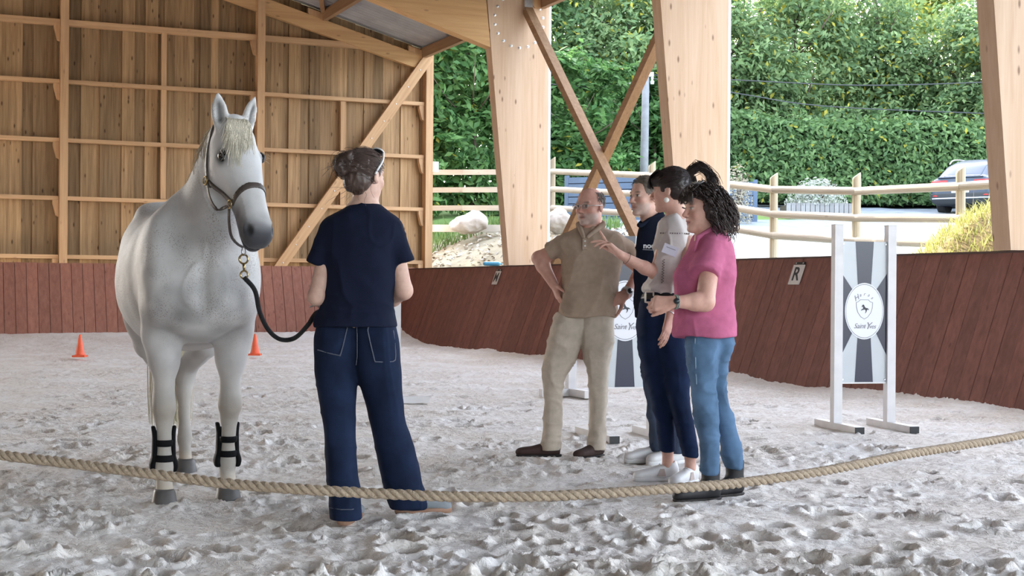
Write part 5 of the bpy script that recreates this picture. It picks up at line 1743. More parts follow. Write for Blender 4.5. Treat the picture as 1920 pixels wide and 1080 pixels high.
def arm_sdf(s, sh, el, wr, r=(0.046, 0.038, 0.040, 0.025)):
    s.u(cone(sh, el, r[0], r[1]), 0.02)
    m = np.asarray(el) * 0.7 + np.asarray(wr) * 0.3
    s.u(cone(el, m, r[1] * 0.98, r[2]), 0.02); s.u(cone(m, wr, r[2], r[3]), 0.02)

def sleeve(s, a, b, ra, rb, k=0.03):
    """sleeve ending in a flat hem at b"""
    a = np.asarray(a, float); b = np.asarray(b, float); d = unit(b - a)
    q = cone(a, b + d * 0.05, ra, rb)
    hem = float(d @ b)
    f0 = q.f
    s.u(Prim(q.lo, q.hi, lambda X, Y, Z: np.maximum(f0(X, Y, Z), X * d[0] + Y * d[1] + Z * d[2] - hem)), k)

def legs_skin(s, rows, Y, foot, r=0.03):
    """leg inside a trouser leg: follows the row centres, ends in a foot inside the shoe"""
    pts = []
    for q in rows[1:]:
        dy = q[4] if len(q) > 4 else 0.0
        pts.append(P((q[1] + q[2]) / 2, q[0], Y + dy))
    pts.append(np.array([foot[0], foot[1], 0.075]))
    s.u(cone(P((rows[0][1] + rows[0][2]) / 2, rows[0][0], Y), pts[0], 0.05, r + 0.012), 0.02)
    for i, (a, b) in enumerate(zip(pts[:-1], pts[1:])):
        s.u(cone(a, b, r + 0.012 * max(0, 1 - i / 3), r + 0.012 * max(0, 1 - (i + 1) / 3)), 0.01)

def foot_of(rows, Y, back=0.0):
    q = rows[-1]; dy = q[4] if len(q) > 4 else 0.0
    c = P((q[1] + q[2]) / 2, q[0], Y + dy); return np.array([c[0], c[1] + back, 0.0])

def person(label, base):
    e = empty('person', base); tag(e, label, 'person'); return e
def put(o, e):
    """a mesh modelled in world coordinates becomes a part of e"""
    o.parent = e; o.location = np.array(o.location) - np.array(e.location)
    return o
def wsdf(name, s, h, m, e, **k): return put(sdf_obj(name, s, h, m, None, **k), e)

def shoe(e, loc, yaw, L, upper, sole, style='sneaker', tongue=None, lace=None, pitch=0.0):
    r = Matrix.Rotation(yaw, 4, 'Z') @ Matrix.Rotation(pitch, 4, 'Y')
    sc = L / 0.28
    root = None
    u = SDF()
    if style == 'boot':
        u.u(loft((0, 0, 0), ex, ey, ez, [(-0.066, 0, 0.050, 0.012, 0.02), (-0.06, 0, 0.052, 0.026, 0.036), (-0.03, 0, 0.058, 0.036, 0.046), (0.04, 0, 0.055, 0.038, 0.045), (0.11, 0, 0.045, 0.043, 0.035), (0.17, 0, 0.040, 0.042, 0.028), (0.200, 0, 0.036, 0.031, 0.024), (0.214, 0, 0.032, 0.018, 0.016), (0.220, 0, 0.030, 0.006, 0.006)], 2.4, 0.006), 0)
        u.u(cone((-0.010, 0, 0.08), (-0.010, 0, 0.20), 0.047, 0.052), 0.03)
        u.inter(half((0, 0, 1), 0.195))
    elif style == 'loafer':
        u.u(loft((0, 0, 0), ex, ey, ez, [(-0.06, 0, 0.045, 0.028, 0.032), (-0.03, 0, 0.048, 0.036, 0.040), (0.05, 0, 0.045, 0.037, 0.038), (0.12, 0, 0.038, 0.044, 0.028), (0.18, 0, 0.034, 0.042, 0.024), (0.208, 0, 0.030, 0.028, 0.018), (0.219, 0, 0.027, 0.010, 0.008)], 2.3, 0.006), 0)
        u.sub(ell((0.0, 0, 0.10), (0.06, 0.027, 0.035)), 0.005)
    else:
        u.u(loft((0, 0, 0), ex, ey, ez, [(-0.070, 0, 0.055, 0.010, 0.02), (-0.063, 0, 0.058, 0.026, 0.036), (-0.035, 0, 0.062, 0.036, 0.042), (0.04, 0, 0.060, 0.037, 0.042), (0.11, 0, 0.050, 0.043, 0.034), (0.17, 0, 0.042, 0.043, 0.029), (0.202, 0, 0.037, 0.031, 0.023), (0.216, 0, 0.033, 0.012, 0.010)], 2.3, 0.008), 0)
        u.u(cone((-0.02, 0, 0.07), (-0.025, 0, 0.098), 0.036, 0.036, ey, 0.9), 0.02)
        u.sub(ell((-0.01, 0, 0.118), (0.034, 0.026, 0.026)), 0.006)
    up = sdf_obj('shoe', u, 0.006, upper, None, rel=1)
    zt = 0.030 if style == 'sneaker' else 0.016
    so = SDF().u(loft((0, 0, 0), ez, ex, ey, [(0.0, 0.072, 0, 0.143, 0.040), (zt, 0.072, 0, 0.148, 0.046)], 2.8, 0.006), 0)
    so.sub(ell((0.06, 0.07, 0), (0.05, 0.033, 0.1)), 0.02); so.sub(ell((0.05, -0.068, 0), (0.05, 0.027, 0.1)), 0.02)
    sl = sdf_obj('sole', so, 0.007, sole, up, rel=1)
    if style == 'sneaker' and lace:
        mb = MB()
        for i in range(5):
            x = 0.05 + 0.022 * i; z = 0.103 - 0.0105 * i - 0.0010 * i * i
            mb.tube(smooth_path([(x + 0.004, -0.028, z - 0.016), (x, 0, z + 0.003), (x + 0.004, 0.028, z - 0.016)], 7), 0.003, 5)
        mb.build('laces', lace, up, True)
    if style == 'sneaker' and tongue:
        for q in (-1, 1):
            mb = MB(); mb.prism([(0.02, q * 0.0385, 0.035), (0.075, q * 0.0415, 0.035), (0.055, q * 0.036, 0.080), (0.03, q * 0.036, 0.080)], (0, q * 0.004, 0)); mb.build('side_patch', tongue, up)
    up.parent = e
    M = Matrix.Translation(Vector(np.asarray(loc, float) - np.array(e.location))) @ r @ Matrix.Scale(sc, 4)
    up.matrix_local = M
    return up

def skull_dirs(n, rng, f):
    out = []
    while len(out) < n:
        v = unit(rng.normal(size=3))
        if f(v): out.append(v)
    return np.array(out)
SK_C = np.array([-0.012, 0, 0.036]); SK_R = np.array([0.098, 0.077, 0.084])
def skull_strands(H, starts, ends, off=0.012, m=9, jit=0.003, rng=None, sag=0.0):
    """hair lying on the skull from direction starts to ends"""
    out = []
    for a, b in zip(starts, ends):
        t = np.linspace(0, 1, m)[:, None]
        v = a * (1 - t) + b * t; v /= np.linalg.norm(v, axis=1, keepdims=True)
        p = SK_C + v * (SK_R + off) + rng.normal(size=3) * jit
        out.append(np.array([H.p(*q) for q in p]))
    return np.array(out)

M_SKIN = mat('skin', attr=True, rough=0.55, spec=0.3, var=0.06, scale=60)
def cloth(name, col, var=0.12, scale=25, rough=0.9, bump=0.15, bscale=500, **k): return mat(name, col, rough, var=var, scale=scale, bump=bump, bscale=bscale, spec=0.15, **k)

# ------------------------------------------------------------------ the handler, seen from behind
Yh = 6.72
hd_ = person('woman with brown hair bun in navy T-shirt and jeans holding the lead rope', G(690, 978))
SKH = (0.60, 0.38, 0.30)
Hh = Frame(P(684, 331, Yh), (0.55, 0.83, -0.05), s=1.0)
hands_w = (P(652, 588, 7.02), P(690, 586, 7.02))
bd = SDF()
head_sdf(bd, Hh, 0.95)
bd.u(cone(P(684, 352, Yh), P(684, 400, Yh), 0.050, 0.058), 0.03)
bd.u(cone(P(680, 405, Yh), P(668, 600, Yh), 0.075, 0.085, ex, 1.3), 0.04)
for sh_, el_, wr_ in ((P(622, 440, Yh), P(594, 556, Yh - 0.03), hands_w[0]), (P(735, 442, Yh), P(757, 545, Yh + 0.02), hands_w[1])):
    arm_sdf(bd, sh_, el_, wr_, (0.044, 0.041, 0.041, 0.026))
hand_sdf(bd, hands_w[0], (0.7, 0.5, 0.1), (0, 0.2, 1), 1, (0.7, 0.9, 0.5))
hand_sdf(bd, hands_w[1], (-0.7, 0.5, 0.1), (0, 0.2, 1), -1, (0.7, 0.9, 0.5))
Ll = [(600, 596, 674, 0.100), (640, 587, 674, 0.126), (690, 588, 671, 0.122), (740, 595, 669, 0.100, -0.03), (790, 603, 668, 0.090, -0.05), (850, 611, 668, 0.088, -0.08), (920, 615, 674, 0.094, -0.11), (974, 617, 681, 0.104, -0.12)]
Rl = [(600, 660, 739, 0.100), (640, 660, 749, 0.126), (690, 665, 753, 0.122), (740, 680, 755, 0.100, 0.03), (790, 693, 761, 0.090, 0.06), (850, 707, 779, 0.090, 0.10), (920, 722, 795, 0.096, 0.15), (952, 733, 801, 0.104, 0.18)]
legs_skin(bd, Ll, Yh, foot_of(Ll, Yh)); legs_skin(bd, Rl, Yh, foot_of(Rl, Yh))
wsdf('body', bd, 0.0057, M_SKIN, hd_, col=lambda V: face_col(V, Hh, SKH, (0.10, 0.06, 0.04)))
ts = SDF().u(rows_loft([(383, 660, 709, 0.060), (390, 650, 718, 0.075), (400, 630, 733, 0.088), (411, 612, 746, 0.098), (425, 604, 752, 0.108), (450, 606, 748, 0.115), (500, 611, 743, 0.118), (545, 609, 740, 0.115), (578, 601, 738, 0.118), (600, 590, 744, 0.150), (613, 588, 747, 0.158)], Yh), 0)
sleeve(ts, P(622, 432, Yh), P(594, 497, Yh - 0.01), 0.052, 0.054)
sleeve(ts, P(735, 432, Yh), P(757, 494, Yh), 0.056, 0.055)
M_NAVYT = cloth('navy_tshirt_cotton', (0.008, 0.011, 0.028))
shirt = wsdf('tshirt', ts, 0.007, M_NAVYT, hd_, rel=2, disp=cloth_noise(0.008, 5, 12, 1.1, 0.75, 41))
col_ = SDF().u(rows_loft([(379, 662, 707, 0.056), (390, 652, 716, 0.072)], Yh), 0)
put(sdf_obj('collar', col_, 0.005, M_NAVYT, None), hd_)
M_DENIM = cloth('dark_blue_denim', (0.0095, 0.017, 0.043), var=0.35, scale=9)
jn = SDF()
jn.u(rows_loft(Ll, Yh), 0).u(rows_loft(Rl, Yh), 0.018)
jeans = wsdf('jeans', jn, 0.008, M_DENIM, hd_, rel=2, disp=cloth_noise(0.008, 4, 11, 0.9, 0.8, 3))
# stitched back pockets, yoke and hem seams lie on the denim
M_STITCH = mat('pale_stitching', (0.085, 0.095, 0.13), 0.8)
def seam(name, pts, s, r, e, m, h=0.003, depth=0.003):
    q = s.copy().off(depth + 0.006)
    pr = None
    fs = [cone(a - np.array([0, 0.006, 0]), b - np.array([0, 0.006, 0]), r, r) for a, b in zip(pts[:-1], pts[1:])]
    q.inter(Prim((-99,) * 3, (99,) * 3, lambda X, Y, Z: np.minimum.reduce([f.f(X, Y, Z) for f in fs])))
    pts = np.array(pts)
    o = sdf_obj(name, q, h, m, None, lo=pts.min(0) - r - 0.02, hi=pts.max(0) + r + 0.02, rel=1)
    return put(o, e)
def on_back(px, py, Y): return P(px, py, Y)
def project(s, px, py, Y0, Y1, n=160):
    """first surface point of s along the sight line (used to lay seams on cloth)"""
    ys = np.linspace(Y0, Y1, n); pts = np.array([P(px, py, y) for y in ys])
    d = np.full(n, 0.5)
    for op, k, pr in s.ops:
        if op == 'u':
            v = np.array([float(np.asarray(pr.f(*[np.array([[[c]]]) for c in q])).ravel()[0]) for q in pts]); d = np.minimum(d, v)
    i = np.argmax(d < 0)
    return pts[i] if d[i] < 0 else pts[n // 2]
for pk_ in ([(692, 613), (690, 622), (702, 673), (706, 678), (735, 678), (742, 668), (738, 620)], [(652, 612), (640, 660), (634, 666), (596, 656)]):
    path = smooth_path([project(jn, x, y, Yh - 0.2, Yh) for x, y in pk_], 14)
    seam('pocket_seam', list(path), jn, 0.0035, hd_, M_STITCH)
path = [project(jn, x, y, Yh - 0.2, Yh + 0.05) for x, y in ((669, 606), (670, 640), (670, 668), (668, 684))]
seam('back_seam', path, jn, 0.003, hd_, M_STITCH)
path = [project(jn, x, y, Yh - 0.35, Yh) for x, y in ((618, 952), (640, 955), (660, 955), (678, 950))]
seam('hem_seam', path, jn, 0.003, hd_, M_STITCH)
M_GUM = mat('brown_gum_sole', (0.30, 0.17, 0.11), 0.6); M_GREYS = mat('grey_suede', (0.22, 0.24, 0.26), 0.8, var=0.1, scale=20); M_WHITES = mat('white_shoe_leather', (0.72, 0.71, 0.71), 0.5, var=0.05, scale=20)
g_ = foot_of(Ll, Yh); shoe(hd_, (g_[0], g_[1] + 0.0, 0), math.radians(80), 0.27, M_GREYS, M_GUM, 'sneaker', M_WHITES, M_WHITES)
g_ = foot_of(Rl, Yh); shoe(hd_, (g_[0] + 0.0, g_[1] + 0.0, 0), math.radians(14), 0.27, M_GREYS, M_GUM, 'sneaker', M_WHITES, M_WHITES)
# hair: skull cap, bun, strands, sunglasses pushed up
M_BROWN = mat('brown_hair', (0.075, 0.045, 0.035), 0.45, var=0.35, scale=40, stretch=(1, 1, 0.3))
rg = np.random.default_rng(4)
hr = SDF().u(Hh.ell((-0.016, 0, 0.036), (0.102, 0.082, 0.088)), 0).u(Hh.ell((-0.055, 0, -0.03), (0.058, 0.066, 0.06)), 0.03)
hr.sub(Hh.box((0.11, 0, -0.05), (0.065, 0.12, 0.10)), 0.015); hr.sub(Hh.box((0.05, 0, -0.08), (0.055, 0.12, 0.07)), 0.015)
wsdf('hair', hr, 0.005, M_BROWN, hd_, disp=lambda V: 0.004 * fbm(V * np.array([60, 60, 25.]), 2))
bc = P(654, 309, Yh - 0.05)
bn = SDF().u(ell(bc, (0.068, 0.062, 0.058)), 0)
for k in range(9):
    an = k * 0.7; bn.u(ell(bc + np.array([0.04 * math.cos(an), -0.03 + 0.01 * math.sin(3 * an), 0.035 * math.sin(an)]), (0.028, 0.026, 0.022)), 0.012)
wsdf('hair_bun', bn, 0.005, M_BROWN, hd_, disp=lambda V: 0.006 * fbm(V * 45, 2))
bun_dir = unit(Hh.loc(bc) - SK_C)
st = skull_dirs(620, rg, lambda v: not (v[0] > 0.62 and v[2] < 0.45) and v[2] > -0.75 and not (v[0] > 0.2 and v[2] < -0.15))
en = unit(bun_dir) + 0.15 * rg.normal(size=(len(st), 3)); en /= np.linalg.norm(en, axis=1, keepdims=True)
put(strands('hair_strands', skull_strands(Hh, st, en, 0.010, 9, 0.003, rg), 0.0016, 0.0012, M_BROWN), hd_)
pth = []
for k in range(420):      # coils of the bun and loose ends
    a0 = rg.random() * 6.28; tilt = unit(rg.normal(size=3)); u_ = unit(np.cross(tilt, [0.3, 0.5, 0.8])); v_ = np.cross(tilt, u_); R_ = 0.050 + 0.020 * rg.random(); ln = 1.2 + 1.5 * rg.random()
    c0 = bc + 0.008 * rg.normal(size=3)
    flare = 0.008 * rg.random() ** 4
    pth.append([c0 + (u_ * math.cos(a0 + ln * t) + v_ * math.sin(a0 + ln * t)) * (R_ + flare * t * t * 2) for t in np.linspace(0, 1, 9)])
for k in range(14):
    b_ = Hh.p(-0.075 + 0.02 * rg.normal(), 0.05 * rg.normal(), -0.06 + 0.03 * rg.normal()); d_ = np.array([-0.02 + 0.03 * rg.normal(), -0.02, -0.03 + 0.02 * rg.normal()])
    pth.append([b_ + d_ * t + np.array([0.006 * math.sin(5 * t), 0, -0.012 * t * t]) for t in np.linspace(0, 1.3, 9)])
for k in range(20):
    b_ = bc + np.array([-0.06, 0, 0]) + 0.02 * rg.normal(size=3); d_ = np.array([-0.03, 0, -0.04]) + 0.025 * rg.normal(size=3)
    pth.append([b_ + d_ * t for t in np.linspace(0, 1, 9)])
put(strands('loose_hair', np.array(pth), 0.0011, 0.0005, M_BROWN), hd_)
sg = empty('sunglasses', (0, 0, 0)); put(sg, hd_)
SGF = Frame(Hh.p(0.045, 0, 0.115), Hh.R @ np.array([0.62, 0, 0.78]), Hh.R @ np.array([-0.78, 0, 0.62]))
M_SGW = mat('white_plastic_frame', (0.75, 0.75, 0.77), 0.3); M_SGL = mat('dark_lens', (0.02, 0.025, 0.03), 0.08)
for q in (-1, 1):
    mb = MB()
    mb.tube(smooth_path([SGF.p(0.0, q * 0.068, 0.0), Hh.p(0.02, q * 0.088, 0.075), Hh.p(-0.02, q * 0.090, 0.025), Hh.p(-0.03, q * 0.086, 0.005)], 10), 0.005, 6)
    put(mb.build('temple', M_SGW, None, True), hd_)
bpy.data.objects.remove(sg)
for q in (-1, 1):
    l_ = SDF().u(SGF.ell((0.006, q * 0.034, 0), (0.004, 0.031, 0.024)), 0); put(sdf_obj('sunglass_lens', l_, 0.003, M_SGL, None), hd_)
mb = MB()
for q in (-1, 1): mb.tube([SGF.p(0.006, q * 0.034 + 0.032 * math.cos(t), 0.025 * math.sin(t)) for t in np.linspace(0, 6.283, 19)], 0.0035, 5, False)
put(mb.build('sunglass_frame', M_SGW, None, True), hd_)
o = MB().tube([P(594, 571, Yh + 0.02) + np.array([0.034 * math.cos(t), 0.034 * math.sin(t), 0.012 * math.cos(t)]) for t in np.linspace(0, 6.283, 21)], 0.0025, 6, False).build('bracelet', M_STEEL, None, True); put(o, hd_)

# ------------------------------------------------------------------ man in beige polo
Yb = 9.3
mb_ = person('man with glasses in beige polo and khaki trousers, hands on hips', G(1072, 855))
SKB = (0.56, 0.30, 0.235)
Hb = Frame(P(1106, 388, Yb - 0.03), (-0.58, -0.80, -0.03), s=1.02)
bd = SDF(); head_sdf(bd, Hb, 1.08, 1.0)
bd.u(cone(P(1110, 405, Yb), P(1108, 440, Yb), 0.062, 0.070), 0.03)
bd.u(cone(P(1108, 450, Yb), P(1100, 590, Yb), 0.09, 0.10, ex, 1.3), 0.04)
elr, wrr = P(1010, 484, Yb + 0.12), P(1038, 533, Yb + 0.02)
ell_, wrl = P(1206, 508, Yb + 0.10), P(1172, 553, Yb - 0.08)
arm_sdf(bd, P(1066, 460, Yb), elr, wrr, (0.052, 0.045, 0.045, 0.031))
arm_sdf(bd, P(1150, 460, Yb), ell_, wrl, (0.052, 0.045, 0.045, 0.030))
hand_sdf(bd, wrr, (0.25, -0.30, -0.75), (0.9, 0.1, 0.1), 1, (0.2, 0.35, 0.25), 0.08, 0.7)
hand_sdf(bd, wrl, (-0.90, -0.10, -0.36), (-0.1, 0.95, -0.2), 1, (0.25, 0.3, 0.2), 0.12, 0.85, 1.05)
KL = [(584, 1042, 1102, 0.120), (620, 1030, 1096, 0.135), (650, 1024, 1089, 0.120), (685, 1018, 1076, 0.100), (721, 1018, 1058, 0.082), (760, 1019, 1055, 0.078), (800, 1017, 1053, 0.078), (845, 1013, 1051, 0.088)]
KR = [(584, 1090, 1150, 0.120), (620, 1086, 1153, 0.135), (660, 1092, 1146, 0.115), (700, 1100, 1142, 0.092), (730, 1103, 1140, 0.082), (775, 1105, 1137, 0.078), (844, 1101, 1134, 0.090)]
legs_skin(bd, KL, Yb, foot_of(KL, Yb)); legs_skin(bd, KR, Yb, foot_of(KR, Yb))
wsdf('body', bd, 0.0057, M_SKIN, mb_, col=lambda V: face_col(V, Hb, SKB, (0.25, 0.19, 0.15), (0.42, 0.18, 0.15), (0.42, 0.36, 0.33)))
po = SDF().u(rows_loft([(422, 1088, 1131, 0.070), (430, 1074, 1141, 0.085), (438, 1060, 1155, 0.100), (448, 1050, 1166, 0.112), (465, 1049, 1168, 0.128), (500, 1051, 1166, 0.145), (535, 1052, 1162, 0.160), (565, 1051, 1158, 0.168), (584, 1046, 1157, 0.168), (594, 1046, 1156, 0.164)], Yb), 0)
sleeve(po, P(1062, 455, Yb), P(1031, 471, Yb + 0.06), 0.068, 0.066); sleeve(po, P(1154, 455, Yb), P(1184, 480, Yb + 0.05), 0.068, 0.066)
M_BEIGE = cloth('beige_pique_polo', (0.36, 0.265, 0.20))
wsdf('polo_shirt', po, 0.0075, M_BEIGE, mb_, rel=2, disp=cloth_noise(0.013, 5, 12, 0.9, 1.1, 5))
CF = Frame(P(1098, 430, Yb - 0.09), (-0.25, -1, 0.15))
cs_ = SDF()
for q in (-1, 1): cs_.u(cone(P(1098 + q * 4, 444, Yb - 0.135), P(1108 + q * 23, 421, Yb - 0.05), 0.012, 0.020), 0.008)
cs_.u(cone(P(1091, 422, Yb + 0.01), P(1129, 420, Yb + 0.04), 0.026, 0.026), 0.02)
wsdf('collar', cs_, 0.005, M_BEIGE, mb_)
mb = MB(); mb.bar(P(1097, 440, Yb - 0.120), P(1096, 468, Yb - 0.142), 0.03, 0.008, (0, -1, 0)); put(mb.build('placket', M_BEIGE), mb_)
for yy in (452, 461):
    o = MB().lathe([(0.006, 0), (0.006, 0.003)], P(1097, yy, Yb - 0.128 - 0.0006 * (yy - 440)) + np.array([0, -0.004, 0]), 10, (0, -1, 0)).build('button', M_PLATE); put(o, mb_)
kt = SDF().u(rows_loft(KL, Yb), 0)
kt.u(rows_loft(KR, Yb), 0.018)
M_KHAKI = cloth('khaki_cotton', (0.48, 0.41, 0.335))
wsdf('trousers', kt, 0.008, M_KHAKI, mb_, rel=2, disp=cloth_noise(0.010, 6, 14, 0.8, 1.2, 9))
M_SUEDE = mat('dark_brown_suede', (0.045, 0.022, 0.018), 0.85, var=0.2, scale=25); M_DSOLE = mat('dark_sole', (0.02, 0.015, 0.013), 0.7)
g_ = foot_of(KL, Yb); shoe(mb_, g_, math.radians(183), 0.29, M_SUEDE, M_DSOLE, 'loafer')
g_ = foot_of(KR, Yb); shoe(mb_, g_, math.radians(232), 0.29, M_SUEDE, M_DSOLE, 'loafer')
M_GREYH = mat('short_grey_hair', (0.24, 0.22, 0.21), 0.6, var=0.3, scale=60)
rg = np.random.default_rng(8)
st = skull_dirs(900, rg, lambda v: v[2] < 0.62 and v[2] > -0.5 and v[0] < 0.35 and not (v[0] > 0.0 and v[2] < 0.05))
en = st + np.array([-0.12, 0, -0.15]) + 0.08 * rg.normal(size=st.shape); en /= np.linalg.norm(en, axis=1, keepdims=True)
put(strands('short_hair', skull_strands(Hb, st, en, 0.005, 4, 0.002, rg), 0.0022, 0.001, M_GREYH), mb_)
def glasses(e, H, mat_f, mat_l, w=0.026, hgt=0.017):
    mb = MB()
    for q in (-1, 1):
        mb.tube([H.p(0.108, q * 0.033 + w * math.cos(t), 0.002 + hgt * math.sin(t)) for t in np.linspace(0, 6.283, 19)], 0.0016, 5, False)
        mb.tube([H.p(0.106, q * 0.060, 0.006), H.p(0.06, q * 0.079, 0.006), H.p(-0.015, q * 0.085, 0.008)], 0.0025, 5)
    mb.tube([H.p(0.108, -0.008, 0.006), H.p(0.113, 0, 0.009), H.p(0.108, 0.008, 0.006)], 0.0022, 5)
    g = put(mb.build('glasses', mat_f, None, True), e)
    for q in (-1, 1):
        o = SDF().u(H.ell((0.108, q * 0.033, 0.002), (0.0018, w, hgt)), 0)
        l_ = sdf_obj('lens', o, 0.003, mat_l, None); l_.parent = g
def lens_mat():
    m = bpy.data.materials.new('clear_lens'); m.use_nodes = True
    nt = m.node_tree; b = nt.nodes['Principled BSDF']; b.inputs['Roughness'].default_value = 0.05
    tr = nt.nodes.new('ShaderNodeBsdfTransparent'); tr.inputs[0].default_value = (0.8, 0.78, 0.78, 1)
    ms = nt.nodes.new('ShaderNodeMixShader'); ms.inputs[0].default_value = 0.12
    nt.links.new(tr.outputs[0], ms.inputs[1]); nt.links.new(b.outputs[0], ms.inputs[2]); nt.links.new(ms.outputs[0], nt.nodes['Material Output'].inputs[0])
    return m
glasses(mb_, Hb, mat('pale_glasses_frame', (0.55, 0.50, 0.48), 0.3, 0.5), lens_mat())
def band(name, c, ax, R, r, m, e, w=None):
    ax = unit(ax); s_ = unit(np.cross(ax, [0.3, 0.2, 0.9])); b_ = np.cross(ax, s_)
    o = MB().tube([np.asarray(c) + R * (s_ * math.cos(t) + b_ * math.sin(t)) for t in np.linspace(0, 6.283, 25)], r, 6, False).build(name, m, None, True); return put(o, e)
wd = unit(wrl - ell_)
for k in range(3): band('watch_strap', wrl - wd * (0.022 + 0.008 * k), wd, 0.035, 0.006, M_STEEL, mb_)
o = MB().lathe([(0.021, 0), (0.023, 0.004), (0.021, 0.010), (0.018, 0.011)], wrl - wd * 0.03 + np.array([0.012, -0.034, 0.008]), 18, (0.3, -0.9, 0.2)).build('watch_case', M_STEEL, None, True); put(o, mb_)
o = MB().lathe([(0.017, 0), (0.017, 0.002)], wrl - wd * 0.03 + np.array([0.0155, -0.0445, 0.0102]), 18, (0.3, -0.9, 0.2)).build('watch_dial', M_SGL, None, True); put(o, mb_)

# ------------------------------------------------------------------ man in navy polo
Yn = 9.02
mn = person('man with short greying hair in navy polo behind the pointing woman', G(1225, 862))
SKN = (0.62, 0.37, 0.29)
Hn = Frame(P(1209, 369, Yn - 0.02), (-0.80, -0.60, -0.02), s=1.0)
bd = SDF(); head_sdf(bd, Hn, 1.0, 1.0)
bd.u(cone(P(1215, 385, Yn + 0.02), P(1222, 425, Yn + 0.02), 0.058, 0.066), 0.03)
bd.u(cone(P(1235, 440, Yn), P(1238, 600, Yn), 0.085, 0.095, ex, 1.2), 0.04)
arm_sdf(bd, P(1208, 447, Yn + 0.10), P(1216, 525, Yn + 0.15), P(1222, 592, Yn + 0.10)); hand_sdf(bd, P(1222, 592, Yn + 0.10), (0, -0.1, -1), (0.5, -0.5, 0), 1, (0.3, 0.4, 0.3))
arm_sdf(bd, P(1278, 450, Yn - 0.02), P(1288, 535, Yn + 0.02), P(1270, 600, Yn - 0.05)); hand_sdf(bd, P(1270, 600, Yn - 0.05), (-0.2, -0.2, -1), (-0.5, 0.5, 0), 1, (0.3, 0.4, 0.3))
NL = [(588, 1196, 1246, 0.11), (640, 1197, 1246, 0.12), (700, 1203, 1245, 0.10), (750, 1211, 1245, 0.085), (800, 1217, 1246, 0.080), (846, 1217, 1250, 0.085)]
NR = [(588, 1238, 1282, 0.11), (640, 1240, 1286, 0.12), (700, 1246, 1286, 0.10), (780, 1254, 1284, 0.08), (850, 1256, 1284, 0.085)]
legs_skin(bd, NL, Yn, foot_of(NL, Yn)); legs_skin(bd, NR, Yn - 0.06, foot_of(NR, Yn - 0.06))
wsdf('body', bd, 0.0057, M_SKIN, mn, col=lambda V: face_col(V, Hn, SKN, (0.20, 0.14, 0.10), (0.50, 0.22, 0.19), (0.45, 0.36, 0.32)))
po = SDF().u(rows_loft([(405, 1214, 1250, 0.060), (414, 1203, 1262, 0.085), (426, 1196, 1274, 0.105), (445, 1192, 1284, 0.120), (475, 1190, 1290, 0.128), (520, 1190, 1290, 0.130), (565, 1190, 1286, 0.128), (597, 1189, 1284, 0.130)], Yn), 0)
sleeve(po, P(1278, 447, Yn), P(1288, 500, Yn + 0.02), 0.06, 0.06)
M_NAVYP = cloth('navy_polo_cotton', (0.010, 0.014, 0.030))
wsdf('polo_shirt', po, 0.0075, M_NAVYP, mn, rel=2, disp=cloth_noise(0.014, 5, 12, 1, 0.9, 12))
cs_ = SDF().u(cone(P(1200, 424, Yn - 0.075), P(1240, 402, Yn - 0.03), 0.012, 0.020), 0.008).u(cone(P(1198, 422, Yn - 0.06), P(1204, 416, Yn + 0.06), 0.014, 0.016), 0.01)
wsdf('collar', cs_, 0.005, M_NAVYP, mn)
c_ = P(1208, 461, Yn - 0.106); rr_m = np.stack([unit([0.86, -0.42, 0.0]), unit([0, 0, 1.0]), unit([-0.42, -0.86, 0])], 1)
c_ = project(po, 1207, 461, Yn - 0.2, Yn) + np.array([0.0, -0.012, 0])
rr_m = np.stack([unit([0.97, -0.24, 0.0]), np.array([0, 0, 1.0]), unit([-0.24, -0.97, 0])], 1)
t_ = text_mesh('shirt_lettering', 'noob', 0.047, mat('white_print', (0.7, 0.7, 0.72), 0.6), mn, P(1206, 461, c_[1] - 0.012) - np.array(mn.location), rr_m, 0.003, weight=0.0012, align='LEFT')
o = MB().bar(project(po, 1205, 468, Yn - 0.2, Yn) + np.array([0, -0.006, 0]), project(po, 1226, 469, Yn - 0.2, Yn) + np.array([0, -0.006, 0]), 0.004, 0.004).build('shirt_underline', mat('grey_print', (0.35, 0.36, 0.40), 0.6)); put(o, mn)
jn_ = SDF().u(rows_loft(NL, Yn), 0)
jn_.u(rows_loft(NR, Yn - 0.06), 0.018)
wsdf('jeans', jn_, 0.0085, cloth('slate_denim', (0.055, 0.075, 0.12), var=0.3, scale=9), mn, rel=2, disp=cloth_noise(0.010, 6, 14, 0.9, 1.5, 4))
g_ = foot_of(NL, Yn); shoe(mn, g_, math.radians(192), 0.285, M_WHITES, M_WHITES, 'sneaker', None, M_WHITES)
g_ = foot_of(NR, Yn - 0.06); shoe(mn, g_, math.radians(205), 0.285, M_WHITES, M_WHITES, 'sneaker', None, M_WHITES)
M_GBH = mat('greying_brown_hair', (0.15, 0.115, 0.09), 0.55, var=0.45, scale=50)
hr = SDF().u(Hn.ell((-0.016, 0, 0.040), (0.101, 0.083, 0.089)), 0); hr.sub(Hn.box((0.125, 0, 0.0), (0.07, 0.12, 0.075)), 0.015); hr.sub(Hn.box((0.04, 0, -0.07), (0.09, 0.12, 0.065)), 0.01)
wsdf('hair', hr, 0.005, M_GBH, mn, disp=lambda V: 0.003 * fbm(V * 70, 2))
rg = np.random.default_rng(12)
st = skull_dirs(900, rg, lambda v: v[2] > -0.4 and not (v[0] > 0.55 and v[2] < 0.62) and not (v[0] > 0.0 and v[2] < 0.05))
en = st + np.array([0.10, 0.0, 0.05]) * np.where(st[:, 2:3] > 0.4, 2.2, -0.8) + 0.07 * rg.normal(size=st.shape); en /= np.linalg.norm(en, axis=1, keepdims=True)
put(strands('short_hair', skull_strands(Hn, st, en, 0.012, 4, 0.003, rg), 0.0022, 0.001, M_GBH), mn)

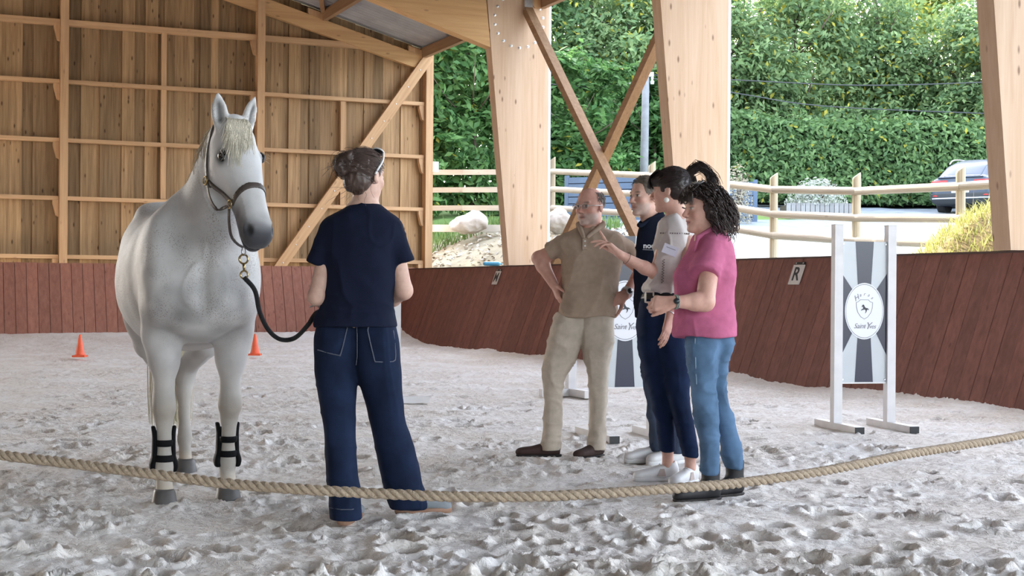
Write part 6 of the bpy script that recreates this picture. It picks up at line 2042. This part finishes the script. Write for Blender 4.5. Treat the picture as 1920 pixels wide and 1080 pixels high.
# ------------------------------------------------------------------ woman in white blouse, pointing
Yw = 8.15
ww = person('dark-haired woman with ponytail in white blouse pointing to the left', G(1262, 898))
SKW = (0.60, 0.35, 0.275)
Hw = Frame(P(1257, 357, Yw), (-0.90, 0.42, -0.06), s=1.0)
bd = SDF(); head_sdf(bd, Hw, 0.92)
bd.u(cone(P(1266, 372, Yw + 0.01), P(1268, 415, Yw + 0.01), 0.046, 0.056), 0.025)
bd.u(cone(P(1264, 425, Yw), P(1248, 560, Yw), 0.065, 0.08, ex, 1.15), 0.04)
elw, wrw = P(1229, 513, Yw - 0.03), P(1162, 477, Yw - 0.12)
arm_sdf(bd, P(1246, 446, Yw - 0.02), elw, wrw, (0.030, 0.034, 0.036, 0.023))
hand_sdf(bd, wrw, (-0.72, -0.05, 0.66), (-0.62, -0.1, -0.75), -1, (0.3, 0.3, 0.2), 0.10, 0.35, 0.95, fingers=[(-0.32, 0.02, 0.0), (0.45, 0.35, 0.2), (0.65, 0.4, 0.3), (0.75, 0.5, 0.3)])
elx, wrx = P(1293, 525, Yw - 0.20), P(1256, 592, Yw - 0.28)
arm_sdf(bd, P(1288, 450, Yw - 0.03), elx, wrx, (0.040, 0.037, 0.036, 0.024))
hand_sdf(bd, wrx, (-0.22, -0.05, -1), (-0.75, 0.6, 0), 1, (0.12, 0.22, 0.18), 0.04, 0.25, 0.95)
WL = [(545, 1210, 1262, 0.085), (575, 1199, 1262, 0.112), (610, 1194, 1262, 0.118), (650, 1196, 1262, 0.110), (700, 1206, 1263, 0.094), (750, 1220, 1263, 0.078), (800, 1231, 1265, 0.066), (846, 1237, 1267, 0.062)]
WR = [(545, 1225, 1279, 0.085, -0.02), (575, 1225, 1285, 0.112, -0.02), (610, 1225, 1289, 0.118, -0.03), (650, 1228, 1290, 0.11, -0.05), (700, 1240, 1293, 0.094, -0.07), (750, 1252, 1294, 0.078, -0.09), (800, 1267, 1302, 0.066, -0.11), (856, 1279, 1310, 0.062, -0.13)]
legs_skin(bd, WL, Yw, foot_of(WL, Yw), 0.032); legs_skin(bd, WR, Yw, foot_of(WR, Yw), 0.032)
wsdf('body', bd, 0.0057, M_SKIN, ww, col=lambda V: face_col(V, Hw, SKW, (0.06, 0.035, 0.03)))
bl = SDF().u(rows_loft([(404, 1252, 1283, 0.050), (412, 1241, 1290, 0.072), (424, 1236, 1295, 0.088), (450, 1231, 1298, 0.102), (480, 1228, 1297, 0.108), (510, 1222, 1292, 0.102), (530, 1213, 1287, 0.116), (542, 1206, 1285, 0.124), (550, 1212, 1283, 0.118)], Yw), 0)
sleeve(bl, P(1245, 436, Yw - 0.01), P(1233, 469, Yw - 0.03), 0.036, 0.046, 0.015); sleeve(bl, P(1288, 438, Yw - 0.01), P(1295, 462, Yw - 0.05), 0.038, 0.048, 0.015)
M_BLOUSE = cloth('white_cotton_blouse', (0.70, 0.655, 0.635), var=0.06, transl=0.15)
wsdf('blouse', bl, 0.007, M_BLOUSE, ww, rel=2, disp=cloth_noise(0.016, 7, 16, 1.3, 0.5, 2))
M_EYELET = mat('eyelet_shadow', (0.20, 0.16, 0.15), 0.9)
for k in range(31):
    if k < 13: c_ = project(bl, 1239 + 4.4 * k, 437 + 0.1 * k, Yw - 0.25, Yw)
    else: c_ = project(bl, 1243 + 2.2 * (k % 2) - 0.12 * (k - 13), 487 + 2.5 * (k - 13), Yw - 0.25, Yw)
    put(MB().lathe([(0.0042, -0.012), (0.0042, 0.007)], c_, 6, (0, -1, 0)).build('eyelet', M_EYELET), ww)
c_ = project(bl, 1256, 469, Yw - 0.25, Yw) + np.array([0, -0.014, 0])
Rb = np.stack([unit([0.93, -0.05, -0.36]), unit([0.36, -0.06, 0.93]), np.array([0, -1.0, 0])], 1); Rb[:, 2] = np.cross(Rb[:, 0], Rb[:, 1]); Rb[:, 1] = np.cross(Rb[:, 2], Rb[:, 0])
o = MB().box((-0.042, -0.027, -0.002), (0.042, 0.027, 0.002), Rb, c_).build('name_badge', mat('white_badge', (0.62, 0.62, 0.72), 0.4)); put(o, ww)
l_ = MB().box((-0.026, 0.008, 0.0015), (0.028, 0.0115, 0.003), Rb, c_).build('badge_line', mat('badge_grey_print', (0.22, 0.22, 0.28), 0.6)); put(l_, ww); l_.location = np.array(l_.location)
dj = SDF().u(rows_loft(WL, Yw), 0)
dj.u(rows_loft(WR, Yw), 0.018)
M_DENIM2 = cloth('indigo_denim', (0.009, 0.018, 0.050), var=0.3, scale=9)
wsdf('jeans', dj, 0.008, M_DENIM2, ww, rel=2, disp=cloth_noise(0.007, 7, 15, 0.9, 1.5, 14))
bt = dj.copy().off(0.008); bt.inter(Prim((-9,) * 3, (99,) * 3, lambda X, Y, Z: np.abs(Z - P(1240, 556, Yw)[2]) - 0.017))
wsdf('belt', bt, 0.006, mat('black_leather', (0.012, 0.011, 0.011), 0.4), ww, lo=P(1180, 566, Yw - 0.3) , hi=P(1310, 546, Yw + 0.3))
c_ = project(dj, 1217, 557, Yw - 0.3, Yw) + np.array([0, -0.022, 0])
o = MB().tube([c_ + np.array([0.024 * max(-0.8, min(0.8, 1.15 * math.cos(t))) * 1.2, 0.006 * math.cos(t), 0.034 * max(-0.85, min(0.85, 1.15 * math.sin(t)))]) for t in np.linspace(0, 6.283, 25)], 0.0055, 6, False).build('belt_buckle', mat('pale_buckle', (0.62, 0.58, 0.50), 0.35, 0.4), None, True); put(o, ww)
M_SPATCH = mat('rose_grey_patch', (0.45, 0.36, 0.33), 0.6)
g_ = foot_of(WL, Yw); shoe(ww, g_, math.radians(188), 0.26, M_WHITES, M_WHITES, 'sneaker', M_SPATCH, M_WHITES)
g_ = foot_of(WR, Yw); shoe(ww, g_, math.radians(232), 0.26, M_WHITES, M_WHITES, 'sneaker', M_SPATCH, M_WHITES)
M_DKH = mat('very_dark_brown_hair', (0.022, 0.013, 0.012), 0.4, var=0.35, scale=40)
hr = SDF().u(Hw.ell((-0.014, 0, 0.040), (0.108, 0.087, 0.094)), 0).u(Hw.ell((-0.055, 0, -0.015), (0.055, 0.064, 0.05)), 0.03).u(Hw.ell((0.075, 0, 0.055), (0.032, 0.065, 0.04)), 0.02)
hr.sub(Hw.box((0.11, 0, -0.045), (0.07, 0.12, 0.065)), 0.012); hr.sub(Hw.box((0.045, 0, -0.085), (0.058, 0.12, 0.070)), 0.015)
wsdf('hair', hr, 0.005, M_DKH, ww, disp=lambda V: 0.003 * fbm(V * 55, 2))
rg = np.random.default_rng(5)
ptb = P(1290, 333, Yw + 0.0)
pd_ = unit(Hw.loc(ptb) - SK_C)
st = skull_dirs(620, rg, lambda v: not (v[0] > 0.75 and v[2] < 0.45) and v[2] > -0.65 and not (v[0] > 0.2 and v[2] < 0.0))
en = pd_ + 0.12 * rg.normal(size=st.shape); en /= np.linalg.norm(en, axis=1, keepdims=True)
put(strands('hair_strands', skull_strands(Hw, st, en, 0.011, 9, 0.003, rg), 0.0016, 0.0012, M_DKH), ww)
pth = []
for k in range(300):
    j = rg.normal(size=3) * 0.007; w_ = rg.normal(size=3) * np.array([0.012, 0.014, 0.013]); ln = 0.75 + 0.35 * rg.random()
    pth.append(smooth_path([ptb + np.array([-0.02, 0, 0]) + j, P(1300, 318, Yw) + j * 1.6, P(1314, 312, Yw) + j * 1.8 + w_ * 0.5, P(1318 + 18 * ln, 318 + 14 * ln, Yw) + w_, P(1312 + 26 * ln, 322 + 24 * ln, Yw) + w_ * 1.4], 10))
for k in range(60):
    j = rg.normal(size=3) * 0.006; w_ = rg.normal(size=3) * 0.012; ln = 0.5 + 0.5 * rg.random()
    pth.append(smooth_path([ptb + j, P(1302, 335, Yw) + j, P(1300 + 3 * ln, 338 + 18 * ln, Yw) + w_], 10))
put(strands('ponytail', np.array(pth), 0.0019, 0.0010, M_DKH), ww)
pth = []
for k in range(160):      # fringe over the forehead
    y_ = (rg.random() - 0.5) * 0.13; b_ = Hw.p(0.055, y_ * 0.8, 0.115 + 0.006 * rg.random()); ln = 0.7 + 0.5 * rg.random()
    pth.append(smooth_path([b_, Hw.p(0.092, y_, 0.088), Hw.p(0.106, y_ * 1.1, 0.055), Hw.p(0.108 + 0.003 * rg.random(), y_ * 1.15, 0.055 - 0.035 * ln)], 7))
put(strands('fringe', np.array(pth), 0.0018, 0.0009, M_DKH), ww)
o = MB().lathe([(0.004, -0.003), (0.015, -0.002), (0.015, 0.002), (0.004, 0.003)], Hw.p(-0.004, 0.090, -0.060), 18, (0, -1, 0)).build('earring', mat('pearl_disc', (0.75, 0.71, 0.64), 0.35), None, True); put(o, ww)
o = MB().tube([Hw.p(-0.008, 0.086, -0.034), Hw.p(-0.006, 0.090, -0.046)], 0.002, 6).build('earring_hook', M_BRASS, None, True); put(o, ww)
band('bracelet', wrx + np.array([0.0, 0, 0.012]), wrx - elx, 0.031, 0.003, M_STEEL, ww)
band('bracelet', wrw + unit(elw - wrw) * 0.05, wrw - elw, 0.034, 0.0015, mat('dark_cord', (0.05, 0.04, 0.035), 0.7), ww)

# ------------------------------------------------------------------ woman in pink polo
Yp = 7.5
wp = person('woman with curly dark hair in pink polo and light blue jeans, hands clasped', G(1340, 930))
SKP = (0.60, 0.34, 0.27)
Hp = Frame(P(1319, 393, Yp - 0.01), (-0.93, -0.36, -0.02), s=1.0)
bd = SDF(); head_sdf(bd, Hp, 0.98)
bd.u(cone(P(1327, 410, Yp), P(1333, 448, Yp), 0.052, 0.062), 0.025)
bd.u(cone(P(1336, 455, Yp), P(1325, 620, Yp), 0.08, 0.09, ex, 1.2), 0.04)
elp, wrp = P(1322, 566, Yp - 0.20), P(1262, 566, Yp - 0.25)
arm_sdf(bd, P(1334, 475, Yp - 0.08), elp, wrp, (0.050, 0.048, 0.045, 0.027))
hand_sdf(bd, wrp, (-0.95, 0.10, -0.10), (0.0, 0.95, -0.25), 1, (0.75, 0.95, 0.6), 0.0, 0.30, 0.98)
elq, wrq = P(1290, 560, Yp + 0.05), P(1252, 572, Yp - 0.13)
arm_sdf(bd, P(1318, 462, Yp + 0.10), elq, wrq, (0.050, 0.044, 0.042, 0.027))
hand_sdf(bd, wrq, (-0.80, -0.50, -0.05), (0.45, -0.75, -0.2), 1, (0.85, 0.95, 0.6), 0.0, 0.35, 0.98)
JL = [(618, 1287, 1345, 0.100, -0.03), (650, 1284, 1350, 0.118, -0.04), (685, 1288, 1346, 0.104, -0.05), (738, 1295, 1344, 0.082, -0.06), (791, 1302, 1346, 0.074, -0.06), (844, 1311, 1350, 0.070, -0.07), (889, 1312, 1347, 0.066, -0.08)]
JR = [(618, 1322, 1375, 0.100, 0.03), (650, 1322, 1376, 0.118, 0.05), (685, 1322, 1364, 0.100, 0.06), (738, 1326, 1364, 0.082, 0.07), (791, 1340, 1378, 0.074, 0.08), (844, 1351, 1391, 0.070, 0.09), (879, 1358, 1392, 0.066, 0.10)]
legs_skin(bd, JL, Yp, foot_of(JL, Yp)); legs_skin(bd, JR, Yp, foot_of(JR, Yp))
wsdf('body', bd, 0.0057, M_SKIN, wp, col=lambda V: face_col(V, Hp, SKP, (0.08, 0.05, 0.045), (0.50, 0.20, 0.19)))
po = SDF().u(rows_loft([(432, 1318, 1354, 0.060), (440, 1309, 1364, 0.080), (452, 1301, 1371, 0.098), (470, 1291, 1376, 0.112), (495, 1276, 1378, 0.122), (518, 1264, 1378, 0.128), (550, 1265, 1375, 0.126), (580, 1264, 1375, 0.128), (610, 1263, 1379, 0.160), (631, 1263, 1381, 0.172)], Yp), 0)
sleeve(po, P(1336, 462, Yp - 0.07), P(1322, 512, Yp - 0.15), 0.072, 0.072, 0.04)
sleeve(po, P(1318, 458, Yp + 0.07), P(1305, 508, Yp + 0.09), 0.062, 0.064)
M_PINK = cloth('pink_pique_polo', (0.46, 0.125, 0.225))
wsdf('polo_shirt', po, 0.0075, M_PINK, wp, rel=2, disp=cloth_noise(0.011, 5, 12, 0.9, 0.9, 21))
cs_ = SDF().u(cone(P(1309, 445, Yp - 0.09), P(1348, 424, Yp - 0.045), 0.012, 0.022), 0.008).u(cone(P(1348, 424, Yp - 0.04), P(1350, 424, Yp + 0.05), 0.022, 0.022), 0.01).u(cone(P(1309, 444, Yp - 0.09), P(1302, 470, Yp - 0.10), 0.010, 0.008), 0.01)
wsdf('collar', cs_, 0.005, M_PINK, wp)
lj = SDF().u(rows_loft(JL, Yp), 0)
lj.u(rows_loft(JR, Yp), 0.018)
M_LJ = cloth('light_blue_denim', (0.085, 0.150, 0.245), var=0.45, scale=7)
wsdf('jeans', lj, 0.008, M_LJ, wp, rel=2, disp=cloth_noise(0.009, 8, 16, 0.8, 1.7, 31))
path = smooth_path([project(lj, x, y, Yp - 0.3, Yp) for x, y in ((1303, 634), (1304, 680), (1306, 720))], 8); seam('side_seam', list(path), lj, 0.003, wp, mat('light_stitching', (0.28, 0.40, 0.52), 0.8))
M_BBOOT = mat('black_boot_leather', (0.016, 0.015, 0.017), 0.6, var=0.2, scale=25)
g_ = foot_of(JL, Yp); shoe(wp, g_, math.radians(203), 0.27, M_BBOOT, M_DSOLE, 'boot')
g_ = foot_of(JR, Yp); shoe(wp, g_, math.radians(212), 0.27, M_BBOOT, M_DSOLE, 'boot')
M_CURL = mat('dark_curly_hair', (0.045, 0.030, 0.027), 0.4, var=0.5, scale=35)
hr = SDF().u(Hp.ell((-0.018, 0, 0.042), (0.106, 0.090, 0.090)), 0).u(Hp.ell((-0.070, 0, -0.030), (0.062, 0.080, 0.070)), 0.04)
for q in (-1, 1): hr.u(Hp.ell((-0.035, q * 0.072, -0.020), (0.045, 0.030, 0.070)), 0.03)
hr.sub(Hp.box((0.115, 0, -0.04), (0.068, 0.085, 0.085)), 0.012)
hr.sub(Hp.box((0.09, 0, -0.06), (0.055, 0.12, 0.085)), 0.012)
wsdf('hair', hr, 0.0055, M_CURL, wp, disp=lambda V: 0.012 * fbm(V * 26, 3))
rg = np.random.default_rng(6); pth = []
st = skull_dirs(760, rg, lambda v: not (v[0] > 0.5 and v[2] < 0.5) and v[2] > -0.75 and not (v[0] > 0.25 and v[2] < 0.1))
for v in st[:560]:
    b_ = SK_C + v * (SK_R + 0.010)
    low = np.clip(0.5 - v[2], 0, 1)
    L_ = 0.03 + (0.03 + 0.07 * low) * rg.random(); ph = rg.random() * 6.28; R_ = 0.008 + 0.009 * rg.random(); tw = 7 + 7 * rg.random()
    out = v * (0.030 + 0.022 * low) ; pts_ = []
    for t in np.linspace(0, 1, 15):
        c_ = b_ + out * math.sin(min(1, 1.5 * t) * 1.57) + np.array([-0.028 * t * low, 0, -L_ * t])
        c_ = c_ + R_ * min(1, 3 * t) * np.array([math.cos(ph + tw * t), math.sin(ph + tw * t), 0.9 * math.sin(ph + tw * t + 1)])
        pts_.append(Hp.p(*c_))
    pth.append(pts_)
put(strands('curls', np.array(pth), 0.0034, 0.0018, M_CURL), wp)
pth = []
for k in range(140):
    y_ = (rg.random() - 0.5) * 0.13; ln = 0.6 + 0.6 * rg.random()
    pth.append(smooth_path([Hp.p(0.05, y_ * 0.8, 0.125), Hp.p(0.09, y_, 0.10), Hp.p(0.105, y_ * 1.15 + 0.004 * rg.normal(), 0.062), Hp.p(0.102, y_ * 1.25, 0.062 - 0.03 * ln)], 7))
put(strands('fringe', np.array(pth), 0.0024, 0.0010, M_CURL), wp)
sgf = Frame(Hp.p(0.035, 0.0, 0.132), Hp.R @ np.array([0.5, 0, 0.86]), Hp.R @ np.array([-0.86, 0, 0.5]))
for q in (-1, 1):
    l_ = SDF().u(sgf.ell((0.006, q * 0.034, 0), (0.004, 0.028, 0.022)), 0); put(sdf_obj('glasses_lens', l_, 0.003, mat('grey_lens', (0.25, 0.27, 0.30), 0.1), None), wp)
wd = unit(wrp - elp)
for k in range(2): band('watch_strap', wrp - wd * (0.012 + 0.008 * k), wd, 0.033, 0.005, mat('grey_green_strap', (0.22, 0.25, 0.22), 0.6), wp)
o = MB().lathe([(0.014, 0), (0.016, 0.004), (0.013, 0.009)], wrp - wd * 0.016 + np.array([0.0, -0.033, 0.004]), 16, (0, -1, 0.1)).build('watch_case', M_SGL, None, True); put(o, wp)
# ================================================================== things in the arena
# ---- orange cones
M_CONE = mat('orange_plastic', (0.85, 0.13, 0.05), 0.5, var=0.08, scale=10)
def cone_obj(px, py, lab, z=0.06):
    g = G(px, py, z); e = empty('traffic_cone', g); tag(e, lab, 'cone', 'orange cones on the sand')
    MB().lathe([(0.075, 0.015), (0.068, 0.03), (0.018, 0.30), (0.012, 0.315)], (0, 0, 0), 24).build('cone', M_CONE, e, True)
    MB().box((-0.09, -0.09, -0.01), (0.09, 0.09, 0.016)).build('base', M_CONE, e)
cone_obj(150, 668, 'small orange cone on the sand left of the horse')
cone_obj(478, 665, 'small orange cone on the sand between horse and handler')

# ---- jump wings with the stud-farm panel
M_WPOST = mat('white_painted_post', (0.66, 0.64, 0.64), 0.5, var=0.08, scale=9)
M_PANELW = mat('glossy_pale_panel', (0.50, 0.53, 0.56), 0.22, var=0.05, scale=5)
M_PNAVY = mat('glossy_navy_print', (0.022, 0.026, 0.055), 0.2)
M_LOGO = mat('white_logo_print', (0.72, 0.72, 0.78), 0.35)
M_INK = mat('black_ink', (0.02, 0.02, 0.03), 0.5)
M_GREYINK = mat('grey_ink', (0.16, 0.155, 0.17), 0.5)
def wing(label, loc, yaw, W=0.385, z0=0.37, z1=1.475, top=1.60):
    e = empty('jump_wing', loc, yaw); tag(e, label, 'jump wing', 'jump wings with a sunburst panel')
    for s in (-1, 1):
        x = s * (W / 2 + 0.035)
        MB().box((x - 0.035, -0.035, 0.05), (x + 0.035, 0.035, top)).build('post', M_WPOST, e)
        b = MB().box((x - 0.035, -0.40, 0.0), (x + 0.035, 0.32, 0.055)).build('foot_bar', M_WPOST, e)
        MB().box((x - 0.036, -0.412, 0.002), (x + 0.036, -0.398, 0.053)).build('end_cap', M_BLACK, b)
        MB().box((x - 0.036, -0.036, top), (x + 0.036, 0.036, top + 0.008)).build('post_cap', M_PLATE, e)
    MB().box((-W / 2, -0.012, z0), (W / 2, 0.012, z1)).build('panel', M_PANELW, e)
    MB().box((-W / 2, -0.02, z0 - 0.012), (W / 2, 0.02, z0)).build('bottom_strip', M_WPOST, e)
    for sx in (-1, 1):
        for zz in (z0 + 0.02, z1 - 0.02):
            MB().lathe([(0.009, 0), (0.006, 0.006)], (sx * (W / 2 - 0.012), -0.012, zz), 8, (0, -1, 0)).build('screw', M_STEEL, e)
    # local drawing plane: y = -0.0125 (front) ; rays of the sunburst
    zc = z0 + (z1 - z0) * 0.505; hw = W / 2; yf = -0.0128
    def poly(name, pts, m, y=yf, t=0.0008):
        return MB().prism([(p[0], y, p[1]) for p in pts], (0, -t, 0)).build(name, m, e)
    H1 = z1 - zc; H0 = zc - z0
    poly('ray', [(-0.078, z1), (0.078, z1), (0.05, zc + 0.1), (-0.05, zc + 0.1)], M_PNAVY)
    poly('ray', [(0.078, z0), (-0.078, z0), (-0.05, zc - 0.1), (0.05, zc - 0.1)], M_PNAVY)
    for s in (-1, 1):
        pts = [(s * hw, zc + H1 * 0.54), (s * hw, zc - H0 * 0.62), (s * 0.08, zc - 0.13), (s * 0.08, zc + 0.14)]
        poly('ray', pts if s > 0 else pts[::-1], M_PNAVY)
    ea, eb = 0.166, 0.222
    el = lambda k, n=48: [(ea * k * math.cos(2 * math.pi * q / n), zc + eb * k * math.sin(2 * math.pi * q / n)) for q in range(n)]
    poly('logo_oval', el(1.0), M_LOGO, yf - 0.0012)
    def ring(name, k0, k1, m, y):
        a = el(k0); b = el(k1); n = len(a)
        vs = [(p[0], y, p[1]) for p in a] + [(p[0], y, p[1]) for p in b]
        return MB().add(vs, [(q, (q + 1) % n, n + (q + 1) % n, n + q) for q in range(n)]).build(name, m, e)
    ring('oval_line', 0.955, 0.94, M_INK, yf - 0.0026)
    # shield
    def stroke(name, pts, w, m, closed=True):
        pts = [np.array([p[0], yf - 0.003, p[1]]) for p in pts]
        if closed: pts = pts + [pts[0], pts[1]]
        mb = MB()
        for a, b in zip(pts[:-1], pts[1:]): mb.bar(a, b, 0.001, w, np.cross(unit(b - a), [0, 1, 0]))
        return mb.build(name, m, e)
    sh = [(-0.07, zc + 0.068), (-0.052, zc + 0.074), (-0.036, zc + 0.090), (0.034, zc + 0.090), (0.048, zc + 0.074), (0.070, zc + 0.068), (0.068, zc + 0.03), (0.056, zc - 0.01), (0.03, zc - 0.045), (0.0, zc - 0.062), (-0.03, zc - 0.045), (-0.056, zc - 0.01), (-0.068, zc + 0.03)]
    stroke('shield_line', sh, 0.0026, M_INK)
    # prancing horse silhouette
    hp = [(-0.012, 0.052), (-0.004, 0.050), (0.002, 0.036), (0.010, 0.026), (0.022, 0.024), (0.032, 0.020), (0.040, 0.008), (0.034, 0.010), (0.026, 0.014), (0.020, 0.006), (0.018, -0.004), (0.008, -0.016), (0.006, -0.014), (0.012, -0.002), (0.010, 0.008), (0.002, 0.012), (-0.006, 0.012), (-0.014, 0.008), (-0.022, 0.010), (-0.026, 0.000), (-0.028, 0.006), (-0.024, 0.016), (-0.012, 0.018), (-0.012, 0.028), (-0.012, 0.038), (-0.018, 0.034), (-0.024, 0.032), (-0.020, 0.044)]
    hp = [(x, zc + z) for x, z in hp]
    MB().prism([(p[0], yf - 0.003, p[1]) for p in hp[::-1]], (0, -0.0008, 0)).build('horse_emblem', M_INK, e)
    R = np.array([[1.0, 0, 0], [0, 0, -1.0], [0, 1.0, 0]])
    text_mesh('lettering', 'Saint', 0.056, M_GREYINK, e, (-0.042, yf - 0.003, zc - 0.118), R, 0.0004, 0.35, space=0.92)
    text_mesh('lettering', '-', 0.05, M_GREYINK, e, (0.004, yf - 0.003, zc - 0.118), R, 0.0004, 0.3)
    text_mesh('lettering', 'Y', 0.078, M_GREYINK, e, (0.028, yf - 0.003, zc - 0.118), R, 0.0004, 0.4)
    text_mesh('lettering', 'ves', 0.050, M_GREYINK, e, (0.068, yf - 0.003, zc - 0.121), R, 0.0004, 0.35, space=0.92)
    for ch, x, z, rot, sz in (('H', -0.070, 0.102, 0.55, 0.058), ('a', -0.037, 0.126, 0.25, 0.038), ('r', -0.002, 0.134, 0.0, 0.038), ('a', 0.034, 0.127, -0.25, 0.038), ('s', 0.064, 0.106, -0.55, 0.038)):
        c, s_ = math.cos(rot), math.sin(rot)
        Rr = R @ np.array([[c, -s_, 0], [s_, c, 0], [0, 0, 1.0]])
        text_mesh('lettering', ch, sz, M_GREYINK, e, (x, yf - 0.003, zc + z), Rr, 0.0004, 0.35)
    return e
gA = G(1622, 806, 0.0)
wing('white jump wing with sunburst panel standing alone before the red-brown kickboard wall', (gA[0], gA[1] + 0.08, 0.0), math.radians(13))
gB = G(1165, 826, 0.0)
wing('white jump wing with sunburst panel half hidden behind the man in beige', (P(1171, 600, 10.55)[0], 10.55, 0.0), math.radians(17))

# ---- plain white stand farther back, seen between the legs of the man in beige
q = G(1070, 742); e = empty('jump_stand', (q[0], q[1], 0), math.radians(25)); tag(e, 'plain white jump stand seen between the legs of the man in beige', 'jump stand')
MB().box((-0.045, -0.04, 0.05), (0.045, 0.04, 1.05)).build('post', M_WPOST, e)
MB().box((-0.04, -0.38, 0.0), (0.04, 0.34, 0.075)).build('foot_bar', M_WPOST, e)
MB().box((-0.34, -0.04, 0.0), (0.30, 0.04, 0.075)).build('foot_bar', M_WPOST, e)
for zz in np.arange(0.3, 1.0, 0.08): MB().box((-0.008, -0.043, zz), (0.008, -0.038, zz + 0.03)).build('peg_hole', M_BLACK, e)
# ---- low white wing hidden behind the handler: one post and its foot
e = empty('jump_stand', (G(742, 752)[0], G(742, 752)[1], 0), math.radians(10)); tag(e, 'white jump stand almost hidden behind the handler in the navy T-shirt', 'jump stand')
MB().box((-0.04, -0.04, 0.05), (0.04, 0.04, 1.25)).build('post', M_WPOST, e)
MB().box((-0.30, -0.25, 0.0), (0.30, -0.17, 0.06)).build('foot_bar', M_WPOST, e)
MB().box((-0.035, -0.40, 0.0), (0.035, 0.3, 0.058)).build('foot_bar', M_WPOST, e)

# ---- twisted boundary rope hanging across the foreground
RP = [(-420, 800, 6.0), (-160, 832, 5.85), (0, 853, 5.75), (150, 871, 5.68), (310, 892, 5.6), (430, 907, 5.55), (560, 917, 5.5), (700, 925, 5.5), (850, 931, 5.5), (1000, 931, 5.55), (1150, 924, 5.65), (1300, 913, 5.8), (1400, 904, 5.95), (1550, 882, 6.2), (1700, 852, 6.55), (1800, 836, 6.85), (1920, 815, 7.2), (2100, 775, 7.8), (2300, 730, 8.5)]
rp = smooth_path([P(*q) for q in RP], 900)
seg = np.linalg.norm(np.diff(rp, axis=0), axis=1); arc = np.concatenate([[0], np.cumsum(seg)])
rope = empty('boundary_rope', P(850, 931, 5.5)); tag(rope, 'thick twisted beige rope hanging across the foreground', 'rope')
M_ROPE = mat('beige_hemp_rope', (0.42, 0.33, 0.24), 0.9, var=0.25, scale=60, bump=0.5, bscale=150)
tg = np.gradient(rp, axis=0); tg /= np.linalg.norm(tg, axis=1, keepdims=True)
sd_ = np.cross(tg, [0, 0, 1.0]); sd_ /= np.linalg.norm(sd_, axis=1, keepdims=True); up_ = np.cross(sd_, tg)
for k in range(3):
    ph = -arc / 0.105 * 2 * math.pi + k * 2 * math.pi / 3
    pts = rp + 0.0105 * (np.cos(ph)[:, None] * sd_ + np.sin(ph)[:, None] * up_)
    put(MB().tube(pts, 0.0115, 7).build('strand', M_ROPE, None, True), rope)

# ---- lead rope with snap
lead = empty('lead_rope', HORG + RH @ jawring); tag(lead, 'black lead rope with brass snap between halter and handler', 'lead rope')
jr = HORG + RH @ jawring
M_LEAD = mat('black_lead_rope', (0.012, 0.012, 0.014), 0.85, var=0.3, scale=120, bump=0.5, bscale=200)
YL = jr[1]
sn = P(472, 492, YL)
def ringm(c, R, r, ax, n=18): 
    ax = unit(ax); s_ = unit(np.cross(ax, [0.2, 0.3, 0.9])); b_ = np.cross(ax, s_)
    return [np.asarray(c) + R * (s_ * math.cos(t) + b_ * math.sin(t)) for t in np.linspace(0, 6.283, n)]
put(MB().tube(ringm(jr + np.array([0, 0, -0.020]), 0.020, 0, (0.8, 0.6, 0)), 0.0035, 6, False).build('halter_ring', M_STEEL, None, True), lead)
c1 = jr + np.array([0, 0, -0.058])
put(MB().tube(ringm(c1, 0.022, 0, (0.2, 1, 0)), 0.005, 6, False).build('snap_hook', M_BRASS, None, True), lead)
put(MB().tube([c1 + np.array([0, 0, -0.022]), c1 + np.array([0.003, 0, -0.055])], [0.007, 0.006], 8).build('snap_shank', M_BRASS, None, True), lead)
c2 = c1 + np.array([0.003, 0, -0.075])
put(MB().tube(ringm(c2, 0.019, 0, (0.2, 1, 0)), 0.0045, 6, False).build('swivel_ring', M_BRASS, None, True), lead)
pts = [c2 + np.array([0, 0, -0.012]), P(478, 545, YL), P(487, 585, YL + 0.02), P(503, 618, YL + 0.05), P(525, 636, YL + 0.08), P(552, 634, YL + 0.1), P(577, 610, 6.75), P(592, 588, 6.82), P(610, 582, 6.92), P(640, 586, 7.03), P(668, 588, 7.07), P(700, 592, 7.05), P(712, 640, 7.0), P(705, 700, 6.98), P(690, 650, 7.02), P(672, 592, 7.06)]
put(MB().tube(smooth_path(pts, 110), 0.0115, 8).build('rope', M_LEAD, None, True), lead)
